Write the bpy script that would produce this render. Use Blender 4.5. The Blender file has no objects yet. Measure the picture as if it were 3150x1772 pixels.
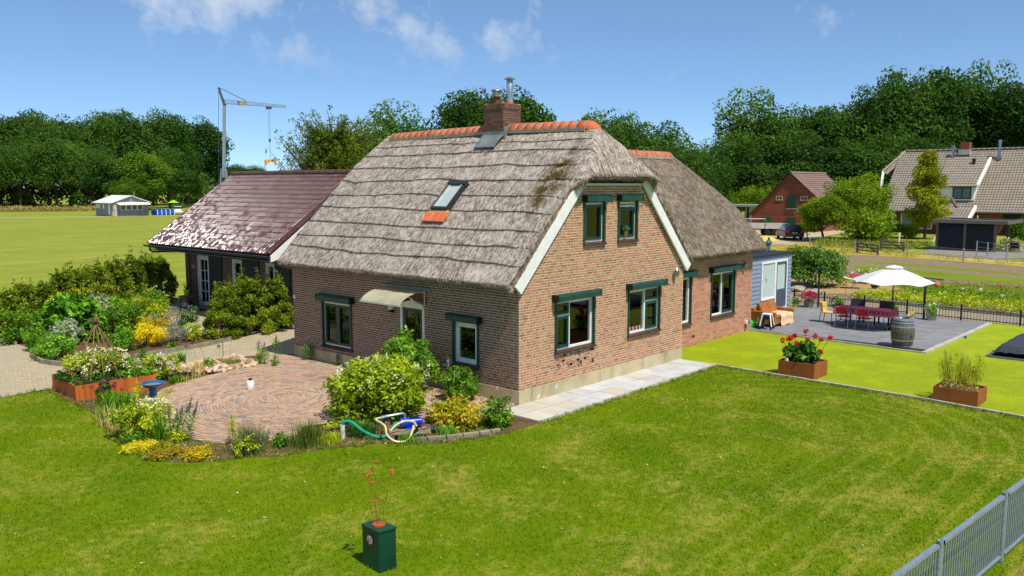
import bpy, math, random
import numpy as np
from mathutils import Vector, Matrix
R = math.radians
random.seed(11)
rng = np.random.default_rng(11)
scene = bpy.context.scene
COL = scene.collection

# ------------------------------------------------------------------ camera
cd = bpy.data.cameras.new('camera')
cam = bpy.data.objects.new('camera', cd)
COL.objects.link(cam)
cam.location = (-15.059, -13.167, 5.2107)
cam.rotation_euler = (R(90 - 6.79), 0, R(-48.36))
cd.sensor_width = 36.0
cd.lens = 30.31
cd.clip_start = 0.1
cd.clip_end = 6000
scene.camera = cam

# ------------------------------------------------------------------ sky and sun
SUN = Vector((0.125, 0.585, -1.0)).normalized()          # direction the light travels
ELEV = math.asin(-SUN.z)
AZ = math.atan2(-SUN.x, -SUN.y)
world = bpy.data.worlds.new('World')
scene.world = world
world.use_nodes = True
wn, wl = world.node_tree.nodes, world.node_tree.links
for n in list(wn):
    wn.remove(n)
wo = wn.new('ShaderNodeOutputWorld')
bgn = wn.new('ShaderNodeBackground')
sky = wn.new('ShaderNodeTexSky')
sky.sky_type = 'NISHITA'
sky.sun_disc = False
sky.sun_elevation = ELEV
sky.sun_rotation = AZ
sky.altitude = 2000
sky.air_density = 0.6
sky.dust_density = 0.0
sky.ozone_density = 4.0
bgn.inputs['Strength'].default_value = 0.15
# thin fair-weather clouds: a noise layer on a flat cloud deck, seen by direction
tc = wn.new('ShaderNodeTexCoord')
sep = wn.new('ShaderNodeSeparateXYZ')
wl.new(tc.outputs['Generated'], sep.inputs[0])
def wmath(op, a, b=None, c=None):
    n = wn.new('ShaderNodeMath'); n.operation = op
    for i, q in enumerate((a, b, c)):
        if q is None: continue
        if isinstance(q, (int, float)): n.inputs[i].default_value = q
        else: wl.new(q, n.inputs[i])
    return n.outputs[0]
zc = wmath('ADD', wmath('MAXIMUM', sep.outputs['Z'], 0.0), 0.12)
cx = wmath('DIVIDE', sep.outputs['X'], zc)
cy = wmath('DIVIDE', sep.outputs['Y'], zc)
comb = wn.new('ShaderNodeCombineXYZ')
wl.new(cx, comb.inputs[0]); wl.new(cy, comb.inputs[1])
nz = wn.new('ShaderNodeTexNoise')
nz.inputs['Scale'].default_value = 19.0
nz.inputs['Detail'].default_value = 7.0
nz.inputs['Roughness'].default_value = 0.6
wl.new(tc.outputs['Generated'], nz.inputs['Vector'])
nb = wn.new('ShaderNodeTexNoise')
nb.inputs['Scale'].default_value = 4.0
nb.inputs['Detail'].default_value = 2.0
mp = wn.new('ShaderNodeMapping'); mp.inputs['Location'].default_value = (1.35, 0.4, 0.0)
wl.new(tc.outputs['Generated'], mp.inputs['Vector']); wl.new(mp.outputs[0], nb.inputs['Vector'])
bias = wmath('MULTIPLY', wmath('SUBTRACT', sep.outputs['Y'], sep.outputs['X']), 0.20)
dens = wmath('ADD', wmath('ADD', nz.outputs['Fac'], bias), wmath('MULTIPLY', wmath('SUBTRACT', nb.outputs['Fac'], 0.5), 0.85))
ramp = wn.new('ShaderNodeValToRGB')
ramp.color_ramp.elements[0].position = 0.585; ramp.color_ramp.elements[0].color = (0, 0, 0, 1)
ramp.color_ramp.elements[1].position = 0.86; ramp.color_ramp.elements[1].color = (0.62, 0.62, 0.62, 1)
wl.new(dens, ramp.inputs[0])
fade = wn.new('ShaderNodeMapRange')
fade.inputs['From Min'].default_value = 0.11; fade.inputs['From Max'].default_value = 0.165
wl.new(sep.outputs['Z'], fade.inputs['Value'])
cfac = wmath('MULTIPLY', ramp.outputs[0], fade.outputs[0])
mixc = wn.new('ShaderNodeMixRGB')
mixc.inputs['Color2'].default_value = (4.9, 5.1, 5.3, 1)
gm = wn.new('ShaderNodeGamma'); gm.inputs[1].default_value = 0.7; wl.new(sky.outputs[0], gm.inputs[0])
tint = wn.new('ShaderNodeMixRGB'); tint.blend_type = 'MULTIPLY'; tint.inputs[0].default_value = 1.0; tint.inputs[2].default_value = (1.06, 1.30, 1.46, 1)
wl.new(gm.outputs[0], tint.inputs[1])
wl.new(cfac, mixc.inputs['Fac']); wl.new(tint.outputs[0], mixc.inputs['Color1'])
wl.new(mixc.outputs[0], bgn.inputs['Color']); wl.new(bgn.outputs[0], wo.inputs[0])

sd = bpy.data.lights.new('sun', 'SUN')
sd.energy = 4.6
sd.angle = R(0.53)
sd.color = (1.0, 0.955, 0.88)
sun = bpy.data.objects.new('sun', sd)
COL.objects.link(sun)
sun.rotation_euler = SUN.to_track_quat('-Z', 'Y').to_euler()

vs = scene.view_settings
vs.view_transform = 'Standard'; vs.look = 'None'; vs.gamma = 1.0; vs.use_curve_mapping = False
vs.exposure = 0.22
scene.render.engine = 'CYCLES'
scene.cycles.max_bounces = 6
scene.cycles.transparent_max_bounces = 8

# ------------------------------------------------------------------ helpers
ORG = {}
def link(o):
    COL.objects.link(o); return o
def thing(name, label, cat, loc=(0, 0, 0), group=None):
    o = bpy.data.objects.new(name, None); o.empty_display_size = 0.2
    link(o); o.location = loc; ORG[o.name] = Vector(loc)
    o['label'] = label; o['category'] = cat
    if group: o['group'] = group
    return o
def tag(o, label, cat, group=None):
    o['label'] = label; o['category'] = cat
    if group: o['group'] = group
    return o
def attach(o, parent):
    link(o)
    if parent is not None:
        o.parent = parent; ORG[o.name] = ORG[parent.name]
    return o
def np_mesh(name, V, F, tone=None, smooth=False):
    V = np.asarray(V, dtype=np.float32); F = np.asarray(F, dtype=np.int32)
    k = F.shape[1]; me = bpy.data.meshes.new(name)
    me.vertices.add(len(V)); me.vertices.foreach_set('co', V.ravel())
    me.loops.add(F.size); me.loops.foreach_set('vertex_index', F.ravel())
    me.polygons.add(len(F))
    me.polygons.foreach_set('loop_start', np.arange(0, F.size, k, dtype=np.int32))
    me.polygons.foreach_set('loop_total', np.full(len(F), k, dtype=np.int32))
    if smooth: me.polygons.foreach_set('use_smooth', np.ones(len(F), dtype=bool))
    if tone is not None:
        a = me.attributes.new('tone', 'FLOAT', 'FACE')
        a.data.foreach_set('value', np.asarray(tone, dtype=np.float32))
    me.update(calc_edges=True)
    return me
def np_obj(name, V, F, mat, parent=None, loc=None, tone=None, smooth=False, kind=None):
    """V in world metres; parent's base (or loc) becomes the origin."""
    o0 = ORG[parent.name] if parent is not None else Vector(loc if loc is not None else (0, 0, 0))
    me = np_mesh(name, np.asarray(V) - np.array(o0), F, tone, smooth)
    me.materials.append(mat)
    o = bpy.data.objects.new(name, me)
    attach(o, parent)
    if parent is None:
        o.location = o0; ORG[o.name] = o0.copy()
    if kind: o['kind'] = kind
    return o
class MB:
    def __init__(s): s.v = []; s.f = []; s.t = []
    def add(s, vs, fs, tone=0.5):
        o = len(s.v); s.v += [tuple(v) for v in vs]
        s.f += [tuple(i + o for i in f) for f in fs]; s.t += [tone] * len(fs)
        return s
    def bb(s, x0, x1, y0, y1, z0, z1, tone=0.5):
        return s.add([(x0,y0,z0),(x1,y0,z0),(x1,y1,z0),(x0,y1,z0),(x0,y0,z1),(x1,y0,z1),(x1,y1,z1),(x0,y1,z1)],
                     [(3,2,1,0),(4,5,6,7),(0,1,5,4),(1,2,6,5),(2,3,7,6),(3,0,4,7)], tone)
    def obox(s, c, sx, sy, sz, rz=0.0, M=None, tone=0.5):
        m = M if M is not None else Matrix.Rotation(rz, 3, 'Z')
        c = Vector(c)
        vs = [c + m @ Vector((a*sx/2, b*sy/2, d*sz/2)) for d in (-1,1) for a,b in ((-1,-1),(1,-1),(1,1),(-1,1))]
        return s.add(vs, [(3,2,1,0),(4,5,6,7),(0,1,5,4),(1,2,6,5),(2,3,7,6),(3,0,4,7)], tone)
    def wb(s, P, u, n, a0, a1, d0, d1, z0, z1, tone=0.5):
        """box on a wall: along u, out along n, up z"""
        P, u, n = Vector(P), Vector(u), Vector(n); w = Vector((0,0,1))
        vs = [P + u*a + n*d + w*z for z in (z0,z1) for a,d in ((a0,d0),(a1,d0),(a1,d1),(a0,d1))]
        fs = [(3,2,1,0),(4,5,6,7),(0,1,5,4),(1,2,6,5),(2,3,7,6),(3,0,4,7)]
        if u.cross(n).z < 0: fs = [tuple(reversed(f)) for f in fs]
        return s.add(vs, fs, tone)
    def bar(s, p, q, w, h=None, tone=0.5, up=(0,0,1)):
        p, q = Vector(p), Vector(q); d = q - p; L = d.length; d.normalize(); h = h or w
        x = d.cross(Vector(up))
        if x.length < 1e-4: x = d.cross(Vector((1,0,0)))
        x.normalize(); y = x.cross(d)
        m = Matrix((x, d, y)).transposed()
        return s.obox((p+q)/2, w, L, h, M=m, tone=tone)
    def tube(s, pts, r, n=6, cap=True, tone=0.5):
        pts = [Vector(p) for p in pts]; k = len(pts)
        rs = r if isinstance(r, (list, tuple)) else [r]*k
        vs = []; fs = []; px = None
        for i, p in enumerate(pts):
            d = (pts[min(i+1,k-1)] - pts[max(i-1,0)])
            if d.length < 1e-6: d = Vector((0,0,1))
            d.normalize()
            if px is None:
                px = d.cross(Vector((0,0,1)) if abs(d.z) < 0.9 else Vector((1,0,0)))
            px = (px - d*px.dot(d))
            if px.length < 1e-5: px = d.cross(Vector((0,1,0)))
            px.normalize(); py = d.cross(px)
            for j in range(n):
                a = 2*math.pi*j/n
                vs.append(p + (px*math.cos(a) + py*math.sin(a))*rs[i])
        for i in range(k-1):
            for j in range(n):
                a, b = i*n+j, i*n+(j+1)%n
                fs.append((a, b, b+n, a+n))
        if cap:
            fs.append(tuple(reversed(range(n)))); fs.append(tuple(range((k-1)*n, k*n)))
        return s.add(vs, fs, tone)
    def lathe(s, c, prof, n=16, tone=0.5, sx=1.0, sy=1.0):
        c = Vector(c); vs = []; fs = []
        for r, z in prof:
            for j in range(n):
                a = 2*math.pi*j/n
                vs.append(c + Vector((r*math.cos(a)*sx, r*math.sin(a)*sy, z)))
        for i in range(len(prof)-1):
            for j in range(n):
                a, b = i*n+j, i*n+(j+1)%n
                fs.append((a, b, b+n, a+n))
        fs.append(tuple(reversed(range(n)))); fs.append(tuple(range((len(prof)-1)*n, len(prof)*n)))
        return s.add(vs, fs, tone)
    def prism(s, poly, ext, tone=0.5):
        poly = [Vector(p) for p in poly]; e = Vector(ext); k = len(poly)
        fs = [tuple(reversed(range(k))), tuple(range(k, 2*k))] + [(i, (i+1)%k, (i+1)%k+k, i+k) for i in range(k)]
        nrm = Vector((0,0,0))
        for i in range(k): nrm += poly[i].cross(poly[(i+1)%k])
        if nrm.dot(e) < 0: fs = [tuple(reversed(f)) for f in fs]
        return s.add(poly + [p+e for p in poly], fs, tone)
    def ball(s, c, r, n=10, m=6, tone=0.5):
        c = Vector(c); r = Vector(r) if not isinstance(r, (int,float)) else Vector((r,r,r))
        vs = [c + Vector((0,0,-r.z))]
        for i in range(1, m):
            t = -math.pi/2 + math.pi*i/m
            for j in range(n):
                a = 2*math.pi*j/n
                vs.append(c + Vector((r.x*math.cos(t)*math.cos(a), r.y*math.cos(t)*math.sin(a), r.z*math.sin(t))))
        vs.append(c + Vector((0,0,r.z)))
        fs = [(0, 1+(j+1)%n, 1+j) for j in range(n)]
        for i in range(m-2):
            for j in range(n):
                a, b = 1+i*n+j, 1+i*n+(j+1)%n
                fs.append((a, b, b+n, a+n))
        t = len(vs)-1
        fs += [(1+(m-2)*n+j, 1+(m-2)*n+(j+1)%n, t) for j in range(n)]
        return s.add(vs, fs, tone)
    def build(s, name, mat, parent=None, loc=None, smooth=False, label=None, kind=None, bevel=0.0, tones=False):
        o0 = ORG[parent.name] if parent is not None else Vector(loc if loc is not None else (0,0,0))
        me = bpy.data.meshes.new(name)
        me.from_pydata([Vector(v)-o0 for v in s.v], [], s.f)
        me.materials.append(mat)
        if tones:
            a = me.attributes.new('tone', 'FLOAT', 'FACE'); a.data.foreach_set('value', s.t)
        if smooth:
            me.polygons.foreach_set('use_smooth', [True]*len(me.polygons))
            try: me.set_sharp_from_angle(angle=R(40))
            except Exception: pass
        me.update()
        o = bpy.data.objects.new(name, me); attach(o, parent)
        if parent is None:
            o.location = o0; ORG[o.name] = o0.copy()
        if bevel > 0:
            md = o.modifiers.new('bevel', 'BEVEL'); md.width = bevel; md.segments = 2; md.limit_method = 'ANGLE'
        if label: o['label'] = label
        if kind: o['kind'] = kind
        return o
def one(mb, name, mat, label, cat, loc, group=None, **k):
    o = mb.build(name, mat, None, loc, **k); return tag(o, label, cat, group)
def struct(mb, name, mat, loc=(0,0,0), **k):
    o = mb.build(name, mat, None, loc, **k); o['kind'] = 'structure'; return o
def copy_tree(o, parent=None):
    c = o.copy(); link(c)
    if parent is not None: c.parent = parent
    for ch in o.children: copy_tree(ch, c)
    return c
def dup(o, loc, rz=0.0, scale=None, label=None, group=None):
    c = copy_tree(o); c.location = loc; c.rotation_euler = (0, 0, rz); ORG[c.name] = Vector(loc)
    if scale is not None: c.scale = scale if not isinstance(scale, (int,float)) else (scale,)*3
    if label: c['label'] = label
    if group: c['group'] = group
    return c
def sheet(name, poly, z, mat, kind='structure'):
    m = MB(); m.add([(x, y, z) for x, y in poly], [tuple(range(len(poly)))])
    a = sum(poly[i][0]*poly[(i+1)%len(poly)][1]-poly[(i+1)%len(poly)][0]*poly[i][1] for i in range(len(poly)))
    if a < 0: m.f = [tuple(reversed(f)) for f in m.f]
    o = m.build(name, mat); o['kind'] = kind
    return o

# ------------------------------------------------------------------ materials
def lin(c):
    f = lambda v: v/12.92 if v <= 0.04045 else ((v+0.055)/1.055)**2.4
    return tuple(f(v/255.0) for v in c)
class NT:
    def __init__(s, name):
        s.m = bpy.data.materials.new(name); s.m.use_nodes = True
        s.n, s.l = s.m.node_tree.nodes, s.m.node_tree.links
        s.b = s.n.get('Principled BSDF'); s.out = s.n.get('Material Output')
    def node(s, t, **k):
        n = s.n.new(t)
        for a, v in k.items(): setattr(n, a, v)
        return n
    def set(s, n, i, v):
        if v is None: return
        if hasattr(v, 'is_linked') or hasattr(v, 'links'): s.l.new(v, n.inputs[i])
        else:
            if isinstance(v, tuple) and len(v) == 3 and n.inputs[i].type == 'RGBA': v = (*v, 1)
            n.inputs[i].default_value = v
    def obj(s): return s.node('ShaderNodeTexCoord').outputs['Object']
    def geo(s): return s.node('ShaderNodeNewGeometry').outputs['Position']
    def mapping(s, vec, scale=(1,1,1), rot=(0,0,0), loc=(0,0,0)):
        m = s.node('ShaderNodeMapping'); s.l.new(vec, m.inputs['Vector'])
        m.inputs['Scale'].default_value = scale; m.inputs['Rotation'].default_value = rot; m.inputs['Location'].default_value = loc
        return m.outputs[0]
    def noise(s, vec, scale, detail=3.0, rough=0.55, dist=0.0):
        n = s.node('ShaderNodeTexNoise'); s.set(n, 'Vector', vec)
        n.inputs['Scale'].default_value = scale; n.inputs['Detail'].default_value = detail
        n.inputs['Roughness'].default_value = rough; n.inputs['Distortion'].default_value = dist
        return n.outputs['Fac']
    def ramp(s, fac, p0, p1, c0=(0,0,0), c1=(1,1,1)):
        r = s.node('ShaderNodeValToRGB'); s.set(r, 0, fac)
        r.color_ramp.elements[0].position = p0; r.color_ramp.elements[1].position = p1
        r.color_ramp.elements[0].color = (*c0, 1); r.color_ramp.elements[1].color = (*c1, 1)
        return r.outputs[0]
    def ramps(s, fac, stops):
        r = s.node('ShaderNodeValToRGB'); s.set(r, 0, fac); e = r.color_ramp.elements
        while len(e) < len(stops): e.new(0.5)
        for i, (p, c) in enumerate(stops): e[i].position = p; e[i].color = (*c, 1)
        return r.outputs[0]
    def mix(s, fac, a, b, mode='MIX'):
        m = s.node('ShaderNodeMixRGB', blend_type=mode); s.set(m, 0, fac); s.set(m, 1, a); s.set(m, 2, b)
        return m.outputs[0]
    def math(s, op, a, b=None):
        m = s.node('ShaderNodeMath', operation=op); s.set(m, 0, a)
        if b is not None: s.set(m, 1, b)
        return m.outputs[0]
    def tone(s):
        a = s.node('ShaderNodeAttribute', attribute_name='tone').outputs['Fac']
        r = s.node('ShaderNodeObjectInfo').outputs['Random']
        return s.math('FRACT', s.math('ADD', a, r))
    def bump(s, h, strength=0.3, dist=0.02):
        b = s.node('ShaderNodeBump'); s.set(b, 'Height', h)
        b.inputs['Strength'].default_value = strength; b.inputs['Distance'].default_value = dist
        s.l.new(b.outputs[0], s.b.inputs['Normal']); return b
    def fin(s, col, rough=0.7, metal=0.0, spec=0.4):
        s.set(s.b, 'Base Color', col); s.set(s.b, 'Roughness', rough); s.set(s.b, 'Metallic', metal)
        s.set(s.b, 'Specular IOR Level', spec)
        return s.m
MATS = {}
def pm(name, c1, c2=None, scale=6.0, rough=0.7, metal=0.0, spec=0.4, bump=0.0, bscale=60.0, detail=4.0, stretch=(1,1,1), p=(0.35,0.65)):
    """plain procedural material: two colours through noise, optional bump; colours are sRGB 0..255"""
    if name in MATS: return MATS[name]
    t = NT(name); v = t.mapping(t.obj(), stretch)
    c1 = lin(c1); c2 = lin(c2) if c2 else tuple(x*0.8 for x in c1)
    f = t.ramp(t.noise(v, scale, detail), *p)
    if bump > 0: t.bump(t.noise(v, bscale, 3.0), bump, 0.01)
    MATS[name] = t.fin(t.mix(f, c1, c2), rough, metal, spec)
    return MATS[name]
def leafmat(name, stops, rough=0.5, trans=0.35, spec=0.35, var=0.16, tint=None):
    if name in MATS: return MATS[name]
    t = NT(name)
    a = t.node('ShaderNodeAttribute', attribute_name='tone').outputs['Fac']
    r = t.node('ShaderNodeObjectInfo').outputs['Random']
    k = t.math('ADD', a, t.math('MULTIPLY', t.math('SUBTRACT', r, 0.5), var))
    n = t.noise(t.geo(), 0.45, 2.0)
    k = t.math('ADD', k, t.math('MULTIPLY', t.math('SUBTRACT', n, 0.5), 0.5))
    col = t.ramps(k, [(p, lin(c)) for p, c in stops])
    t.fin(col, rough, 0, spec)
    tr = t.node('ShaderNodeBsdfTranslucent'); t.l.new(t.mix(1.0, col, (1.0, 1.0, 0.45), 'MULTIPLY'), tr.inputs[0])
    mx = t.node('ShaderNodeMixShader'); mx.inputs[0].default_value = trans
    t.l.new(t.b.outputs[0], mx.inputs[1]); t.l.new(tr.outputs[0], mx.inputs[2]); t.l.new(mx.outputs[0], t.out.inputs[0])
    MATS[name] = t.m; return t.m
# ------------------------------------------------------------------ ground materials
def grass_mat(name, dark, mid, light, dry, dryamt, mow=False, fine=90.0, field=False):
    t = NT(name); p = t.geo()
    flat = t.mapping(p, (1, 1, 0.15))
    big = t.noise(flat, 0.16 if field else 0.33, 3.0)
    med = t.noise(flat, 1.1, 4.0, 0.6)
    sm = t.noise(flat, 9.0, 3.0, 0.65)
    fn = t.noise(flat, fine, 2.0, 0.7)
    c = t.mix(t.ramp(med, 0.2, 0.8), lin(dark), lin(mid))
    c = t.mix(t.math('MULTIPLY', t.ramp(big, 0.30, 0.75), 0.55), c, lin(light))
    c = t.mix(t.math('MULTIPLY', t.ramp(sm, 0.42, 0.75), 0.5), c, lin(light))
    d1 = t.noise(t.mapping(flat, (1,1,1), (0,0,0), (7.3, 2.1, 0)), 0.55, 4.0, 0.62)
    d2 = t.noise(t.mapping(flat, (1,1,1), (0,0,0), (1.3, 9.1, 0)), 5.0, 4.0, 0.7)
    dm = t.ramp(t.math('ADD', t.math('MULTIPLY', d1, 0.55), t.math('MULTIPLY', d2, 0.45)), 0.50, 0.68)
    if mow:
        sx = t.node('ShaderNodeSeparateXYZ'); t.l.new(p, sx.inputs[0])
        a = t.math('MAXIMUM', t.math('SUBTRACT', sx.outputs[0], 3.2), 0.0)
        b = t.math('ADD', sx.outputs[1], 5.9)
        rr = t.math('SQRT', t.math('ADD', t.math('MULTIPLY', a, a), t.math('MULTIPLY', b, b)))
        rr = t.math('ADD', rr, t.math('MULTIPLY', med, 0.35))
        w = t.math('SINE', t.math('MULTIPLY', rr, 11.5))
        msk = t.ramp(t.math('ADD', t.math('MULTIPLY', sx.outputs[1], -1.0), t.math('MULTIPLY', a, 2.2)), 5.2, 8.0)
        # ramps clamp at 1, so rescale the field first
        mr = t.node('ShaderNodeMapRange'); t.l.new(t.math('ADD', t.math('MULTIPLY', sx.outputs[1], -1.0), t.math('MULTIPLY', a, 1.6)), mr.inputs[0])
        mr.inputs[1].default_value = 5.6; mr.inputs[2].default_value = 8.2
        st = t.math('MULTIPLY', t.math('MULTIPLY', t.ramp(w, 0.45, 1.0), mr.outputs[0]), t.ramp(sm, 0.3, 0.6))
        c = t.mix(t.math('MULTIPLY', st, 0.36), c, lin(dry))
    if field:
        wv = t.noise(t.mapping(flat, (0.05, 0.5, 1), (0, 0, R(20))), 1.0, 3.0)
        c = t.mix(t.math('MULTIPLY', t.ramp(wv, 0.5, 0.72), 0.38), c, lin(dry))
    c = t.mix(t.math('MULTIPLY', dm, dryamt), c, lin(dry))
    c = t.mix(t.ramp(fn, 0.25, 0.78), t.mix(1.0, c, (0.52, 0.55, 0.45), 'MULTIPLY'), t.mix(1.0, c, (1.35, 1.3, 1.3), 'MULTIPLY'))
    t.bump(t.math('ADD', fn, t.math('MULTIPLY', sm, 0.6)), 0.65, 0.03)
    return t.fin(c, 0.9, 0, 0.08)
M_field = grass_mat('field_grass', (112,128,36), (128,140,44), (150,156,58), (184,174,98), 0.5, field=True, fine=14.0)
M_lawn = grass_mat('lawn_grass', (68,108,0), (100,130,4), (134,150,14), (186,172,80), 0.7, mow=True)
def turf_mat():
    t = NT('artificial_turf'); p = t.geo()
    c = t.mix(t.ramp(t.noise(p, 120.0, 2.0), 0.3, 0.7), lin((122,138,0)), lin((156,168,3)))
    c = t.mix(t.math('MULTIPLY', t.ramp(t.noise(p, 0.9, 3.0), 0.45, 0.7), 0.4), c, lin((172,192,10)))
    c = t.mix(t.ramp(t.noise(p, 46.0, 3.0), 0.72, 0.80), c, lin((220,222,110)))
    t.bump(t.noise(p, 150.0, 2.0), 0.5, 0.02)
    return t.fin(c, 0.75, 0, 0.25)
M_turf = turf_mat()
def soil_mat(name, c1, c2, c3):
    t = NT(name); p = t.geo()
    c = t.mix(t.ramp(t.noise(p, 3.0, 5.0), 0.35, 0.65), lin(c1), lin(c2))
    c = t.mix(t.ramp(t.noise(p, 22.0, 4.0), 0.55, 0.75), c, lin(c3))
    t.bump(t.noise(p, 18.0, 5.0, 0.7), 0.9, 0.05)
    return t.fin(c, 0.9, 0, 0.15)
M_soil = soil_mat('garden_soil', (112,88,62), (86,66,46), (156,130,92))
M_soilfar = soil_mat('tilled_soil', (142,124,98), (124,106,82), (150,146,92))
M_sand = soil_mat('sand_soil', (176,146,98), (160,130,84), (196,168,118))
def paver_mat(name, c1, c2, joint, w, h, rot=0.0, weeds=(128,124,60), wamt=0.5):
    t = NT(name); p = t.mapping(t.geo(), (1,1,1), (0,0,rot))
    b = t.node('ShaderNodeTexBrick'); t.l.new(p, b.inputs['Vector'])
    b.inputs['Color1'].default_value = (*lin(c1), 1); b.inputs['Color2'].default_value = (*lin(c2), 1)
    b.inputs['Mortar'].default_value = (*lin(joint), 1); b.inputs['Scale'].default_value = 1.0
    b.inputs['Mortar Size'].default_value = 0.008; b.inputs['Brick Width'].default_value = w; b.inputs['Row Height'].default_value = h
    c = b.outputs['Color']
    c = t.mix(t.math('MULTIPLY', t.ramp(t.noise(p, 0.8, 5.0), 0.42, 0.66), 0.6), c, lin(c2))
    c = t.mix(t.math('MULTIPLY', t.ramp(t.noise(p, 2.2, 6.0, 0.7), 0.6, 0.7), wamt), c, lin(weeds))
    c = t.mix(t.ramp(t.noise(p, 40.0, 3.0), 0.3, 0.7), t.mix(1.0, c, (0.82,0.82,0.82), 'MULTIPLY'), c)
    t.bump(b.outputs['Fac'], -0.4, 0.01)
    return t.fin(c, 0.85, 0, 0.25)
M_drive = paver_mat('driveway_pavers', (188,172,142), (170,156,130), (150,136,108), 0.21, 0.105, 0.3)
M_strip = paver_mat('grey_brick_paving', (158,144,124), (138,126,110), (150,138,84), 0.2, 0.1, 0.0, (150,142,70), 0.7)
M_yard = paver_mat('yard_paving', (150,142,132), (134,128,120), (120,118,90), 0.3, 0.3, 0.2, (140,140,70), 0.5)
M_dirt = soil_mat('dirt_road', (186,172,142), (170,154,124), (202,190,160))
M_conc = pm('kerb_concrete', (188,182,170), (160,154,142), 3.0, 0.85, bump=0.25, bscale=40)
M_kerbd = pm('weathered_kerb', (150,142,116), (116,112,92), 4.0, 0.9, bump=0.3, bscale=30)

# ------------------------------------------------------------------ ground sheets
sheet('ground', [(-900,-900),(1600,-900),(1600,1800),(-900,1800)], -0.03, M_field)
sheet('lawn', [(-60,-60),(6.4,-60),(6.4,-13),(7.12,-5.24),(7.28,-1.26),(-0.75,-1.3),(-1.9,-1.28),(-2.6,-1.1),(-3.4,-0.75),(-4.1,0.1),(-5.1,0.68),(-5.9,0.9),(-6.5,1.4),(-7.25,1.8),(-7.75,2.5),(-7.75,3.6),(-7.5,5.1),(-7.0,7.0),(-6.95,8.2),(-6.85,10.1),(-7.9,10.18),(-13,10.7),(-60,12)], 0.0, M_lawn)
sheet('driveway', [(-60,12),(-13,10.7),(-7.9,10.18),(-6.6,10.25),(-4.6,10.2),(-2.7,10.6),(-1.7,10.6),(-0.4,9.9),(0.5,9.3),(3.8,9.3),(3.8,24),(2.6,24.2),(1.2,22.2),(0.4,19.0),(0.6,16.0),(0.2,13.1),(-1.1,12.65),(-3.0,12.5),(-4.6,12.6),(-5.35,12.88),(-5.6,13.7),(-5.45,15.0),(-4.95,16.6),(-4.9,18.2),(-13,19.4),(-60,24)], -0.004, M_drive)
sheet('flower_bed', [(-5.33,12.9),(-4.6,12.62),(-3.0,12.52),(-1.1,12.67),(0.2,13.1),(0.6,16.0),(0.4,19.0),(1.2,22.2),(2.6,24.2),(0,25),(-7,20),(-4.9,18.2),(-4.95,16.6),(-5.43,15.0),(-5.58,13.7)], 0.004, M_soil)
sheet('patio_bed', [(-7.75,2.5),(-7.25,1.8),(-6.5,1.4),(-5.9,0.9),(-5.1,0.68),(-4.1,0.1),(-3.4,-0.75),(-2.6,-1.1),(-1.9,-1.28),(-0.75,-1.3),(-0.75,0.0),(0.0,0.0),(0.0,9.15),(-0.4,9.9),(-1.7,10.6),(-2.7,10.6),(-4.6,10.2),(-6.85,10.1),(-6.95,8.2),(-7.0,7.0),(-7.5,5.1),(-7.75,3.6)], 0.004, M_soil)
sheet('turf', [(7.3,-1.1),(7.2,-2.76),(7.13,-5.24),(7.02,-7.2),(6.75,-9.3),(6.2,-16),(21.0,-18),(21.3,-5.2),(13.2,-5.2),(13.64,1.2),(7.3,1.2)], 0.006, M_turf)
sheet('paved_strip', [(21.3,-18),(24.2,-18),(24.15,-5.8),(24.5,-2.7),(24.65,0.9),(24.8,5),(20.2,5),(20.9,2.4),(21.0,-5.2),(21.3,-5.3)], -0.008, M_strip)
sheet('kitchen_garden', [(24.4,-14),(49,-14),(49.5,-1),(51,5),(52,10),(50,14),(40,10),(31,8),(24.6,6)], -0.012, M_soilfar)
sheet('sandy_patch', [(25.2,3.6),(28.2,1.2),(31.5,1.0),(33,4.2),(31,7.5),(27,8),(25.2,6)], -0.008, M_sand)
M_strg = grass_mat('weedy_strip_grass', (86,116,22), (108,132,26), (140,146,40), (170,152,80), 0.4, fine=20.0)
M_hay = grass_mat('dry_verge_grass', (150,142,52), (176,158,66), (190,168,76), (204,182,96), 0.5, fine=16.0)
for i, (a, b) in enumerate((((28.4,-16),(34.8,-3.7,)), ((36.0,-16),(40.0,-3)), ((42.6,-16),(43.4,-3)))):
    pass
sheet('weed_strip', [(28.1,-14),(34.4,-14),(34.9,-3.7),(34.7,-1.4),(35.1,1.2),(33,3.5),(30.6,0.8),(29.3,-0.3),(28.1,-1.8),(28.1,-5)], -0.006, M_strg)
sheet('weed_strip', [(36.6,-14),(39.8,-14),(40.0,-2.7),(41.1,1.8),(41.6,4.0),(42.4,7.4),(38.6,6.4),(37.6,2.4),(37.0,-0.8)], -0.006, M_strg)
sheet('weed_strip', [(42.4,-14),(43.6,-14),(43.6,-0.8),(45.4,3.4),(46.2,8),(45.2,8.2),(44.2,4.4),(43.0,1.0),(42.4,-2.4)], -0.006, M_strg)
sheet('dry_verge', [(46.8,-14),(52,-14),(52,-0.6),(54.4,6.8),(56,12),(62,18),(56,21),(51,17),(50.2,12),(51.0,9),(50.2,4),(48.4,-1)], -0.005, M_hay)
sheet('dirt_road', [(50.6,-14),(52.6,-14),(51.9,-0.6),(53.0,3.2),(54.2,6.8),(53.6,7.4),(52.4,5),(51.2,1.2),(50.7,-2)], -0.002, M_dirt)
sheet('yard', [(53.2,2.0),(60,-2),(66,-2),(66,9),(60.4,8.2),(55.2,7.4)], -0.003, M_yard)
sheet('farmyard', [(55,19.5),(60,18.6),(66,19.5),(74,22),(90,24),(90,40),(70,34),(58,27)], -0.003, M_dirt)
sheet('dirt_road', [(20,146),(51,132.6),(58,129.3),(75,121),(75,123.5),(58.5,131.4),(51.3,135),(20,149)], -0.01, M_dirt)
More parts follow.
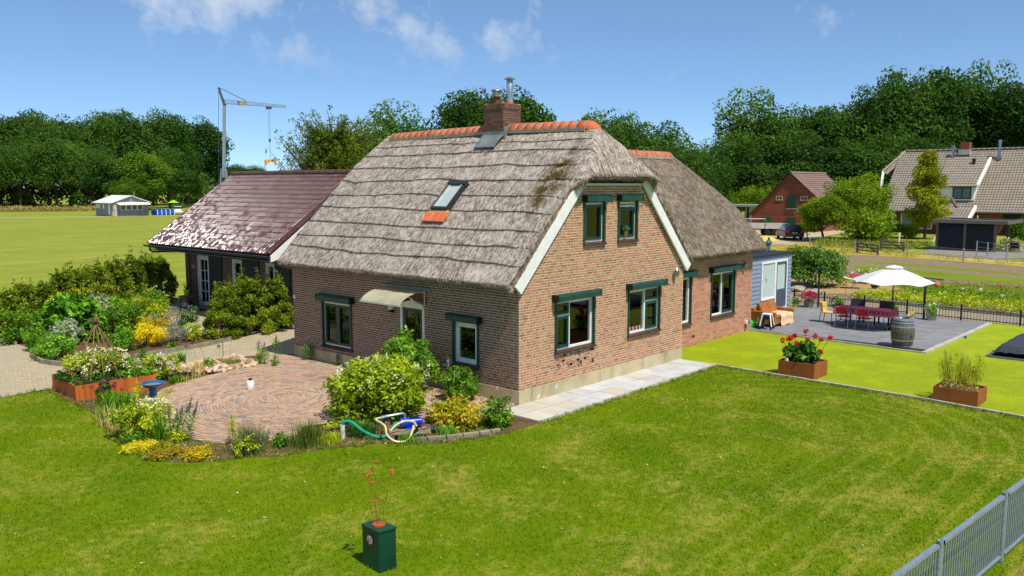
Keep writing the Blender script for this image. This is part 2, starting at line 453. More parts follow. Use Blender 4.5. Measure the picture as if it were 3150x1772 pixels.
sheet('woodland_floor', [(10,190),(46,176),(62,168),(78,180),(60,260),(-40,300)], -0.012, soil_mat('leaf_litter', (104,96,52), (78,72,40), (150,134,80)))

sheet('roadside_verge', [(-9,-10.6),(-6.6,-10.45),(-2,-10.85),(3,-11.25),(6.5,-11.6),(6.5,-16),(-9,-16)], 0.003, grass_mat('trampled_verge', (120,124,40), (150,140,70), (166,150,86), (186,164,110), 0.8, fine=70.0))
# ------------------------------------------------------------------ kerbs
def kerb(name, pts, w, h, mat, seg=1.0, z0=-0.06):
    root = bpy.data.objects.new(name, None); link(root); ORG[root.name] = Vector((0,0,0)); root['kind'] = 'structure'
    for (a, b) in zip(pts[:-1], pts[1:]):
        a, b = Vector((*a, 0)), Vector((*b, 0)); n = max(1, round((b-a).length/seg))
        for i in range(n):
            p, q = a.lerp(b, i/n), a.lerp(b, (i+1)/n); d = (q-p).normalized()*0.006
            m = MB(); hh = h + random.uniform(-0.006, 0.006)
            m.bar(p + d + Vector((0,0,(z0+hh)/2)), q - d + Vector((0,0,(z0+hh)/2)), w, hh - z0)
            m.build('kerb_stone', mat, root)
    return root
kerb('turf_kerb', [(7.3,-1.1),(7.2,-2.76),(7.13,-5.24),(7.02,-7.2),(6.75,-9.3),(6.2,-16)], 0.07, 0.055, M_conc)
kerb('terrace_kerb', [(13.60,0.86),(13.2,-5.2)], 0.07, 0.06, M_conc)
kerb('terrace_kerb', [(13.2,-5.2),(21.0,-5.28)], 0.14, 0.062, M_conc)
kerb('path_kerb', [(-0.75,-1.3),(7.3,-1.22)], 0.06, 0.05, M_conc)
kerb('bed_kerb', [(-5.35,12.9),(-5.6,13.75),(-5.47,15.0)], 0.08, 0.12, M_kerbd)
kerb('bed_kerb', [(-5.35,12.9),(-4.6,12.62),(-3.0,12.52),(-1.1,12.67),(0.2,13.1)], 0.08, 0.13, M_kerbd, 0.5)
kerb('bed_kerb', [(-5.3,18.7),(-4.9,18.4),(-5.02,17.6)], 0.08, 0.1, M_kerbd)
kerb('garden_kerb', [(24.2,-16),(24.15,-5.8),(24.5,-2.7),(24.65,0.9)], 0.12, 0.1, M_kerbd)

# ------------------------------------------------------------------ slab path along the gable
def slabmat(name, c1, c2):
    t = NT(name); p = t.geo()
    c = t.mix(t.ramp(t.noise(p, 2.0, 5.0), 0.35, 0.7), lin(c1), lin(c2))
    r = t.node('ShaderNodeObjectInfo').outputs['Random']
    c = t.mix(t.math('MULTIPLY', r, 0.35), c, tuple(x*0.62 for x in lin(c2)))
    c = t.mix(t.ramp(t.noise(p, 60.0, 2.0), 0.3, 0.7), t.mix(1.0, c, (0.85,0.85,0.85), 'MULTIPLY'), c)
    t.bump(t.noise(p, 90.0, 2.0), 0.15, 0.01)
    return t.fin(c, 0.85, 0, 0.3)
M_slabg = slabmat('grey_concrete_slab', (206,206,202), (186,186,180))
M_slabb = slabmat('beige_concrete_slab', (208,200,182), (194,186,168))
sheet('slab_path', [(-0.75,-1.3),(7.3,-1.24),(7.3,0.0),(-0.75,0.0)], 0.008, M_sand)
pth = bpy.data.objects['slab_path']; ORG[pth.name] = Vector((0,0,0))
def slab_mesh(name, lx, ly, h, mat):
    m = MB(); m.obox((0,0,h/2), lx-0.012, ly-0.012, h)
    me = bpy.data.meshes.new(name); me.from_pydata(m.v, [], m.f); me.materials.append(mat); me.update(); return me
smg, smb = slab_mesh('slab_grey', 0.62, 0.61, 0.035, M_slabg), slab_mesh('slab_beige', 0.62, 0.61, 0.035, M_slabb)
for i in range(13):
    for j in range(2):
        x = -0.44 + i*0.62; y = -0.31 - j*0.615
        me = smb if (i < 3 or (i, j) in ((5,1),(8,0))) else smg
        o = bpy.data.objects.new('slab', me); link(o); o.parent = pth
        o.location = (x, y, 0.0 + random.uniform(0, 0.004)); o.rotation_euler = (random.uniform(-.004,.004), random.uniform(-.004,.004), random.uniform(-.006,.006))

# ------------------------------------------------------------------ terrace of large dark slabs
M_terr = slabmat('dark_terrace_slab', (142,142,143), (126,126,128))
sheet('terrace', [(13.64,0.86),(13.24,-5.16),(20.98,-5.2),(20.9,2.26),(13.75,2.26)], 0.010, pm('terrace_joint', (58,58,58), (48,48,46), 3.0, 0.9))
ter = bpy.data.objects['terrace']; ORG[ter.name] = Vector((0,0,0))
mt = slab_mesh('terrace_slab', 1.0, 1.0, 0.03, M_terr)
for i in range(8):
    for j in range(8):
        x, y = 13.72+0.5+i*0.905, 1.75-j*0.93
        if y > 1.7 and x < 14: continue
        o = bpy.data.objects.new('slab', mt); link(o); o.parent = ter; o.scale = (0.902, 0.927, 1)
        o.location = (x, y, 0.012 + random.uniform(0, 0.002))

# ------------------------------------------------------------------ round patio of clinker pavers
PATIO = [(-0.02,9.16),(-0.5,9.8),(-1.3,9.2),(-2.37,8.66),(-4.28,8.18),(-4.88,7.85),(-5.9,6.62),(-6.5,5.0),(-6.6,3.6),(-6.3,2.6),(-5.5,2.0),(-4.4,1.9),(-3.4,1.5),(-2.4,0.6),(-1.2,0.1),(-0.02,0.1)]
def inside(poly, x, y):
    c = False; j = len(poly)-1
    for i in range(len(poly)):
        xi, yi = poly[i]; xj, yj = poly[j]
        if (yi > y) != (yj > y) and x < (xj-xi)*(y-yi)/(yj-yi)+xi: c = not c
        j = i
    return c
def brickmat(name, stops, rough=0.85, dirt=None, bumpv=0.35, worldrough=5.0):
    t = NT(name); p = t.geo()
    k = t.tone()
    c = t.ramps(k, [(q, lin(cc)) for q, cc in stops])
    c = t.mix(t.math('MULTIPLY', t.ramp(t.noise(p, 28.0, 4.0, 0.7), 0.3, 0.75), 0.32), c, t.mix(1.0, c, (0.6,0.58,0.55), 'MULTIPLY'))
    if dirt:
        c = t.mix(t.math('MULTIPLY', t.ramp(t.noise(p, 0.7, 4.0), 0.42, 0.7), 0.55), c, lin(dirt))
    t.bump(t.noise(p, 90.0, 3.0), bumpv, 0.006)
    return t.fin(c, rough, 0, 0.25)
M_patio = brickmat('clinker_paver', [(0.0,(168,132,112)),(0.22,(180,148,124)),(0.45,(194,164,136)),(0.62,(170,130,110)),(0.78,(184,160,136)),(0.92,(142,130,124)),(1.0,(122,116,114))], dirt=(188,162,132))
sheet('patio', PATIO, 0.012, pm('joint_sand', (214,192,150), (190,168,128), 8.0, 0.95))
pat = bpy.data.objects['patio']; ORG[pat.name] = Vector((0,0,0))
PC = (-3.5, 4.85)
cells = []
for k in range(0, 88):
    r = 0.10 + k*0.077
    n = max(3, int(2*math.pi*r/0.215)); ph = random.random()*6.28
    for i in range(n):
        a = ph + 2*math.pi*i/n
        x, y = PC[0]+1.18*r*math.cos(a-0.72)*math.cos(0.72)-0.92*r*math.sin(a-0.72)*math.sin(0.72), PC[1]+1.18*r*math.cos(a-0.72)*math.sin(0.72)+0.92*r*math.sin(a-0.72)*math.cos(0.72)
        if inside(PATIO, x, y):
            # tangent of the ellipse
            b = a-0.72
            tx = -1.18*math.sin(b)*math.cos(0.72)-0.92*math.cos(b)*math.sin(0.72); ty = -1.18*math.sin(b)*math.sin(0.72)+0.92*math.cos(b)*math.cos(0.72)
            cells.append((x, y, math.atan2(ty, tx), 2*math.pi*r/n*math.hypot(tx, ty)))
cells.sort(key=lambda c: (c[0]+15.06)**2+(c[1]+13.17)**2)
pvm = MB(); pvm.obox((0,0,0.02), 0.2, 0.066, 0.04); pme = bpy.data.meshes.new('paver'); pme.from_pydata(pvm.v, [], pvm.f); pme.materials.append(M_patio); pme.update()
rest = MB()
for i, (x, y, a, l) in enumerate(cells):
    z = 0.002 + random.uniform(-0.003, 0.004)
    if i < 300:
        o = bpy.data.objects.new('paver', pme); link(o); o.parent = pat; o.location = (x, y, z); o.rotation_euler = (random.uniform(-.02,.02), random.uniform(-.02,.02), a + random.uniform(-.03,.03)); o.scale = (max(0.4, (l-0.012)/0.2), 1, 1)
    else:
        rest.obox((x, y, z+0.02), max(0.06, l-0.012), 0.066, 0.04, a + random.uniform(-.03,.03), tone=random.random())
rest.build('pavers', M_patio, pat, kind='stuff', tones=True)
# ================================================================== THE THATCHED HOUSE
W, L, ZP = 7.42, 9.15, 0.363
X0, Y0, Z0 = Vector((1,0,0)), Vector((0,1,0)), Vector((0,0,1))
# plaster, timber, glass ---------------------------------------------------------
M_white = pm('white_paint', (236,236,230), (222,222,214), 5.0, 0.5, spec=0.4)
M_green = pm('dark_green_paint', (14,64,46), (10,50,38), 4.0, 0.38, spec=0.5)
M_greend = pm('green_shutter_metal', (16,70,58), (10,54,46), 3.0, 0.42, spec=0.5)
M_mortary = pm('yellow_mortar', (224,206,172), (208,190,154), 9.0, 0.95, bump=0.2)
M_mortarg = pm('grey_mortar', (206,190,162), (188,172,146), 9.0, 0.95, bump=0.2)
M_mortarp = pm('pale_mortar', (196,170,150), (180,154,134), 9.0, 0.95, bump=0.2)
M_inside = pm('interior_plaster', (206,198,184), (190,182,170), 2.0, 0.9)
M_floor = pm('interior_floor', (140,112,84), (120,94,70), 2.0, 0.7)
M_curtain = pm('white_curtain', (226,226,220), (206,208,204), 8.0, 0.9)
M_grey = pm('zinc_grey', (128,138,144), (108,118,124), 3.0, 0.45, metal=0.6)
M_lead = pm('lead_flashing', (112,120,122), (150,154,148), 3.0, 0.5, metal=0.5)
M_sill = pm('dark_glazed_sill', (84,56,46), (62,42,36), 6.0, 0.5)
def glassmat():
    t = NT('window_glass')
    fr = t.node('ShaderNodeFresnel'); fr.inputs['IOR'].default_value = 1.75
    tr = t.node('ShaderNodeBsdfTransparent'); tr.inputs[0].default_value = (0.84, 0.89, 0.87, 1)
    gl = t.node('ShaderNodeBsdfGlossy'); gl.inputs['Roughness'].default_value = 0.015
    t.bump(t.noise(t.obj(), 1.2, 1.0), 0.04, 0.02)
    mx = t.node('ShaderNodeMixShader'); t.l.new(fr.outputs[0], mx.inputs[0]); t.l.new(tr.outputs[0], mx.inputs[1]); t.l.new(gl.outputs[0], mx.inputs[2])
    t.l.new(mx.outputs[0], t.out.inputs[0]); return t.m
M_glass = glassmat()
def plinth_mat():
    t = NT('cement_plinth'); p = t.geo()
    c = t.mix(t.ramp(t.noise(p, 1.3, 5.0), 0.35, 0.65), lin((196,184,150)), lin((172,158,122)))
    c = t.mix(t.math('MULTIPLY', t.ramp(t.noise(t.mapping(p, (1,1,0.3)), 3.5, 5.0, 0.7), 0.52, 0.72), 0.75), c, lin((130,120,76)))
    c = t.mix(t.ramp(t.noise(p, 2.3, 4.0), 0.66, 0.72), c, lin((210,204,186)))
    t.bump(t.noise(p, 40.0, 4.0), 0.25, 0.01); return t.fin(c, 0.92, 0, 0.2)
M_plinth = plinth_mat()
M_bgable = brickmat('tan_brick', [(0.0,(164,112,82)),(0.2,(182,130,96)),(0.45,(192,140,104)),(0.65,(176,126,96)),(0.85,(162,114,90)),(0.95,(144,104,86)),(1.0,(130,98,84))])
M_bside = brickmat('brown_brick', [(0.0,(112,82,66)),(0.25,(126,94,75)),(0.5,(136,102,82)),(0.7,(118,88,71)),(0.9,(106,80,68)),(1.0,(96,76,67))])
M_bwing = brickmat('pink_brick', [(0.0,(176,120,94)),(0.3,(196,138,110)),(0.6,(204,146,118)),(0.85,(184,124,100)),(1.0,(160,112,92))])
M_bchim = brickmat('chimney_brick', [(0.0,(98,72,62)),(0.3,(118,88,76)),(0.6,(128,98,84)),(0.85,(104,78,68)),(1.0,(88,68,60))])

house = thing('thatched_house', 'brick farmhouse with grey thatched roof, orange ridge tiles and dark green window frames', 'house', (0, 0, 0))

# --- walls with openings: mortar bed + bricks ------------------------------------
def cells_of(u0, u1, top, holes, extra=()):
    cuts = sorted({u0, u1, *extra, *[h[0] for h in holes], *[h[1] for h in holes]})
    cuts = [c for c in cuts if u0 <= c <= u1]
    for a, b in zip(cuts[:-1], cuts[1:]):
        m = (a+b)/2; zs = sorted([(h[2], h[3]) for h in holes if h[0] <= m <= h[1]])
        z = None
        yield a, b, zs
def wall(name, parent, P, u, n, u0, u1, z0, topf, holes, mat, thick=0.24, extra=(), out=0.0):
    mb = MB(); P, u, n = Vector(P), Vector(u), Vector(n)
    for a, b, zs in cells_of(u0, u1, topf, holes, extra):
        z = z0
        for h0, h1 in zs:
            if h0 > z: mb.wb(P, u, n, a, b, -thick, out, z, h0)
            z = h1
        ta, tb = topf(a+1e-4), topf(b-1e-4)
        if min(ta, tb) <= z: 
            if max(ta, tb) <= z: continue
        poly = [P+u*a+Z0*z-n*thick, P+u*b+Z0*z-n*thick, P+u*b+Z0*max(tb, z)-n*thick, P+u*a+Z0*max(ta, z)-n*thick]
        mb.prism(poly, n*(thick+out))
    return mb.build(name, mat, parent)
BM = {}
def lay_bricks(parent, P, u, n, u0, u1, z0, topf, holes, mat, course=0.0646, bl=0.222, proud=0.004, limit=0, near=None, bond='cross', soldier=()):
    """returns list of full bricks (u,z,kind) built as objects up to limit, the rest one mesh"""
    P, u, n = Vector(P), Vector(u), Vector(n)
    full, cut = [], []
    j = 0.017; row = 0; z = z0
    zmax = max(topf(u0 + (u1-u0)*i/40.0) for i in range(41))
    while z + course < zmax:
        header = (row % 2 == 1) and bond == 'cross'
        step = bl/2 if header else bl
        x = u0 - (bl/4 if header else (bl/2 if row % 4 == 2 else 0))
        while x < u1:
            a, b = max(x, u0)+j/2, min(x+step, u1)-j/2
            zb, zt = z + j/2, z + course - j/2
            x += step
            if b - a < 0.025: continue
            if topf((a+b)/2) < zt + 0.01: continue
            segs = [(a, b)]
            for h0, h1, hz0, hz1 in holes:
                if zt > hz0 and zb < hz1:
                    ns = []
                    for s0, s1 in segs:
                        if s1 <= h0 or s0 >= h1: ns.append((s0, s1))
                        else:
                            if s0 < h0-0.02: ns.append((s0, h0-0.003))
                            if s1 > h1+0.02: ns.append((h1+0.003, s1))
                    segs = ns
            for s0, s1 in segs:
                (full if abs((s1-s0)-(step-j)) < 1e-4 else cut).append((s0, s1, zb, zt, header))
        z += course; row += 1
    if near is not None:
        full.sort(key=lambda q: (Vector(near)-(P+u*((q[0]+q[1])/2)+Z0*((q[2]+q[3])/2))).length)
    pieces = full[:limit]; rest = full[limit:] + cut
    ang = math.atan2(u.y, u.x)
    for s0, s1, zb, zt, hd in pieces:
        key = (mat.name, hd)
        if key not in BM:
            m = MB(); m.obox((0,0,0), s1-s0, 0.03, zt-zb); me = bpy.data.meshes.new('brick'); me.from_pydata(m.v, [], m.f); me.materials.append(mat); me.update(); BM[key] = me
        o = bpy.data.objects.new('brick', BM[key]); link(o); o.parent = parent
        o.location = P + u*((s0+s1)/2) + n*(proud-0.015+random.uniform(-.002,.002)) + Z0*((zb+zt)/2) - ORG[parent.name]
        o.rotation_euler = (0, random.uniform(-.006,.006), ang)
    mb = MB()
    for s0, s1, zb, zt, hd in rest:
        d = random.uniform(-.003,.003); k = random.uniform(-.002,.002)
        mb.wb(P, u, n, s0, s1, -0.01, proud+d*0.6, zb+k, zt+k, tone=random.random())
    mb.build('bricks', mat, parent, kind='stuff', tones=True)

def gtop(x):
    if x < 2.4: return 2.74+1.056*x
    if x > W-2.4: return 2.74+1.056*(W-x)
    return 5.27
GH = [(1.36,2.95,1.10,2.36),(4.54,6.12,1.10,2.36),(2.49,3.36,3.74,4.80),(4.0,4.88,3.74,4.80)]
gw = wall('gable_wall', house, (0,0,0), X0, -Y0, 0, W, 0, gtop, GH, M_mortary, extra=(2.4, W-2.4))
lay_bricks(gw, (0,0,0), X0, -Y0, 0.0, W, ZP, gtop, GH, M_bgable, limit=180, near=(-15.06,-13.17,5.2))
SH = [(1.33,2.19,0.76,1.84),(3.27,4.29,0.05,2.24),(6.32,7.66,0.53,1.86)]
sw = wall('side_wall', house, (0,0,0), Y0, -X0, 0.243, L, 0, lambda y: 2.95, SH, M_mortarg)
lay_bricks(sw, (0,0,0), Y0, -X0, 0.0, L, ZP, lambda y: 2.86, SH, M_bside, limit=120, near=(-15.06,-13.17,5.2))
WH = [(7.95,9.42,0.78,2.30),(10.76,12.39,0.80,2.30)]
ww = wall('wing_wall', house, (0,0.88,0), X0, -Y0, 7.18, 13.75, 0, lambda x: 2.95, WH, M_mortarp)
lay_bricks(ww, (0,0.88,0), X0, -Y0, 7.43, 13.75, 0.0, lambda x: 2.80, WH, M_bwing, course=0.062, bond='run', proud=0.006)
# hidden walls close the building
m = MB(); m.bb(7.18,7.42,0.25,8.9,0,2.9); m.bb(0.25,7.15,8.9,9.14,0,2.9); m.build('rear_wall', M_mortarg, house)
m = MB(); m.bb(13.5,13.74,0.89,6.4,0,2.9); m.bb(7.4,13.5,6.2,6.4,0,2.9); m.build('rear_wall', M_mortarp, house)
m = MB(); m.prism([(13.52,0.9,2.9),(13.52,6.4,2.9),(13.52,3.65,5.8)], (0.2,0,0)); m.prism([(0.3,8.92,2.9),(7.1,8.92,2.9),(3.7,8.92,6.3)], (0,0.2,0)); m.build('rear_gable', M_mortarp, house)
m = MB(); m.bb(0.24,7.18,0.24,8.9,0.2,0.26); m.bb(7.43,13.5,1.12,6.2,0.2,0.26); m.bb(0.3,7.1,0.26,8.8,2.78,2.84); m.build('floor', M_floor, house)
m = MB(); m.bb(0.3,7.1,4.0,4.1,0.26,2.78); m.bb(2.3,5.2,2.4,2.5,2.84,4.9); m.bb(7.5,13.4,3.6,3.7,0.26,2.78); m.build('partition', M_inside, house)
# plinth (front and side), 12 mm proud of the brick face
m = MB(); m.bb(-0.022, W+0.004, -0.022, 0.02, -0.05, ZP); m.bb(-0.022, 0.02, 0.0201, L, -0.05, ZP); m.build('plinth', M_plinth, house)
# patched dark bricks below the left gable window
m = MB()
for i in range(44):
    a = random.uniform(1.4, 2.9); k = random.randint(4, 9); zz = ZP + k*0.0646
    m.wb((0,0,0), X0, -Y0, a, a+0.1, 0.008, 0.0135, zz+0.006, zz+0.058, tone=random.random())
m.build('patch_bricks', brickmat('patched_brick', [(0,(104,84,78)),(0.35,(132,102,88)),(0.6,(196,150,124)),(1.0,(206,166,140))]), house, kind='stuff', tones=True)

# --- windows ---------------------------------------------------------------------
def curtain(parent, P, u, n, a0, a1, z0, z1, d=-0.15):
    P, u, n = Vector(P), Vector(u), Vector(n); vs, fs = [], []
    k = max(6, int((a1-a0)/0.035))
    for i in range(k+1):
        q = P + u*(a0+(a1-a0)*i/k) + n*(d+0.02*math.sin(i*1.7))
        vs += [q+Z0*z0, q+Z0*z1]
    fs = [(2*i, 2*i+2, 2*i+3, 2*i+1) for i in range(k)]
    m = MB(); m.add(vs, fs); return m.build('curtain', M_curtain, parent)
def frame_ring(mb, P, u, n, a0, a1, z0, z1, w, d0, d1):
    mb.wb(P,u,n,a0,a1,d0,d1,z0,z0+w); mb.wb(P,u,n,a0,a1,d0,d1,z1-w,z1)
    mb.wb(P,u,n,a0,a0+w,d0,d1,z0+w,z1-w); mb.wb(P,u,n,a1-w,a1,d0,d1,z0+w,z1-w)
def make_window(P, u, n, a0, a1, z0, z1, casements=(), fixed=(), mull=(), box=None, rails=True, sill=True, sash=M_green, curtains=(), label=None, white_sash=False):
    P, u, n = Vector(P), Vector(u), Vector(n)
    m = MB(); frame_ring(m, P, u, n, a0, a1, z0, z1, 0.055, -0.16, -0.045)
    for q in mull:
        if q[0] == 'v': m.wb(P,u,n,q[1]-0.03,q[1]+0.03,-0.155,-0.045,q[2],q[3])
        else: m.wb(P,u,n,q[2],q[3],-0.154,-0.046,q[1]-0.03,q[1]+0.03)
    w = m.build('window', M_white, house, label=label)
    for c in casements:
        mm = MB(); frame_ring(mm, P, u, n, c[0], c[1], c[2], c[3], 0.068, -0.13, -0.022); mm.build('sash', sash, w)
        g = MB(); g.wb(P,u,n,c[0]+0.06,c[1]-0.06,-0.085,-0.075,c[2]+0.06,c[3]-0.06); g.build('pane', M_glass, w)
    for c in fixed:
        g = MB(); g.wb(P,u,n,c[0],c[1],-0.1,-0.09,c[2],c[3]); g.build('pane', M_glass, w)
    if box:
        mm = MB(); P2 = P
        b0, b1, bz0, bz1, bd = box
        prof = [(0.004,bz0),(bd,bz0),(bd,bz1-0.045),(bd-0.05,bz1),(0.004,bz1)]
        poly = [P+u*b0+n*d+Z0*z for d, z in prof]
        mm.prism(poly, u*(b1-b0)); mm.build('shutter_box', M_greend, w)
        for s in (b0-0.012, b1):
            e = MB(); e.wb(P,u,n,s,s+0.012,0.003,bd+0.006,bz0-0.006,bz1+0.006)
            e.build('end_cap', pm('black_green_metal', (18,34,32), (12,26,24), 3.0, 0.5), w)
    if rails:
        for s in (a0-0.062, a1+0.006):
            mm = MB(); mm.wb(P,u,n,s,s+0.056,-0.02,0.038,z0-0.05,z1+0.06); mm.build('guide_rail', M_greend, w)
    if sill:
        mm = MB(); k = int((a1-a0+0.16)/0.11)
        for i in range(k):
            s = a0-0.08 + i*(a1-a0+0.16)/k
            pl = [P+u*(s+0.004)+n*(-0.06)+Z0*(z0-0.002), P+u*(s+0.004)+n*0.075+Z0*(z0-0.045), P+u*(s+0.004)+n*0.075+Z0*(z0-0.085), P+u*(s+0.004)+n*(-0.06)+Z0*(z0-0.06)]
            mm.prism(pl, u*((a1-a0+0.16)/k-0.008))
        mm.build('sill', M_sill, w)
    for c in curtains: curtain(w, P, u, n, c[0], c[1], z0+0.02, z1)
    return w
gP = (0,0,0)
w1 = make_window(gP, X0, -Y0, 1.39,2.92,1.13,2.33, casements=[(1.44,1.93,1.18,1.96),(1.44,1.93,2.02,2.29)], fixed=[(2.0,2.87,1.18,2.28)], mull=[('v',1.965,1.18,2.28),('h',1.99,1.44,1.94)], box=(1.22,3.0,2.385,2.545,0.22), curtains=[(1.45,1.6),(2.38,2.85)])
w2 = make_window(gP, X0, -Y0, 4.57,6.09,1.13,2.33, casements=[(5.46,6.04,1.18,1.94),(5.46,6.04,2.0,2.29)], fixed=[(4.62,5.38,1.18,2.28)], mull=[('v',5.42,1.18,2.28),('h',1.97,5.45,6.04)], box=(4.42,6.2,2.385,2.545,0.22), curtains=[(5.2,5.36)])
w3 = make_window(gP, X0, -Y0, 2.52,3.33,3.77,4.77, casements=[(2.57,3.28,3.82,4.72)], box=(2.42,3.43,4.81,4.96,0.17), curtains=[(3.0,3.26)])
w4 = make_window(gP, X0, -Y0, 4.03,4.85,3.77,4.77, casements=[(4.08,4.80,3.82,4.60)], mull=[('h',4.66,4.08,4.8)], box=(3.93,4.95,4.81,4.96,0.17), curtains=[(4.55,4.75)])
sP = (0,0,0)
make_window(sP, Y0, -X0, 6.35,7.63,0.56,1.83, casements=[(6.40,6.97,0.61,1.78),(7.01,7.58,0.61,1.78)], mull=[('v',6.99,0.61,1.78)], box=(6.17,7.74,1.89,2.06,0.2))
make_window(sP, Y0, -X0, 1.36,2.16,0.79,1.81, fixed=[(1.47,2.05,0.9,1.7)], box=(1.2,2.26,1.86,2.03,0.2), mull=[('v',1.445,0.84,1.76),('v',2.075,0.84,1.76),('h',0.875,1.41,2.11),('h',1.725,1.41,2.11)])
wP = (0,0.88,0)
make_window(wP, X0, -Y0, 7.98,9.39,0.81,2.27, fixed=[(8.74,9.33,0.87,2.21)], casements=[(8.03,8.66,0.86,2.22)], mull=[('v',8.7,0.87,2.21)], box=(7.9,9.5,2.33,2.5,0.2), curtains=[(8.8,9.3)])
make_window(wP, X0, -Y0, 10.79,12.36,0.83,2.27, casements=[(11.6,12.31,0.88,2.22)], fixed=[(10.84,11.54,0.88,2.22)], mull=[('v',11.57,0.88,2.22)], box=(10.6,12.5,2.33,2.5,0.2), curtains=[(10.9,11.2),(11.9,12.25)])
# window dressing seen through the glass
def potted(x, y, z, s, cpot, cleaf, nm, lb):
    t = thing(nm, lb, 'plant', (x,y,z))
    m = MB(); m.lathe((x,y,z), [(0.05*s,0),(0.07*s,0.12*s),(0.075*s,0.13*s)], 10); m.build('pot', cpot, t, smooth=True)
    m = MB()
    for i in range(26):
        a = random.random()*6.28; e = random.uniform(0.3,1.3); q = Vector((math.cos(a)*math.cos(e), math.sin(a)*math.cos(e), math.sin(e)))*0.16*s
        b = Vector((x,y,z+0.12*s)); sd = Vector((-math.sin(a), math.cos(a), 0))*0.025*s
        m.add([b, b+q*0.6+sd, b+q, b+q*0.6-sd], [(0,1,2,3)])
    m.build('foliage', cleaf, t); return t
potted(4.35,0.02,3.83,1.25, pm('brass_pot', (176,140,60), (140,104,44), 5, 0.4, metal=0.5), pm('teal_leaf', (90,160,140), (60,130,110), 9), 'potted_plant', 'small teal plant in a brass pot behind the right upper gable window')
for i in range(4): 
    m = MB(); m.lathe((4.78+i*0.16,0.12,1.19), [(0.045,0),(0.052,0.1),(0.05,0.11)], 10)
    one(m, 'candle_pot', pm('pink_ceramic', (206,150,140), (190,130,122), 6, 0.5), '%s pink pot from the left on the sill of the right lower gable window' % ('first','second','third','fourth')[i], 'pot', (4.78+i*0.16,0.12,1.19), 'pink pots on the window sill', smooth=True)
t = thing('orchid', 'red orchid on tall stems behind the left lower gable window', 'plant', (2.3,0.2,1.16))
m = MB(); m.lathe((2.3,0.2,1.16), [(0.06,0),(0.08,0.16),(0.082,0.17)], 10); m.build('pot', pm('dark_red_pot', (110,44,40), (90,34,32), 4, 0.5), t, smooth=True)
m = MB(); m.tube([(2.3,0.2,1.3),(2.32,0.18,1.6),(2.38,0.15,1.9),(2.46,0.12,2.0)], 0.006, 5); m.build('stem', M_green, t)
m = MB()
for k in range(6): m.ball((2.34+k*0.028,0.14,1.78+k*0.042), (0.045,0.02,0.04), 6, 4)
m.build('blossom', pm('red_petal', (206,40,40), (180,28,34), 8, 0.6), t)

# --- front door, canopy, house number lamp ----------------------------------------
t0 = MB(); P, u, n = Vector((0,0,0)), Y0, -X0
for s0, s1 in ((3.30,3.39),(4.17,4.26)): t0.wb(P,u,n,s0,s1,-0.16,-0.03,0.06,2.02)
arc = [(3.30+0.96*i/12, 2.06+0.14*math.sin(math.pi*i/12)) for i in range(13)]
inn = [(3.39+0.78*i/12, 1.99) for i in range(13)]
poly = [P+u*a+n*(-0.16)+Z0*z for a, z in arc] + [P+u*a+n*(-0.16)+Z0*z for a, z in reversed(inn)]
t0.prism(poly, n*0.13)
dr = t0.build('front_door', M_white, house, label='dark green glazed front door in a white arched frame')
m = MB(); frame_ring(m, P, u, n, 3.395,4.165,0.1,1.985,0.11,-0.12,-0.06); m.wb(P,u,n,3.5,4.06,-0.11,-0.07,0.2,0.75); m.build('door_leaf', M_green, dr)
m = MB(); m.wb(P,u,n,3.5,4.06,-0.095,-0.085,0.75,1.88); m.build('pane', M_glass, dr)
m = MB(); m.tube([P+u*4.1+n*(-0.06)+Z0*1.05, P+u*4.1+n*(-0.01)+Z0*1.05, P+u*4.0+n*(-0.01)+Z0*1.05], 0.012, 6); m.build('handle', M_grey, dr)
m = MB()
for i in range(15):      # soldier arch above the door
    a = 3.22 + 1.12*i/14; zz = 2.12+0.14*math.sin(math.pi*(i+0.5)/15); tl = (i-7)/7*0.25
    m.prism([P+u*(a-0.03)+n*0.002+Z0*zz, P+u*(a+0.03)+n*0.002+Z0*zz, P+u*(a+0.03+tl*0.25)+n*0.002+Z0*(zz+0.2), P+u*(a-0.03+tl*0.25)+n*0.002+Z0*(zz+0.2)], n*0.014, tone=random.random())
m.build('soldier_arch', M_bside, house, tones=True)
cn = thing('door_canopy', 'curved cream translucent canopy on white brackets above the front door', 'canopy', (0,3.9,2.5))
t = NT('cream_polycarbonate')
col = t.mix(t.ramp(t.noise(t.geo(), 3.0, 4.0), 0.35, 0.7), lin((222,218,186)), lin((200,194,160)))
t.fin(col, 0.35, 0, 0.5); tr = t.node('ShaderNodeBsdfTranslucent'); t.l.new(col, tr.inputs[0]); mx = t.node('ShaderNodeMixShader'); mx.inputs[0].default_value = 0.45
t.l.new(t.b.outputs[0], mx.inputs[1]); t.l.new(tr.outputs[0], mx.inputs[2]); t.l.new(mx.outputs[0], t.out.inputs[0]); M_poly = t.m
def cprof(k): a = k*math.pi/2*0.86; return (-0.93*math.sin(a)/math.sin(math.pi/2*0.86), 2.52-0.30*(1-math.cos(a))/(1-math.cos(math.pi/2*0.86)))
m = MB(); N = 12
vs = []
for i in range(N+1):
    x, z = cprof(i/N); vs += [(x,3.16,z),(x,4.72,z),(x,3.16,z-0.012),(x,4.72,z-0.012)]
fs = []
for i in range(N): a = i*4; fs += [(a,a+1,a+5,a+4),(a+2,a+6,a+7,a+3),(a,a+4,a+6,a+2),(a+1,a+3,a+7,a+5)]
m.add(vs, fs); m.build('canopy_sheet', M_poly, cn, smooth=True)
m = MB(); x, z = cprof(1); m.bb(x-0.02,x+0.012,3.14,4.74,z-0.04,z+0.008); m.build('front_rail', pm('canopy_aluminium', (214,220,222), (196,202,206), 3, 0.35, metal=0.4), cn)
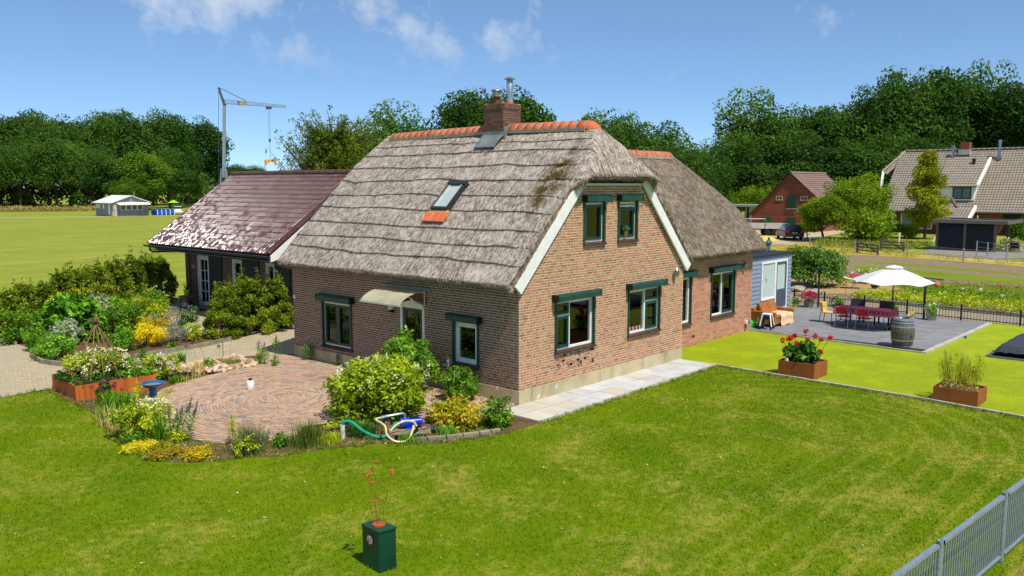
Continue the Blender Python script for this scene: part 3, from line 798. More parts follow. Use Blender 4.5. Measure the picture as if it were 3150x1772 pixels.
m = MB(); m.bb(-0.03,-0.012,3.0,4.95,2.5,2.56); m.build('wall_rail', M_grey, cn)
for yy in (3.24, 4.64):
    m = MB(); m.tube([(*[cprof(i/6)[0]],yy,cprof(i/6)[1]-0.03) for i in range(7)], 0.016, 5); m.tube([(-0.02,yy,2.5),(-0.02,yy,2.1)], 0.014, 5); m.tube([(-0.02,yy,2.12),(-0.3,yy,2.22),(-0.62,yy,2.42)], 0.013, 5)
    m.build('bracket', M_white, cn)
nl = thing('number_lamp', 'small white house number lamp beside the front door', 'lamp', (-0.02,4.52,1.96))
m = MB(); m.bb(-0.13,-0.015,4.44,4.56,1.9,2.06); m.build('lamp_body', M_white, nl, bevel=0.01)
m = MB(); m.bb(-0.12,-0.02,4.45,4.55,1.82,1.9); m.build('lamp_base', pm('black_plastic', (26,28,30), (18,20,22), 4, 0.5), nl)
m = MB()  # the figure 2 on its face
for a, b, c, d in ((4.475,4.525,2.03,2.04),(4.475,4.485,1.99,2.035),(4.475,4.525,1.98,1.99),(4.515,4.525,1.94,1.985),(4.475,4.525,1.925,1.935)): m.bb(-0.133,-0.131,a,b,c,d)
m.build('number_two', MATS['black_plastic'], nl)
m = MB(); m.bb(-0.05,-0.012,9.0,9.08,1.8,1.9); m.build('junction_box', M_white, house)

# --- wall lamps (steel cones) --------------------------------------------------------
M_steel = pm('brushed_steel', (176,178,176), (140,142,140), 20.0, 0.25, metal=1.0)
for (x, y, z) in ((6.86,-0.02,2.70),(12.98,0.86,2.44)):
    m = MB(); m.lathe((x,y-0.09,z-0.1), [(0.035,-0.04),(0.09,0.06),(0.092,0.09),(0.05,0.17),(0.012,0.22)], 14); m.bb(x-0.02,x+0.02,y-0.06,y+0.012,z-0.06,z+0.0)
    m.build('wall_lamp', M_steel, house, smooth=True)

# --- white bargeboards ---------------------------------------------------------------
def board(p, q, w, th, nrm):
    m = MB(); p, q = Vector(p), Vector(q); d = (q-p).normalized(); nv = Vector(nrm); s = d.cross(nv).normalized()
    if s.z < 0: s = -s
    m.prism([p, q, q+s*w, p+s*w], nv*th); m.build('bargeboard', M_white, house)
board((-0.05,-0.05,2.69),(2.42,-0.05,5.26),0.26,0.07,(0,-1,0)); board((W+0.05,-0.05,2.69),(W-2.42,-0.05,5.26),0.26,0.07,(0,-1,0))
m = MB(); m.bb(2.36,5.06,-0.05,-0.012,5.215,5.26); m.build('fascia', M_white, house)

# --- thatch: height fields ------------------------------------------------------------
def smin(a, b, k):
    h = np.clip(0.5+0.5*(b-a)/k, 0, 1); return b*(1-h)+a*h-k*h*(1-h)
def vnoise(x, y, s, seed):
    g = np.random.default_rng(seed).random((128,128)); xi = x/s; yi = y/s
    x0 = np.floor(xi).astype(int); y0 = np.floor(yi).astype(int); fx = xi-x0; fy = yi-y0
    fx = fx*fx*(3-2*fx); fy = fy*fy*(3-2*fy); q = lambda i,j: g[(x0+i)%128,(y0+j)%128]
    return (q(0,0)*(1-fx)+q(1,0)*fx)*(1-fy)+(q(0,1)*(1-fx)+q(1,1)*fx)*fy-0.5
def main_h(X, Y):
    left = 2.93+0.937*(X+0.5)+0.10*np.sin(np.clip((X+0.5)/4.2,0,1)*math.pi)
    right = 2.93+0.937*(7.92-X)+0.10*np.sin(np.clip((7.92-X)/4.2,0,1)*math.pi)
    hip = 5.40+1.58*(Y+0.42)+0.10*np.sin(np.clip((Y+0.42)/0.9,0,1)*math.pi)
    hipf = 5.9+3.0*(9.22-Y)
    z = smin(left, right, 0.25); z = smin(z, hip, 0.26); z = smin(z, hipf, 0.1)
    return z
def wing_h(X, Y):
    f = 2.98+1.055*(Y-0.42)+0.10*np.sin(np.clip((Y-0.42)/3.1,0,1)*math.pi)
    b = 2.98+1.055*(6.9-Y)
    e = 4.85+1.35*(14.02-X)
    z = smin(f, b, 0.25); return smin(z, e, 0.7)
def courses(Z, wob, step, amp):
    s = (Z+wob)/step; fr = s-np.floor(s); return amp*(1-fr)
def thatch(name, hf, x0, x1, y0, y1, dx, dy, mat, steps, seed, thick=0.19, ys=None):
    yv = np.arange(y0, y1+1e-6, dy)
    if steps:      # rows gathered at the lower edge of every course on the front slope
        xs, kc, fr = [], [], []
        edges = np.concatenate([[x0], x0+np.cumsum(np.random.default_rng(9).uniform(0.30,0.46,10))]); edges = edges[edges < 3.3]; edges = np.append(edges, 3.4)
        for k in range(len(edges)-1):
            a, b = edges[k], edges[k+1]; q = np.concatenate([[a-0.008 if k else a], np.arange(a+0.03, b-0.02, 0.04), [b+0.012]])
            xs += list(q); kc += [k]*len(q); fr += list((q-a)/(b-a))
        tail = np.arange(3.45, x1+1e-6, 0.06); xs = np.array(xs+list(tail)); kc = np.array(kc+[99]*len(tail)); fr = np.array(fr+[1.0]*len(tail))
    else: xs = np.arange(x0, x1+1e-6, dx)
    X, Y = np.meshgrid(xs, yv, indexing='ij')
    if ys is not None: a0 = ys(X); Y = np.where(Y < 2.0, a0 + (Y-y0)*(2.0-a0)/(2.0-y0), Y)
    c = 0.0
    if steps:
        kk = kc[:,None]; fq = fr[:,None]
        wl_ = 0.10*vnoise(Y+kk*3.7, Y*0+kk*5.1, 1.6, seed)+0.05*vnoise(Y+kk*7.7, Y*0+kk*3.1, 0.6, seed+1)
        wu_ = 0.10*vnoise(Y+(kk+1)*3.7, Y*0+(kk+1)*5.1, 1.6, seed)+0.05*vnoise(Y+(kk+1)*7.7, Y*0+(kk+1)*3.1, 0.6, seed+1)
        wl_ = np.where(kk == 0, 0, wl_); msk = (kk < 90)
        X = X + np.where(msk, wl_*(1-fq)+wu_*fq*np.where(kk >= len(edges)-2, 0, 1), 0)
        fade_ = np.clip((Y-0.2)/0.6, 0.0, 1)
        c = np.where(msk, 0.024*(1-fq)*(0.75+0.9*vnoise(Y+kk*11.3, Y*0+kk*2.7, 0.8, seed+4))*np.where(kk == 0, 0.3, 1), 0)*fade_
    Z = hf(X, Y)
    Zt = Z + c + 0.028*vnoise(X, Y, 0.5, seed+2) + 0.014*vnoise(X, Y, 0.12, seed+3) + 0.012*(np.random.default_rng(seed).random(X.shape)-0.5)
    # ragged border
    Xj, Yj = X.copy(), Y.copy()
    e = np.random.default_rng(seed+5)
    for arr, idx, sg in ((Xj,(0,slice(None)),1),(Xj,(-1,slice(None)),1),(Yj,(slice(None),0),1),(Yj,(slice(None),-1),1)):
        arr[idx] += e.normal(0,0.016,arr[idx].shape)+0.10*vnoise(X[idx],Y[idx],0.9,seed+8)
    nx, ny = X.shape; idx = np.arange(nx*ny).reshape(nx, ny)
    V = [np.stack([Xj,Yj,Zt],-1).reshape(-1,3)]; F = np.stack([idx[:-1,:-1],idx[1:,:-1],idx[1:,1:],idx[:-1,1:]],-1).reshape(-1,4)
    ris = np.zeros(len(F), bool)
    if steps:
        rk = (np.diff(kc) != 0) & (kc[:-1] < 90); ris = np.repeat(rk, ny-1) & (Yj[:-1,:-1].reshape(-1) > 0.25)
    # rounded lip + underside
    Xi = np.clip(X, x0+0.1, x1-0.1); Yi = np.clip(Y, (y0 if ys is None else ys(X))+0.1, y1-0.1)
    V.append(np.stack([Xi, Yi, hf(Xi,Yi)-thick+0.02*vnoise(X,Y,0.3,seed+7)],-1).reshape(-1,3)); off = nx*ny
    Fb = (F+off)[:, ::-1]
    ring = np.concatenate([idx[:,0], idx[-1,1:], idx[-2::-1,-1], idx[0,-2:0:-1]])
    a = ring; b = np.roll(ring,-1); S = np.stack([b, a, a+off, b+off],-1)[:, ::-1]
    S = np.stack([a, a+off, b+off, b],-1)
    o = np_obj(name, np.concatenate(V), np.concatenate([F,Fb,S]), mat, house, smooth=False)
    if steps:
        o.data.materials.append(pm('reed_end_shade', (134,119,104), (98,86,75), 20, 0.95)); mi = np.zeros(len(o.data.polygons), dtype=np.int32); mi[:len(F)][ris] = 1; o.data.polygons.foreach_set('material_index', mi)  # course risers coloured darker: painted shadow lines between the thatch courses
    return o
def thatch_mat(name, base, light, dark, moss, mossf, amt):
    t = NT(name); p = t.geo()
    s1 = t.noise(t.mapping(p, (5,30,5)), 1.0, 4.0, 0.7); s2 = t.noise(t.mapping(p, (30,5,5)), 1.0, 4.0, 0.7)
    sn_ = t.node('ShaderNodeSeparateXYZ'); t.l.new(t.node('ShaderNodeNewGeometry').outputs['True Normal'], sn_.inputs[0])
    s = t.mix(t.ramp(t.math('ABSOLUTE', sn_.outputs[1]), 0.3, 0.5), s1, s2)
    f = t.noise(p, 38.0, 4.0, 0.8)
    b = t.noise(p, 1.1, 4.0, 0.6)
    md = t.noise(p, 5.0, 4.0, 0.65)
    k1 = t.noise(t.mapping(p, (6,22,6)), 1.0, 1.0, 0.4); k2 = t.noise(t.mapping(p, (22,6,6)), 1.0, 1.0, 0.4)
    kk = t.mix(t.ramp(t.math('ABSOLUTE', sn_.outputs[1]), 0.3, 0.5), k1, k2)
    c = t.mix(t.ramp(kk, 0.40, 0.60), lin(dark), lin(base))
    c = t.mix(t.math('MULTIPLY', t.ramp(s, 0.50, 0.62), 0.85), c, lin(light))
    c = t.mix(t.math('MULTIPLY', t.ramp(f, 0.52, 0.62), 0.6), c, lin(light))
    c = t.mix(t.ramp(t.noise(t.mapping(p,(1,1,1),(0,0,0),(3,7,1)), 24.0, 3.0, 0.7), 0.56, 0.64), c, lin(tuple(x*0.62 for x in dark)))
    c = t.mix(t.math('MULTIPLY', t.ramp(b, 0.45, 0.72), 0.45), c, lin(light))
    c = t.mix(t.math('MULTIPLY', t.ramp(md, 0.48, 0.70), 0.7), c, lin(dark))
    sp = t.node('ShaderNodeSeparateXYZ'); t.l.new(p, sp.inputs[0])
    if mossf:   # moss patches by the hip corner of the main roof
        gx = t.math('ABSOLUTE', t.math('SUBTRACT', sp.outputs[1], 0.62)); gz = t.math('ABSOLUTE', t.math('SUBTRACT', sp.outputs[2], 5.35))
        m = t.math('SUBTRACT', 1.25, t.math('ADD', t.math('MULTIPLY', gx, 1.7), t.math('MULTIPLY', gz, 0.9)))
        band = t.math('ABSOLUTE', t.math('SINE', t.math('MULTIPLY', sp.outputs[2], 9.5)))
        mk = t.math('MULTIPLY', t.ramp(m, 0.05, 0.7), t.ramp(t.math('ADD', t.noise(p, 4.5, 6.0, 0.75), t.math('MULTIPLY', band, 0.14)), 0.48, 0.60))
    else:
        mk = t.math('MULTIPLY', t.ramp(t.noise(p, 3.4, 6.0, 0.78), 0.47, 0.60), amt)
    c = t.mix(mk, c, t.mix(f, lin(moss), lin((54,42,22))))
    t.bump(t.math('ADD', t.math('MULTIPLY', s, 1.0), t.math('MULTIPLY', f, 0.6)), 0.9, 0.03)
    return t.fin(c, 0.95, 0, 0.12)
M_thatch = thatch_mat('grey_thatch', (172,158,144), (216,205,190), (92,80,71), (92,76,26), True, 1.0)
M_thatchw = thatch_mat('mossy_thatch', (136,122,108), (178,162,144), (70,60,52), (100,84,36), False, 0.55)
def verge(X):
    a = np.clip((X-1.75)/0.35, 0, 1)*np.clip((5.67-X)/0.35, 0, 1); return -0.10-0.30*a*a*(3-2*a)
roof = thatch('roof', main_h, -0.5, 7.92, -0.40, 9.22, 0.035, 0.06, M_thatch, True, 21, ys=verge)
roof['label'] = 'grey thatch laid in courses over the main house'
roofw = thatch('roof', wing_h, 6.2, 14.02, 0.42, 6.9, 0.06, 0.05, M_thatchw, False, 33)
roofw['label'] = 'darker mossy thatch over the rear wing'
# loose straw ends on the surface and hanging at the eaves
def straws(parent, hf, mat, boxr, n, seed, edge):
    g = np.random.default_rng(seed); x0, x1, y0, y1 = boxr
    X = g.uniform(x0+0.02, x1-0.02, n); Y = g.uniform(y0+0.02, y1-0.02, n)
    k = int(n*edge)
    if parent is roof:
        X[:k//2] = x0+0.01+g.random(k//2)*0.05; Y[k//2:k] = -9
        Y = np.maximum(Y, verge(X)+0.01+g.random(n)*0.04)
    else: Y[:k//2] = y0+0.01+g.random(k//2)*0.05; X[k//2:k] = x1-0.01-g.random(k-k//2)*0.05
    e = 0.02; Z = hf(X,Y); gx = (hf(X+e,Y)-hf(X-e,Y))/(2*e); gy = (hf(X,Y+e)-hf(X,Y-e))/(2*e)
    d = np.stack([-gx,-gy,-(gx*gx+gy*gy)],-1); d /= np.linalg.norm(d,axis=1)[:,None]+1e-9
    nrm = np.stack([-gx,-gy,np.ones(n)],-1); nrm /= np.linalg.norm(nrm,axis=1)[:,None]
    d = d + g.normal(0,0.22,(n,3)) + nrm*g.uniform(-0.05,0.22,(n,1)); d /= np.linalg.norm(d,axis=1)[:,None]
    sd = np.cross(d,nrm); sd /= np.linalg.norm(sd,axis=1)[:,None]+1e-9
    ln = g.uniform(0.05,0.13,(n,1)); w = g.uniform(0.004,0.010,(n,1))
    lift = 0.02 if parent is roof else 0.02
    b = np.stack([X,Y,Z],-1)+nrm*g.uniform(0.0,lift,(n,1)); b[:k] -= nrm[:k]*g.uniform(0.0,0.26,(k,1))
    V = np.stack([b-sd*w,b+sd*w,b+d*ln],1).reshape(-1,3); F = np.arange(3*n).reshape(-1,3)
    return np_obj('straw', V, F, mat, parent, tone=g.random(n), kind='stuff')
def straw_mat(name, stops):
    t = NT(name); a = t.node('ShaderNodeAttribute', attribute_name='tone').outputs['Fac']
    return t.fin(t.ramps(a, [(q, lin(c)) for q, c in stops]), 0.9, 0, 0.15)
straws(roof, main_h, straw_mat('straw_grey', [(0,(88,78,70)),(0.4,(150,136,122)),(0.8,(200,188,170)),(1,(218,196,150))]), (-0.5,7.92,-0.4,9.22), 20000, 3, 0.55)
straws(roofw, wing_h, straw_mat('straw_dark', [(0,(60,52,46)),(0.5,(116,104,92)),(0.9,(164,150,134)),(1,(206,180,130))]), (6.6,14.02,0.42,4.2), 14000, 4, 0.4)

# --- ridge tiles -----------------------------------------------------------------------
def tile_mat(name, stops, spots):
    t = NT(name); p = t.geo(); k = t.tone()
    c = t.ramps(k, [(q, lin(x)) for q, x in stops])
    c = t.mix(t.ramp(t.noise(p, 9.0, 5.0, 0.7), 0.62, 0.70), c, lin(spots))
    c = t.mix(t.math('MULTIPLY', t.ramp(t.noise(p, 3.0, 4.0), 0.4, 0.7), 0.4), c, t.mix(1.0, c, (0.6,0.5,0.45), 'MULTIPLY'))
    t.bump(t.noise(p, 60, 3), 0.2, 0.006); return t.fin(c, 0.7, 0, 0.3)
M_otile = tile_mat('orange_ridge_tile', [(0,(190,98,60)),(0.4,(206,112,70)),(0.75,(196,94,56)),(1,(170,88,60))], (214,190,150))
M_grout = pm('ridge_mortar', (170,158,142), (132,122,108), 12, 0.95, bump=0.5, bscale=30)
def ridge(parent, p, q, n, w, h, endcaps=(True, True)):
    p, q = Vector(p), Vector(q); d = (q-p); stp = d/n; dn = d.normalized(); side = dn.cross(Z0)
    mm = MB(); K = 9; L1 = stp.length*1.08
    def prof(s): return [side*(math.cos(math.pi*i/(K-1))*w*s) + Z0*(math.sin(math.pi*i/(K-1))*h*s) for i in range(K)]
    vs = [v for v in prof(1.0)] + [v + dn*L1 for v in prof(1.05)] + [v*0.9 for v in prof(1.0)] + [v*0.9 + dn*L1 for v in prof(1.05)]
    fs = [(i, i+1, K+i+1, K+i) for i in range(K-1)] + [(K+i, K+i+1, 3*K+i+1, 3*K+i) for i in range(K-1)] + [(i+1, i, 2*K+i, 2*K+i+1) for i in range(K-1)]
    mm.add(vs, fs); me = bpy.data.meshes.new('ridge_tile'); me.from_pydata(mm.v, [], mm.f); me.materials.append(M_otile); me.update()
    me.polygons.foreach_set('use_smooth', [True]*len(me.polygons))
    for i in range(n):
        o = bpy.data.objects.new('ridge_tile', me); link(o); o.parent = parent; o.location = p + stp*i - ORG[parent.name]
        o.rotation_euler = (random.uniform(-.02,.02), random.uniform(-.02,.02), random.uniform(-.02,.02))
    g = MB()
    for i in range(n+1):      # mortar collars between the tiles and a bed below
        c = p + stp*i; ring = []
        for s, off in ((1.075,-0.025),(1.09,0.025)):
            ring += [c + dn*off + v for v in prof(s)]
        g.add(ring, [(j, j+1, K+j+1, K+j) for j in range(K-1)])
    for s in (-1, 1):
        g.bar(p + side*w*s*1.02 - Z0*0.02, q + side*w*s*1.02 - Z0*0.02, 0.09, 0.09)
    g.build('ridge_mortar', M_grout, parent)
    for e, (pt, sg) in zip(endcaps, ((p,-1),(q,1))):
        if e:
            b = MB(); K2 = 10; vs, fs = [], []
            for i in range(6):
                a = i/5*math.pi/2; rr = math.cos(a); xx = math.sin(a)*0.34
                for jn in range(K2): th = math.pi*jn/(K2-1); vs.append(pt + dn*sg*xx + side*(math.cos(th)*w*1.04*rr) + Z0*(math.sin(th)*h*1.04*rr - 0.10*math.sin(a)))
            for i in range(5):
                for jn in range(K2-1): a = i*K2+jn; fs.append((a, a+1, a+1+K2, a+K2) if sg > 0 else (a+1, a, a+K2, a+1+K2))
            b.add(vs, fs); b.build('ridge_end_tile', M_otile, parent, smooth=True)
ridge(roof, (3.71,0.72,6.70), (3.71,3.46,6.74), 9, 0.25, 0.22, (True, False))
ridge(roof, (3.71,4.34,6.74), (3.71,8.55,6.66), 15, 0.25, 0.22, (False, True))
ridge(roofw, (8.6,3.66,6.20), (12.3,3.66,6.20), 12, 0.24, 0.21, (False, True))

# --- chimney -------------------------------------------------------------------------------
m = MB(); m.bb(3.32,4.07,3.51,4.26,5.9,7.5); ch = m.build('chimney', pm('dark_mortar', (110,96,86), (90,78,70), 9, 0.95), roof)
for PP, uu, nn, a0, a1 in (((3.32,0,0), Y0, -X0, 3.51, 4.26), ((0,3.51,0), X0, -Y0, 3.32, 4.07)):
    m = MB(); z = 6.1; row = 0
    while z < 7.36:
        x = a0 - (0.11 if row % 2 else 0)
        while x < a1-0.01:
            s0, s1 = max(x,a0-0.004)+0.004, min(x+0.22,a1+0.004)-0.006
            if s1-s0 > 0.03: m.wb(PP, uu, nn, s0, s1, -0.02, 0.006+random.uniform(-.002,.002), z+0.005, z+0.062, tone=random.random())
            x += 0.22
        z += 0.067; row += 1
    k = 11
    for i in range(k): m.wb(PP, uu, nn, a0+(a1-a0)*i/k+0.004, a0+(a1-a0)*(i+1)/k-0.004, -0.02, 0.02, 7.375, 7.52, tone=random.random())
    m.build('chimney_bricks', M_bchim, roof, kind='stuff', tones=True)
m = MB(); m.bb(3.33,4.06,3.52,4.25,7.5,7.53)
for c in ((3.34,3.52),(3.36,4.2),(4.03,3.54)): m.ball((c[0],c[1],7.52), (0.05,0.05,0.025), 7, 4)
m.build('chimney_cap', pm('lichen_mortar', (150,140,110), (190,160,60), 9, 0.95), roof)
M_rust = pm('rusty_iron', (112,66,50), (84,54,46), 12, 0.8, bump=0.2)
m = MB(); m.lathe((3.58,4.0,7.5), [(0.11,0),(0.11,0.24),(0.08,0.26)], 14); m.build('flue', M_rust, roof, smooth=True)
m = MB(); m.lathe((3.58,4.0,7.74), [(0.16,0),(0.17,0.02),(0.12,0.03),(0.13,0.1),(0.12,0.15),(0.17,0.17),(0.16,0.2),(0.05,0.23)], 16); m.build('flue_cowl', pm('dull_aluminium', (190,192,188), (120,116,110), 12, 0.4, metal=0.8), roof, smooth=True)
m = MB(); m.lathe((3.86,3.74,7.5), [(0.11,0),(0.11,0.09),(0.1,0.1)], 14); m.build('flue_collar', pm('rust_orange', (190,104,64), (160,84,52), 12, 0.85), roof)
m = MB(); m.lathe((3.86,3.74,7.58), [(0.095,0),(0.095,0.62),(0.08,0.64),(0.16,0.66),(0.165,0.68),(0.03,0.74)], 16); m.build('flue_pipe', pm('galvanised_flue', (186,194,198), (150,160,166), 5, 0.35, metal=0.7), roof, smooth=True)
m = MB()   # lead apron at the chimney foot
def rz(x): return 2.93+0.937*(x+0.5)+0.10*math.sin(min(1,(x+0.5)/4.2)*math.pi)
m.prism([(2.90,3.48,rz(2.9)+0.10),(2.90,4.28,rz(2.9)+0.10),(3.32,4.28,rz(3.32)+0.12),(3.32,3.48,rz(3.32)+0.12)], (-0.01,0,0.015)); m.bb(3.28,3.315,3.44,4.3,rz(3.32)+0.02,rz(3.32)+0.2); m.bb(3.3,3.5,3.44,3.485,rz(3.32),rz(3.32)+0.34)
m.build('lead_apron', M_lead, roof)

# --- skylight --------------------------------------------------------------------------------
sdir = Vector((1,0,0.937+0.01)).normalized(); snrm = Vector((-sdir.z,0,sdir.x))
def SL(a, b, d):    # a up the slope from X=1.05, b along Y, d out of the slope
    return Vector((1.06, b, rz(1.06)+0.03)) + sdir*a + snrm*d
def sbox(mb, a0, a1, b0, b1, d0, d1):
    vs = [SL(a,b,d) for d in (d0,d1) for a,b in ((a0,b0),(a1,b0),(a1,b1),(a0,b1))]
    mb.add(vs, [(3,2,1,0),(4,5,6,7),(0,1,5,4),(1,2,6,5),(2,3,7,6),(3,0,4,7)])
M_anth = pm('anthracite_metal', (66,70,74), (52,56,60), 4, 0.45, metal=0.5)
m = MB(); sbox(m,0,0.07,3.42,4.06,-0.05,0.13); sbox(m,0.93,1.06,3.40,4.08,-0.05,0.15); sbox(m,0.07,0.93,3.42,3.49,-0.05,0.12); sbox(m,0.07,0.93,3.99,4.06,-0.05,0.12)
sk = m.build('skylight', M_anth, roof)
m = MB(); sbox(m,0.07,0.93,3.495,3.53,0.0,0.125); sbox(m,0.07,0.93,3.95,3.985,0.0,0.125); sbox(m,0.07,0.1,3.53,3.95,0.0,0.125); m.build('sash', pm('pale_aluminium', (206,208,204), (180,184,184), 4, 0.4, metal=0.3), sk)
def skyglass():
    t = NT('skylight_glass'); return t.fin(t.mix(t.noise(t.obj(),2.0), lin((150,172,170)), lin((176,190,180))), 0.06, 0.0, 0.9)
m = MB(); sbox(m,0.1,0.93,3.53,3.95,0.03,0.09); m.build('pane', skyglass(), sk)
m = MB(); sbox(m,-0.2,0.0,3.38,4.1,-0.02,0.06); m.build('mortar_apron', pm('yellow_lime', (190,166,96), (170,146,84), 8, 0.9), sk)
for i in range(8):
    m = MB(); m.add([SL(-0.42,3.3+i*0.105,0.03),SL(-0.42,3.35+i*0.105,0.10),SL(-0.42,3.40+i*0.105,0.03),SL(-0.12,3.3+i*0.105,0.06),SL(-0.12,3.35+i*0.105,0.13),SL(-0.12,3.40+i*0.105,0.06)], [(0,1,4,3),(1,2,5,4),(0,2,1),(3,4,5)]); m.build('tile', M_otile, sk)
# white rear bargeboard peeping past the wing
m = MB(); pa, pb = Vector((17.6,7.2,4.75)), Vector((17.6,5.95,3.95))
board((16.2,6.9,4.82),(16.2,5.65,3.75),0.17,0.05,(1,0,0))
# ================================================================== LEFT HOUSE WITH GLAZED TILES
th = thing('tiled_house', 'low brick house with glossy dark purple tiled roof and charcoal shutters', 'house', (3.8,14,0))
M_bleft = brickmat('purple_brown_brick', [(0,(104,76,66)),(0.4,(126,94,82)),(0.8,(112,82,72)),(1,(94,72,66))])
LH = [(20.9,21.96,0.02,2.22),(18.3,19.1,1.05,2.2),(15.95,16.62,1.05,2.2)]
lw = wall('side_wall', th, (3.8,0,0), Y0, -X0, 14.0, 23.0, 0, lambda y: 3.6, LH, pm('taupe_mortar', (138,120,106), (122,104,92), 9, 0.95))
lay_bricks(lw, (3.8,0,0), Y0, -X0, 14.0, 23.0, 0.0, lambda y: 3.4, LH, M_bleft, course=0.064, bond='run', proud=0.005)
m = MB(); m.prism([(4.04,22.99,0),(8.6,22.99,0),(8.6,22.99,3.6),(6.2,22.99,5.5),(4.04,22.99,3.7)], (0,-0.24,0)); m.prism([(4.04,14.0,0),(8.6,14.0,0),(8.6,14.0,3.6),(6.2,14.0,5.5),(4.04,14.0,3.7)], (0,0.24,0)); m.bb(8.36,8.6,14.24,22.75,0,3.6)
m.build('gable_walls', M_bleft, th)
m = MB(); m.bb(4.04,8.36,14.24,22.75,0.0,0.04); m.bb(6.0,6.1,14.3,22.7,0.04,2.6); m.build('floor', M_floor, th)
# roof deck and soffit
RX0, RZ0, RX1, RZ1, RY0, RY1 = 2.05, 2.74, 6.2, 5.68, 13.62, 22.82
m = MB(); m.prism([(RX0,RY0,RZ0-0.05),(RX1,RY0,RZ1-0.05),(10.35,RY0,RZ0-0.05),(10.3,RY0,RZ0-0.16),(RX1,RY0,RZ1-0.2),(RX0+0.05,RY0,RZ0-0.16)], (0,RY1-RY0,0))
tr_ = m.build('roof', pm('roof_deck', (60,46,44), (50,40,38), 4, 0.8), th)
m = MB(); m.bb(2.12,3.79,13.7,22.78,2.50,2.53); m.build('soffit', pm('grey_soffit', (120,118,112), (104,102,98), 3, 0.8), th)
def glaze():
    t = NT('glazed_tile'); p = t.geo(); k = t.tone()
    c = t.ramps(k, [(0,lin((64,38,40))),(0.4,lin((80,46,47))),(0.75,lin((72,43,47))),(1,lin((92,56,53)))])
    c = t.mix(t.ramp(t.noise(p, 14, 4), 0.66, 0.75), c, lin((130,100,84)))
    t.bump(t.noise(p, 30, 2), 0.08, 0.006)
    t.fin(c, t.math('ADD', t.math('MULTIPLY', t.ramp(t.noise(t.mapping(p,(3,12,3)), 1.6, 3, 0.6), 0.46, 0.6), 0.45), 0.19), 0, 0.26)
    return t.m
M_glaze = glaze()
sl = Vector((RX1-RX0,0,RZ1-RZ0)); SLN = sl.length; sl.normalize(); sn = Vector((-sl.z,0,sl.x))
rows, cols = 17, 46; ex = SLN/rows; wd = (RY1-RY0)/cols
TS = [0,0.2,0.42,0.60,0.67,0.74,0.81,0.88,0.94,1.0]
def th_(s): return -0.010*math.sin(math.pi*s/0.6) if s < 0.6 else 0.050*math.sin(math.pi*(s-0.6)/0.4)**2
def tile_geo(base, mb, tone):
    K = len(TS); vs = []
    for a, lift in ((0.0,0.048),(ex*1.12,0.020)):
        vs += [base + Y0*(s*wd*1.01) + sl*a + sn*(lift+th_(s)) for s in TS]
    vs += vs[:K]
    vs += [base + Y0*(s*wd*1.01) + sn*(0.02+th_(s)) for s in TS]
    fs = [(i+1, i, K+i, K+i+1) for i in range(K-1)] + [(2*K+i, 2*K+i+1, 3*K+i+1, 3*K+i) for i in range(K-1)]
    mb.add(vs, fs, tone)
tmb = MB(); tile_geo(Vector((0,0,0)), tmb, 0.5); tme = bpy.data.meshes.new('roof_tile'); tme.from_pydata(tmb.v, [], tmb.f); tme.materials.append(M_glaze); tme.update(); tme.polygons.foreach_set('use_smooth', [True]*len(tme.polygons))
allt = []
for r_ in range(rows):
    for c_ in range(cols):
        allt.append(Vector((RX0,RY0,RZ0)) + sl*(r_*ex) + Y0*(c_*wd))
allt.sort(key=lambda v: (v-Vector((-15.06,-13.17,5.2))).length)
rest = MB()
for i, v in enumerate(allt):
    if i < 300:
        o = bpy.data.objects.new('roof_tile', tme); link(o); o.parent = tr_; o.location = v - ORG[tr_.name] + sn*random.uniform(-.004,.006); o.rotation_euler = (random.uniform(-.022,.022), random.uniform(-.012,.012), random.uniform(-.012,.012))
    else: tile_geo(v + sn*random.uniform(-.005,.007), rest, random.random())
rt_ = rest.build('roof_tiles', M_glaze, tr_, kind='stuff', tones=True); rt_.data.polygons.foreach_set('use_smooth', [True]*len(rt_.data.polygons))
def half_round(parent, name, p, q, n, rad, mat):
    p, q = Vector(p), Vector(q); stp = (q-p)/n; dn = stp.normalized(); side = dn.cross(Z0).normalized(); up = side.cross(dn); K = 8
    vs = []
    for a, s in ((0,1.0),(stp.length*1.1,1.14)):
        vs += [dn*a + side*(math.cos(math.pi*i/(K-1))*rad*s) + up*(math.sin(math.pi*i/(K-1))*rad*s) for i in range(K)]
    mb = MB(); mb.add(vs, [(i, i+1, K+i+1, K+i) for i in range(K-1)] + [tuple(range(K,2*K))])
    me = bpy.data.meshes.new(name); me.from_pydata(mb.v, [], mb.f); me.materials.append(mat); me.update(); me.polygons.foreach_set('use_smooth', [True]*len(me.polygons))
    for i in range(n):
        o = bpy.data.objects.new(name, me); link(o); o.parent = parent; o.location = p+stp*i-ORG[parent.name]
half_round(tr_, 'ridge_tile', (RX1,RY0,RZ1+0.02), (RX1,RY1,RZ1+0.02), 26, 0.13, brickmat('ridge_clay', [(0,(96,60,54)),(0.5,(122,78,66)),(1,(108,66,58))], rough=0.5))
half_round(tr_, 'verge_tile', Vector((RX0-0.02,RY0-0.02,RZ0+0.05)), Vector((RX1,RY0-0.02,RZ1+0.05)), 14, 0.10, M_glaze)
m = MB(); m.prism([(2.05,13.5,2.5),(2.05,13.5,2.72),(6.2,13.5,5.68),(6.2,13.5,5.2),(2.55,13.5,2.62)], (0,0.05,0)); m.prism([(2.4,13.56,2.54),(3.9,13.56,2.54),(3.9,13.56,3.5)], (0,0.04,0)); m.build('bargeboard', M_white, th)
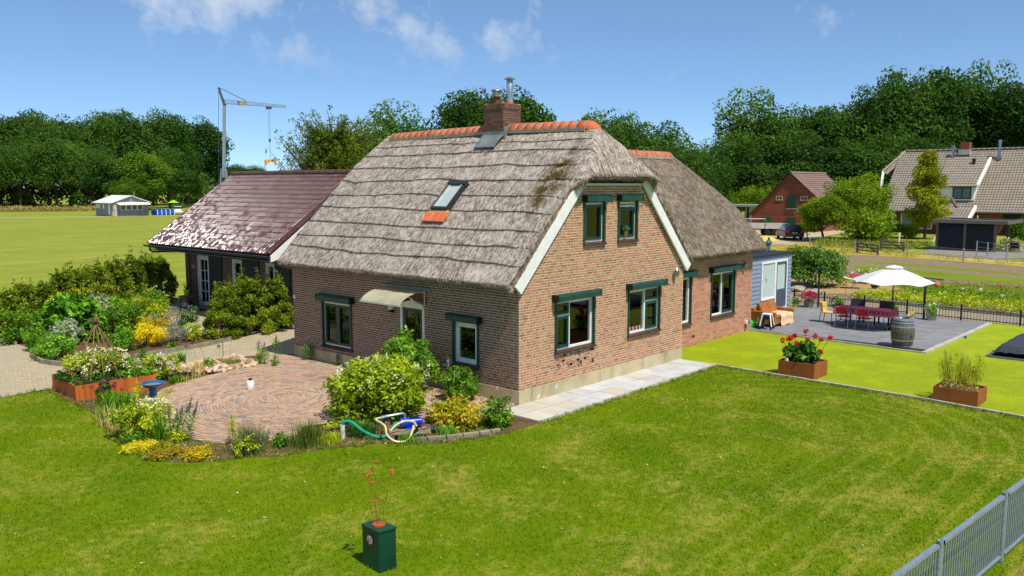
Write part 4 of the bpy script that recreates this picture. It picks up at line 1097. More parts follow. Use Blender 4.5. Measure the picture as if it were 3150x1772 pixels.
# gutter, downpipe
M_zinc = pm('aged_zinc', (98,108,112), (80,90,94), 4, 0.45, metal=0.5)
m = MB(); K = 7; vs = []
for y in (13.5, 22.95): vs += [(1.98+0.075*math.cos(math.pi+math.pi*i/(K-1)), y, 2.70+0.075*math.sin(math.pi+math.pi*i/(K-1))) for i in range(K)]
m.add(vs, [(i, i+1, K+i+1, K+i) for i in range(K-1)] + [(i+1, i, K+i, K+i+1) for i in range(K-1)]); m.tube([(1.905,13.5,2.705),(1.905,22.95,2.705)], 0.012, 5); m.build('gutter', M_zinc, th)
m = MB(); m.tube([(1.98,22.5,2.64),(1.99,22.5,2.5),(2.1,22.5,2.42),(3.4,22.55,2.36),(3.66,22.56,2.3),(3.72,22.56,2.15),(3.72,22.56,0.05)], 0.045, 8); m.build('downpipe', M_zinc, th, smooth=True)
lP, lu, ln_ = Vector((3.8,0,0)), Y0, -X0
# glazed door
m = MB(); frame_ring(m, lP, lu, ln_, 20.94,21.92,0.03,2.2,0.07,-0.12,0.01); frame_ring(m, lP, lu, ln_, 21.03,21.83,0.1,2.12,0.1,-0.09,-0.02)
m.wb(lP,lu,ln_,21.415,21.445,-0.07,-0.035,0.2,2.02)
for z in (0.66,1.11,1.56): m.wb(lP,lu,ln_,21.13,21.73,-0.07,-0.034,z-0.015,z+0.015)
dd = m.build('door', M_white, th, label='white glazed door with glazing bars')
m = MB(); m.wb(lP,lu,ln_,21.12,21.74,-0.06,-0.05,0.2,2.02); m.build('pane', M_glass, dd)
for a0, a1 in ((18.32,19.08),(15.97,16.6)):
    m = MB(); frame_ring(m, lP, lu, ln_, a0,a1,1.07,2.18,0.07,-0.12,0.006); frame_ring(m, lP, lu, ln_, a0+0.09,a1-0.09,1.16,2.09,0.05,-0.1,-0.02); w_ = m.build('window', M_white, th)
    m = MB(); m.wb(lP,lu,ln_,a0+0.13,a1-0.13,-0.07,-0.06,1.2,2.05); m.build('pane', M_glass, w_)
M_shut = pm('charcoal_shutter', (44,52,52), (36,44,44), 3, 0.6)
for a0, a1, z0 in ((19.86,20.9,0.06),(17.05,18.27,1.0),(14.9,15.92,1.0)):
    m = MB(); m.wb(lP,lu,ln_,a0,a1,0.012,0.052,z0,2.22); m.wb(lP,lu,ln_,a0+0.03,a1-0.03,0.052,0.075,z0+0.25,z0+0.35); m.build('shutter', M_shut, th)
m = MB(); m.wb(lP,lu,ln_,22.14,22.42,0.006,0.02,1.62,1.76); hp = m.build('plaque', pm('stone_plaque', (176,170,160), (150,146,136), 30, 0.8), th)

# table by the door with a lime pot, doormat
wt = thing('side_table', 'weathered grey wooden side table beside the glazed door', 'table', (3.17,21.65,0))
M_oldw = pm('weathered_wood', (124,108,94), (98,84,74), 6, 0.9, bump=0.3, stretch=(1,6,6))
m = MB(); m.bb(2.86,3.48,21.28,22.02,0.46,0.5); m.build('table_top', M_oldw, wt)
m = MB(); m.bb(2.94,3.4,21.36,21.94,0.36,0.455); m.build('apron', M_oldw, wt)
for x in (2.96,3.38):
    for y in (21.38,21.92): m = MB(); m.obox((x,y,0.18),0.06,0.06,0.36); m.build('leg', M_oldw, wt)
m = MB(); m.bb(2.99,3.35,21.41,21.89,0.1,0.13); m.build('shelf', M_oldw, wt)
lp = thing('flower_pot', 'lime green pot with a spiky plant on the grey side table', 'flower pot', (3.15,21.75,0.5))
M_lime = pm('lime_plastic', (190,206,20), (176,192,16), 4, 0.4)
m = MB(); m.lathe((3.15,21.75,0.5), [(0.09,0),(0.13,0.23),(0.145,0.23),(0.145,0.27),(0.12,0.27),(0.11,0.2)], 14); m.build('pot', M_lime, lp, smooth=True)
m = MB()
for i in range(34):
    a = random.random()*6.28; e = random.uniform(0.7,1.5); q = Vector((math.cos(a)*math.cos(e), math.sin(a)*math.cos(e), math.sin(e)))*random.uniform(0.3,0.5); b = Vector((3.15,21.75,0.74)); s = Vector((-math.sin(a),math.cos(a),0))*0.012
    m.add([b-s,b+s,b+q],[(0,1,2)])
m.build('foliage', pm('spike_leaf', (60,84,40), (44,66,30), 9), lp)
m = MB(); m.bb(2.95,3.34,20.3,20.9,0.0,0.02); one(m, 'doormat', pm('black_rubber', (34,34,34), (26,26,26), 20, 0.9), 'black doormat on the paving before the glazed door', 'doormat', (3.15,20.6,0))

# ================================================================== GREY CLAD EXTENSION
gr = thing('garden_room', 'flat roofed extension clad in blue grey boards with white window and door', 'extension', (17,2.26,0))
M_clad = pm('grey_cladding', (136,150,164), (122,136,150), 3.0, 0.6, bump=0.15, bscale=80, stretch=(1,1,14))
m = MB(); m.bb(13.78,20.2,2.34,6.4,0.0,2.34); m.build('core_wall', pm('dark_membrane', (60,64,68), (50,54,58), 4, 0.9), gr)
bz = 0.0
while bz < 2.3:
    for a, b in (((13.78,17.38),(19.84,20.25)) if 0.02 <= bz+0.09 <= 2.12 else ((13.78,20.25),)):
        if a < 16: a = 15.0
        m = MB(); m.prism([(a,2.30,bz),(a,2.262,bz),(a,2.285,bz+0.168),(a,2.30,bz+0.168)], (b-a,0,0)); m.build('plank', M_clad, gr)
    bz += 0.172
m = MB(); m.bb(13.8,20.32,2.2,6.5,2.352,2.42); m.build('roof_edge', pm('black_trim', (40,44,48), (32,36,40), 4, 0.6), gr)
gP2 = (0,2.26,0)
m = MB(); frame_ring(m, gP2, X0, -Y0, 17.4,18.68,0.56,2.14,0.085,-0.07,0.02); frame_ring(m, gP2, X0, -Y0, 18.68,19.82,0.04,2.141,0.085,-0.069,0.021); gwin = m.build('window_frame', M_white, gr)
def frost():
    t = NT('pale_blind_glass'); return t.fin(t.mix(t.noise(t.obj(),1.5), lin((196,210,204)), lin((178,196,190))), 0.12, 0, 0.6)
M_frost = frost()
m = MB(); m.wb(gP2, X0, -Y0, 17.485,18.595,-0.03,-0.02,0.645,2.055); m.build('pane', M_frost, gr)
m = MB(); m.wb(gP2, X0, -Y0, 17.4,18.68,-0.03,-0.01,0.05,0.55); m.build('panel', pm('dark_panel', (78,86,94), (68,76,84), 3, 0.6), gr)
m = MB(); frame_ring(m, gP2, X0, -Y0, 18.77,19.73,0.12,2.05,0.09,-0.04,0.01); m.wb(gP2,X0,-Y0,18.86,19.64,-0.03,0.0,0.2,0.9); gd = m.build('door', MATS['dark_panel'], gr)
m = MB(); m.wb(gP2, X0, -Y0, 18.86,19.64,-0.02,-0.015,0.9,1.96); m.build('pane', M_frost, gd)
for (x, z, s) in ((17.86,1.38,1.0),(18.98,1.46,0.8)):   # black bird stickers
    m = MB(); b = Vector((x,2.26+0.018,z))
    for pts in (((-0.07,0.12),(0.0,0.0),(0.03,0.03)),((0.0,0.0),(0.10,-0.10),(0.05,0.02)),((0,0),(-0.05,-0.12),(0.02,-0.02)),((-0.01,0.02),(0.04,0.05),(0.03,-0.01))):
        m.add([b+Vector((p[0]*s,0,p[1]*s)) for p in pts],[(0,1,2),(2,1,0)])
    m.build('bird_sticker', MATS['black_plastic'], gr)
# ================================================================== TERRACE AND TURF
M_iron = pm('anthracite_iron', (48,54,58), (38,44,48), 5, 0.45, metal=0.4)
M_blk = MATS['black_plastic']
def corten(name, c1=(158,94,42), c2=(126,72,32)):
    if name in MATS: return MATS[name]
    t = NT(name); p = t.obj()
    c = t.mix(t.ramp(t.noise(t.mapping(p,(1,1,0.25)), 4.0, 5.0, 0.7), 0.3, 0.7), lin(c1), lin(c2))
    c = t.mix(t.ramp(t.noise(p, 40.0, 3.0), 0.55, 0.75), c, lin((178,108,58)))
    t.bump(t.noise(p, 60, 3), 0.15, 0.005); MATS[name] = t.fin(c, 0.82, 0, 0.25); return MATS[name]
M_cort = corten('corten_steel')
# --- low arched garden fence
fn = thing('garden_fence', 'low anthracite iron fence with hooped pickets behind the dining terrace', 'fence', (21.4,-2,0))
fp = [(21.78,2.75),(21.78,1.39),(21.66,-0.36),(21.55,-2.11),(21.34,-4.18),(21.17,-6.24),(20.98,-8.3),(20.8,-10.4)]
pk = MB(); pk.obox((0,0,0.245),0.014,0.014,0.45); pkm = bpy.data.meshes.new('picket'); pkm.from_pydata(pk.v,[],pk.f); pkm.materials.append(M_iron)
for (x, y) in fp:
    m = MB(); m.obox((x,y,0.3),0.06,0.06,0.6); m.lathe((x,y,0.6),[(0.034,0),(0.02,0.03),(0.005,0.045)],8); m.build('post', M_iron, fn)
for (a, b) in zip(fp[:-1], fp[1:]):
    a, b = Vector((*a,0)), Vector((*b,0)); n = round((b-a).length/0.115)
    for z in (0.09,0.36): m = MB(); m.bar(a+Z0*z, b+Z0*z, 0.022, 0.03); m.build('rail', M_iron, fn)
    for i in range(1, n):
        o = bpy.data.objects.new('picket', pkm); link(o); o.parent = fn; o.location = a.lerp(b,i/n)-ORG[fn.name]
        if i % 2 == 1 and i+1 < n: o.scale = (1,1,0.98)
    d = (b-a).normalized()
    for i in range(1, n-1, 2):
        p, q = a.lerp(b,i/n), a.lerp(b,(i+2)/n if i+2 <= n-1 else (n-1)/n); r = (q-p).length/2; c = (p+q)/2
        if r < 0.02: continue
        m = MB(); m.tube([c + d*(-r*math.cos(t*math.pi/8)) + Z0*(0.44+r*math.sin(t*math.pi/8)) for t in range(9)], 0.008, 4); m.build('hoop', M_iron, fn)
# --- lamp posts with cable and red lantern
l1 = thing('lamp_post', 'black lamp post with flat rectangular head beside the pink petunias', 'lamp post', (20.84,1.28,0))
m = MB(); m.tube([(20.84,1.28,0),(20.84,1.28,1.66)],0.04,8); m.build('post', M_iron, l1)
m = MB(); m.obox((20.84,1.22,1.70),0.22,0.5,0.05,0.2); m.build('lamp_head', M_iron, l1, bevel=0.01)
l2 = thing('lamp_post', 'black post with cross arm behind the white parasol beside the steel planter', 'lamp post', (20.43,-3.08,0))
m = MB(); m.tube([(20.43,-3.08,0),(20.43,-3.08,1.62)],0.045,8); m.build('post', M_iron, l2)
m = MB(); m.bar((20.43,-2.85,1.66),(20.4,-3.75,1.62),0.05,0.035); m.build('cross_arm', M_iron, l2)
m = MB(); m.tube([(20.84,1.2,1.7),(20.75,0.1,1.62),(20.6,-1.4,1.60),(20.5,-2.5,1.64),(20.43,-3.0,1.66)],0.007,4); one(m,'cable', M_blk, 'thin dark cable strung between the two lamp posts', 'cable', (20.7,0,1.6))
ln = thing('lantern', 'round red paper lantern hanging below the cross arm', 'lantern', (20.4,-3.5,1.42))
m = MB()
m.lathe((20.4,-3.5,1.42), [(0.02,-0.115)]+[(0.118*math.cos(a)*(1+0.03*(k%2)),0.115*math.sin(a)) for k, a in enumerate([R(-70+14*i) for i in range(11)])]+[(0.02,0.115)], 14); m.build('shade', pm('coral_paper', (206,110,88), (188,92,74), 8, 0.8), ln, smooth=True)
m = MB(); m.tube([(20.4,-3.5,1.53),(20.4,-3.5,1.62)],0.004,4); m.build('cord', M_blk, ln)
# --- parasol
pa = thing('parasol', 'large white parasol open over the dining table', 'parasol', (17.05,-2.96,0))
M_canvas = pm('white_canvas', (246,246,244), (236,238,238), 3, 0.9)
t = NT('white_canvas_thin'); t.fin(t.mix(t.noise(t.obj(),2.0), (0.86,0.86,0.85), (0.80,0.81,0.81)), 0.9, 0, 0.2); tr = t.node('ShaderNodeBsdfTranslucent'); tr.inputs[0].default_value = (0.9,0.9,0.88,1); mx = t.node('ShaderNodeMixShader'); mx.inputs[0].default_value = 0.3
t.l.new(t.b.outputs[0], mx.inputs[1]); t.l.new(tr.outputs[0], mx.inputs[2]); t.l.new(mx.outputs[0], t.out.inputs[0]); M_canvas = t.m
c = Vector((17.05,-2.96,0)); m = MB(); NR, SUB, RG = 6, 8, 7; vs = [c+Z0*2.30]; fs = []
n = NR*SUB
for k in range(1, RG+1):
    fr = k/RG
    for j in range(n):
        a = 2*math.pi*j/n + 0.55; w = (j % SUB)/SUB; sag = math.sin(math.pi*w)
        r = 1.40*fr*(1-0.10*sag*fr); z = 2.32-0.50*fr**1.12 - 0.07*sag*fr**1.5 + 0.015*math.sin(3*math.pi*w)*fr
        vs.append(c + Vector((r*math.cos(a), r*math.sin(a), z)))
fs += [(0,1+j,1+(j+1)%n) for j in range(n)]
for k in range(RG-1):
    for j in range(n): p_, q_ = 1+k*n+j, 1+k*n+(j+1)%n; fs.append((p_,p_+n,q_+n,q_))
m.add(vs, fs); m.build('canopy', M_canvas, pa, smooth=True)
m = MB(); m.lathe(c+Z0*2.27, [(0.30,0),(0.31,0.02),(0.2,0.07),(0.05,0.1)], 12); m.build('vent_cap', M_canvas, pa, smooth=True)
m = MB(); m.tube([c+Z0*0.1,c+Z0*2.34],0.024,8); m.build('pole', M_iron, pa)
m = MB(); m.lathe(c, [(0.24,0),(0.24,0.06),(0.05,0.09),(0.04,0.3),(0.03,0.3)], 14); m.build('base', M_iron, pa, smooth=True)
for i in range(NR):
    a = 2*math.pi*i/NR+0.55; e = c+Vector((1.38*math.cos(a),1.38*math.sin(a),1.79))
    m = MB(); m.tube([c+Z0*2.24, c.lerp(e,0.5)+Z0*0.99, e],0.009,4); m.build('rib', M_iron, pa)
# --- table and cloth
tb = thing('dining_table', 'long garden table on steel legs under the red checked cloth', 'table', (16.98,-2.05,0))
m = MB(); m.bb(16.6,17.36,-3.05,-1.06,0.70,0.73); m.build('table_top', M_oldw, tb)
for y in (-2.85,-1.26):
    for x in (16.66,17.3):
        m = MB(); m.tube([(x,y,0.7),(x,y+(0.05 if y<-2 else -0.05),0.4),(x+(0.03 if x<17 else -0.03),y-(0.12 if y<-2 else -0.12),0.02)],0.018,6); m.build('leg', M_steel, tb)
def cloth_mat():
    t = NT('red_checked_cloth'); p = t.mapping(t.geo(), (1,1,1), (0,0,0.0))
    ck = t.node('ShaderNodeTexChecker'); t.l.new(t.mapping(p,(1,1,1)), ck.inputs[0]); ck.inputs['Scale'].default_value = 13.0
    ck.inputs['Color1'].default_value = (*lin((196,92,108)),1); ck.inputs['Color2'].default_value = (*lin((120,14,36)),1)
    sp = t.node('ShaderNodeSeparateXYZ'); t.l.new(p, sp.inputs[0])
    side = t.ramp(t.math('MULTIPLY', t.math('SUBTRACT', 0.735, sp.outputs[2]), 10.0), 0.04, 0.06)
    low = t.ramp(t.math('MULTIPLY', t.math('SUBTRACT', 0.60, sp.outputs[2]), 10.0), 0.0, 0.1)
    c = t.mix(side, lin((190,78,104)), ck.outputs[0]); c = t.mix(low, c, lin((206,98,116)))
    c = t.mix(t.math('MULTIPLY', t.ramp(t.noise(p, 2.0), 0.4, 0.7), 0.3), c, lin((160,50,82)))
    return t.fin(c, 0.7, 0, 0.3)
vs, fs = [], []; xs = np.linspace(16.44,17.52,25); ys = np.linspace(-3.24,-0.88,49)
for x in xs:
    for y in ys:
        dx = max(0, 16.60-x, x-17.36); dy = max(0, -3.05-y, y+1.06); d = math.hypot(dx,dy)
        fx, fy = min(max(x,16.60),17.36), min(max(y,-3.05),-1.06)
        w = 0.012*math.sin(y*26+x*9)+0.008*math.sin(x*31)
        if d > 0:
            drop = min(d*1.35,0.3); out = 0.012 + (0.02+w)*min(1,d/0.1)
            vs.append((fx+ (out if x>17.36 else -out if x<16.6 else 0), fy+(out if y>-1.06 else -out if y<-3.05 else 0), 0.738-drop))
        else: vs.append((x,y,0.741+0.002*math.sin(x*20+y*7)))
ny = len(ys)
for i in range(len(xs)-1):
    for j in range(ny-1): a = i*ny+j; fs.append((a,a+ny,a+ny+1,a+1))
m = MB(); m.add(vs, fs); one(m, 'tablecloth', cloth_mat(), 'dark red checked tablecloth draped over the dining table', 'tablecloth', (16.98,-2.05,0.74), smooth=True)
# --- chairs
def chair_root(nm, lb, loc, rz, group=None):
    t = thing(nm, lb, 'chair', loc, group); return t
def place(t, rz): t.rotation_euler = (0,0,rz)
def local(t):
    o = ORG[t.name]; return lambda x, y, z: (o.x+x, o.y+y, o.z+z)
def red_chair(loc, lb):
    t = chair_root('garden_chair', lb, loc, 0, 'red garden chairs'); P_ = local(t)   # faces local +Y
    m = MB(); m.obox(P_(0,0.02,0.44),0.42,0.42,0.025); m.build('seat', M_redpl, t, bevel=0.01)
    m = MB(); vs = [];
    for i in range(9):
        a = -0.21+0.42*i/8; cy = -0.20-0.05*math.cos(a/0.21*1.3)
        vs += [P_(a,cy,0.54),P_(a,cy-0.05,0.80),P_(a,cy+0.012,0.54),P_(a,cy-0.038,0.80)]
    fs = []
    for i in range(8): k = 4*i; fs += [(k,k+4,k+5,k+1),(k+2,k+3,k+7,k+6),(k+1,k+5,k+7,k+3),(k,k+2,k+6,k+4)]
    m.add(vs, fs); m.build('backrest', M_redpl, t, smooth=True)
    for s in (-1,1):
        m = MB(); m.tube([P_(0.23*s,0.22,0.0),P_(0.22*s,0.19,0.44),P_(0.22*s,-0.19,0.45)],0.011,6); m.build('leg', M_steel, t)
        m = MB(); m.tube([P_(0.24*s,-0.27,0.0),P_(0.225*s,-0.2,0.45),P_(0.22*s,-0.27,0.83)],0.011,6); m.build('leg', M_steel, t)
        m = MB(); m.tube([P_(0.225*s,-0.22,0.62),P_(0.25*s,0.05,0.64),P_(0.24*s,0.16,0.60)],0.012,6); m.build('armrest', M_steel, t)
    return t
M_redpl = pm('red_plastic', (196,20,40), (176,12,34), 5, 0.35)
t = red_chair((16.38,-1.5,0.01), 'red garden chair with steel frame, on the near side of the table, left one'); place(t, R(-90))
t = red_chair((16.34,-2.25,0.01), 'red garden chair with steel frame, on the near side of the table, right one'); place(t, R(-90))
M_rattan = pm('yellow_rattan', (222,186,100), (196,158,78), 30, 0.7, bump=0.4, bscale=90)
def rattan(loc, lb, rz):
    t = chair_root('rattan_chair', lb, loc, 0, 'yellow rattan chairs'); P_ = local(t)
    m = MB(); m.obox(P_(0,0.02,0.43),0.46,0.46,0.04); m.build('seat', M_rattan, t, bevel=0.012)
    m = MB(); vs, fs = [], []
    for i in range(9):
        a = R(-65+130*i/8); vs += [P_(0.25*math.sin(a),-0.02-0.24*math.cos(a),0.45),P_(0.27*math.sin(a),-0.05-0.27*math.cos(a),0.80),P_(0.23*math.sin(a),-0.02-0.21*math.cos(a),0.45),P_(0.25*math.sin(a),-0.05-0.24*math.cos(a),0.80)]
    for i in range(8): k = 4*i; fs += [(k,k+4,k+5,k+1),(k+2,k+3,k+7,k+6),(k+1,k+5,k+7,k+3),(k,k+2,k+6,k+4)]
    m.add(vs, fs); m.build('backrest', M_rattan, t, smooth=True)
    m = MB(); m.tube([P_(0.30*math.sin(R(-100+200*i/12)),-0.05-0.27*math.cos(R(-100+200*i/12)),0.68) for i in range(13)],0.014,6); m.build('armrest', M_steel, t)
    for sx in (-1,1):
        for sy in (-1,1): m = MB(); m.tube([P_(0.20*sx,0.2*sy,0.42),P_(0.24*sx,0.26*sy,0.0)],0.014,6); m.build('leg', M_iron, t)
    place(t, rz); return t
rattan((17.1,-0.62,0.01), 'yellow rattan armchair at the left end of the dining table', R(180))
rattan((16.85,-3.48,0.01), 'yellow rattan armchair at the right end of the table behind the barrel', R(0))
M_wick = pm('dark_wicker', (56,52,52), (40,38,40), 60, 0.8, bump=0.6, bscale=120)
for y, lb in ((-1.36,'dark wicker armchair on the far side of the table, left one'),(-2.42,'dark wicker armchair on the far side of the table, right one')):
    t = chair_root('wicker_chair', lb, (17.85,y,0.01), 0, 'dark wicker chairs'); P_ = local(t)
    m = MB(); m.obox(P_(0,0,0.4),0.5,0.5,0.1); m.build('seat', M_wick, t, bevel=0.02)
    m = MB(); m.prism([P_(-0.27,-0.24,0.36),P_(-0.27,-0.34,0.90),P_(-0.27,-0.29,0.90),P_(-0.27,-0.19,0.36)],(0.54,0,0)); m.build('backrest', M_wick, t, bevel=0.02)
    for s in (-1,1):
        m = MB(); m.obox(P_(0.27*s,0.0,0.62),0.06,0.5,0.05); m.build('armrest', M_wick, t)
        for sy in (-1,1): m = MB(); m.obox(P_(0.25*s,0.22*sy,0.31),0.05,0.05,0.62); m.build('leg', M_wick, t)
    place(t, R(90))
# --- sofa, throw, stools, watering can, bowl, socket
so = thing('sofa', 'tan leather two seat sofa against the grey clad extension', 'sofa', (15.35,0.75,0.01))
M_leather = pm('tan_leather', (176,108,42), (146,84,30), 5, 0.5, bump=0.15, bscale=40)
m = MB(); m.bb(14.52,16.2,0.34,1.25,0.14,0.34); m.build('seat_base', M_leather, so, bevel=0.02)
for a, b in ((14.70,15.35),(15.37,16.02)): m = MB(); m.bb(a,b,0.32,1.0,0.345,0.46); m.build('seat_cushion', M_leather, so, bevel=0.04)
for a, b in ((14.72,15.36),(15.38,16.0)):
    m = MB(); m.prism([(a,0.86,0.45),(a,1.04,0.45),(a,1.18,0.86),(a,1.02,0.88)],(b-a,0,0)); m.build('back_cushion', M_leather, so, bevel=0.04)
m = MB(); m.bb(14.52,16.2,1.13,1.28,0.14,0.70); m.build('backrest', M_leather, so, bevel=0.03)
for a in (14.50,16.04): m = MB(); m.bb(a,a+0.17,0.31,1.27,0.13,0.60); m.build('armrest', M_leather, so, bevel=0.025)
for x in (14.58,16.12):
    for y in (0.4,1.18): m = MB(); m.tube([(x,y,0.14),(x,y,0.0)],0.018,6); m.build('leg', M_steel, so)
vs, fs = [], []; gx = np.linspace(15.0,16.02,16); gy = np.linspace(-0.1,0.95,20)
for x in gx:
    for y in gy:
        w = 0.018*math.sin(x*34+y*5)+0.01*math.sin(y*23)
        if y > 0.30: vs.append((x,y,0.475+w*0.5))
        else: vs.append((x,0.29-(0.30-y)*0.06+w,0.47-(0.30-y)*1.0+0.02*math.sin(x*9)))
for i in range(15):
    for j in range(19): a = i*20+j; fs.append((a,a+20,a+21,a+1))
m = MB(); m.add(vs,fs); one(m,'throw_blanket', pm('peach_throw', (232,196,160), (214,174,138), 14, 0.95, bump=0.3, bscale=50), 'peach knitted throw spread over the sofa seat', 'blanket', (15.5,0.5,0.46), smooth=True)
def stool(z, mat, lb):
    t = thing('stool', lb, 'stool', (14.1,0.42,0.01), 'stacked plastic stools'); o = (14.1,0.42)
    m = MB(); m.obox((o[0],o[1],0.43+z),0.32,0.32,0.035,0.2); m.build('seat', mat, t, bevel=0.012)
    for sx in (-1,1):
        for sy in (-1,1):
            a = Vector((0.13*sx,0.13*sy,0)); a.rotate(Matrix.Rotation(0.2,3,'Z')); b = a*1.55
            m = MB(); m.bar((o[0]+a.x,o[1]+a.y,0.42+z),(o[0]+b.x,o[1]+b.y,max(0.0,z)),0.04,0.05); m.build('leg', mat, t)
    return t
M_whpl = pm('white_plastic', (238,238,234), (226,226,222), 5, 0.4); M_navy = pm('navy_plastic', (36,44,74), (28,34,60), 5, 0.4)
stool(0.0, M_navy, 'lowest navy blue stool of the stack beside the sofa'); stool(0.08, pm('dark_navy_plastic',(30,38,66),(24,30,52),5,0.4), 'middle navy blue stool of the stack beside the sofa'); stool(0.17, M_whpl, 'white plastic stool on top of the stack beside the sofa')
wc = thing('watering_can', 'bright green plastic watering can at the corner of the brick wing', 'watering can', (14.02,1.05,0.01)); M_gpl = pm('green_plastic', (24,196,60), (18,176,50), 5, 0.35)
m = MB(); m.lathe((14.02,1.05,0.01),[(0.12,0),(0.13,0.02),(0.12,0.26),(0.09,0.30),(0.05,0.31)],14); m.build('can_body', M_gpl, wc, smooth=True)
m = MB(); m.tube([(14.02,0.95,0.12),(14.0,0.8,0.28),(13.99,0.72,0.40)],[0.03,0.02,0.03],7); m.build('spout', M_gpl, wc, smooth=True)
m = MB(); m.tube([(14.02,0.98,0.30),(14.02,1.02,0.42),(14.02,1.14,0.40),(14.02,1.17,0.15)],0.014,6); m.build('handle', M_gpl, wc, smooth=True)
m = MB(); m.lathe((14.3,0.80,0.01),[(0.10,0),(0.2,0.1),(0.23,0.2),(0.20,0.2),(0.17,0.12)],16); one(m,'planter_bowl', pm('grey_stone_bowl', (124,124,120), (104,104,100), 8, 0.9), 'shallow grey bowl planter between stools and sofa', 'planter', (14.3,0.8,0.01), smooth=True)
sk_ = thing('garden_socket', 'weatherproof white and blue socket on the brick wing above the turf', 'socket', (13.32,0.84,0.3))
m = MB(); m.bb(13.24,13.38,0.78,0.872,0.3,0.4); m.build('socket_box', M_whpl, sk_)
m = MB(); m.bb(13.32,13.43,0.74,0.779,0.31,0.40); m.build('socket_lid', pm('blue_plastic', (70,120,170), (56,104,154), 5, 0.4), sk_)
m = MB(); m.tube([(13.28,0.85,0.3),(13.28,0.85,0.0)],0.016,6); m.build('conduit', M_grey, sk_)
m = MB(); m.bb(9.6,9.72,0.862,0.872,0.28,0.35); m.build('air_vent', M_blk, house)
# --- barrel
br = thing('wine_barrel', 'old oak wine barrel with galvanised hoops and brass tap', 'barrel', (13.86,-4.34,0.02)); bc = Vector((13.86,-4.34,0.02))
def bpro(k): return 0.285+0.075*math.sin(math.pi*k)
def stave_mat():
    t = NT('grey_oak_stave'); p = t.obj(); k = t.tone()
    c = t.ramps(k, [(0,lin((96,88,82))),(0.5,lin((122,114,106))),(1,lin((104,94,86)))])
    c = t.mix(t.ramp(t.noise(t.mapping(p,(6,6,1)), 5, 5), 0.4, 0.7), c, lin((72,60,52)))
    t.bump(t.noise(t.mapping(p,(10,10,1)), 8, 4), 0.3, 0.01); return t.fin(c, 0.85, 0, 0.2)
M_oak = stave_mat(); NS = 18; sm = MB()
for i in range(2): pass
vs, fs = [], []
for k in range(9):
    for s in (0.02,0.98):
        a = 2*math.pi/NS*s; r = bpro(k/8); vs += [(r*math.cos(a),r*math.sin(a),0.95*k/8),((r-0.025)*math.cos(a),(r-0.025)*math.sin(a),0.95*k/8)]
for k in range(8):
    q = 4*k; fs += [(q,q+2,q+6,q+4),(q+1,q+5,q+7,q+3),(q,q+4,q+5,q+1),(q+2,q+3,q+7,q+6)]
fs += [(32,34,35,33),(0,1,3,2)]
sme = bpy.data.meshes.new('stave'); sme.from_pydata(vs,[],fs); sme.materials.append(M_oak)
for i in range(NS):
    o = bpy.data.objects.new('stave', sme); link(o); o.parent = br; o.rotation_euler = (0,0,2*math.pi*i/NS)
m = MB(); m.lathe(bc+Z0*0.05,[(0.0,0),(0.26,0),(0.262,0.03),(0.0,0.03)],18); m.lathe(bc+Z0*0.90,[(0.0,0),(0.265,0),(0.265,0.02),(0.0,0.02)],18); m.build('barrel_head', M_oak, br)
M_hoop = pm('galvanised_hoop', (164,176,184), (140,152,160), 8, 0.4, metal=0.6)
for z0, z1 in ((0.02,0.08),(0.22,0.27),(0.66,0.71),(0.80,0.84),(0.88,0.945)):
    m = MB(); m.lathe(bc,[(bpro(z0/0.95)-0.02,z0),(bpro(z0/0.95)+0.006,z0),(bpro(z1/0.95)+0.006,z1),(bpro(z1/0.95)-0.02,z1)],24); m.build('hoop', M_hoop, br, smooth=True)
td = Vector((-0.42,-0.9,0)).normalized(); tp = bc + td*0.36 + Z0*0.42
m = MB(); m.tube([tp-td*0.05,tp+td*0.1],0.018,8); m.tube([tp+td*0.09,tp+td*0.1-Z0*0.07],0.014,6); m.tube([tp+td*0.05,tp+td*0.05+Z0*0.07],0.01,6); m.bar(tp+td*0.05+Z0*0.075+td.cross(Z0)*0.04,tp+td*0.05+Z0*0.075-td.cross(Z0)*0.04,0.02,0.02); m.build('tap', pm('brass', (214,190,90), (186,160,70), 6, 0.3, metal=0.8), br)
at_ = thing('ashtray', 'dark dish with white papers lying on the barrel head', 'dish', (13.88,-4.36,0.955))
m = MB(); m.lathe((13.9,-4.4,0.955),[(0.11,0),(0.13,0.025),(0.12,0.03),(0.1,0.01)],14); m.build('dish', M_blk, at_)
m = MB(); m.obox((13.86,-4.28,0.97),0.14,0.1,0.015,0.5); m.build('paper', M_whpl, at_)
m = MB(); m.ball((17.04,-5.42,0.056),0.05,14,9); one(m,'ball', pm('blue_rubber', (10,96,190), (8,84,172), 4, 0.5), 'small blue ball on the turf beside the terrace edge', 'ball', (17.04,-5.42,0.006), smooth=True)
# --- pots
sp_ = thing('steel_planter', 'round brushed steel planter with trailing greenery and white flowers by the fence', 'planter', (20.34,-3.38,0.03))
m = MB(); m.lathe((20.34,-3.38,0.03),[(0.18,0),(0.185,0.4),(0.17,0.4),(0.165,0.32)],20); m.build('pot', M_steel, sp_, smooth=True)
pt = thing('petunia_pot', 'concrete tub overflowing with magenta and red petunias by the fence', 'flower pot', (20.67,1.62,0.03))
m = MB(); m.lathe((20.67,1.62,0.03),[(0.16,0),(0.2,0.1),(0.2,0.30),(0.17,0.30),(0.16,0.24)],18); m.build('tub', pm('concrete_tub', (142,136,126), (118,112,104), 8, 0.9), pt, smooth=True)
lg = thing('flower_pot', 'small lime green pot with leafy plant at the corner of the extension', 'flower pot', (20.36,2.08,0.03))
m = MB(); m.lathe((20.36,2.08,0.03),[(0.09,0),(0.12,0.14),(0.13,0.15),(0.11,0.15),(0.1,0.1)],14); m.build('pot', M_lime, lg, smooth=True)
fpots = []
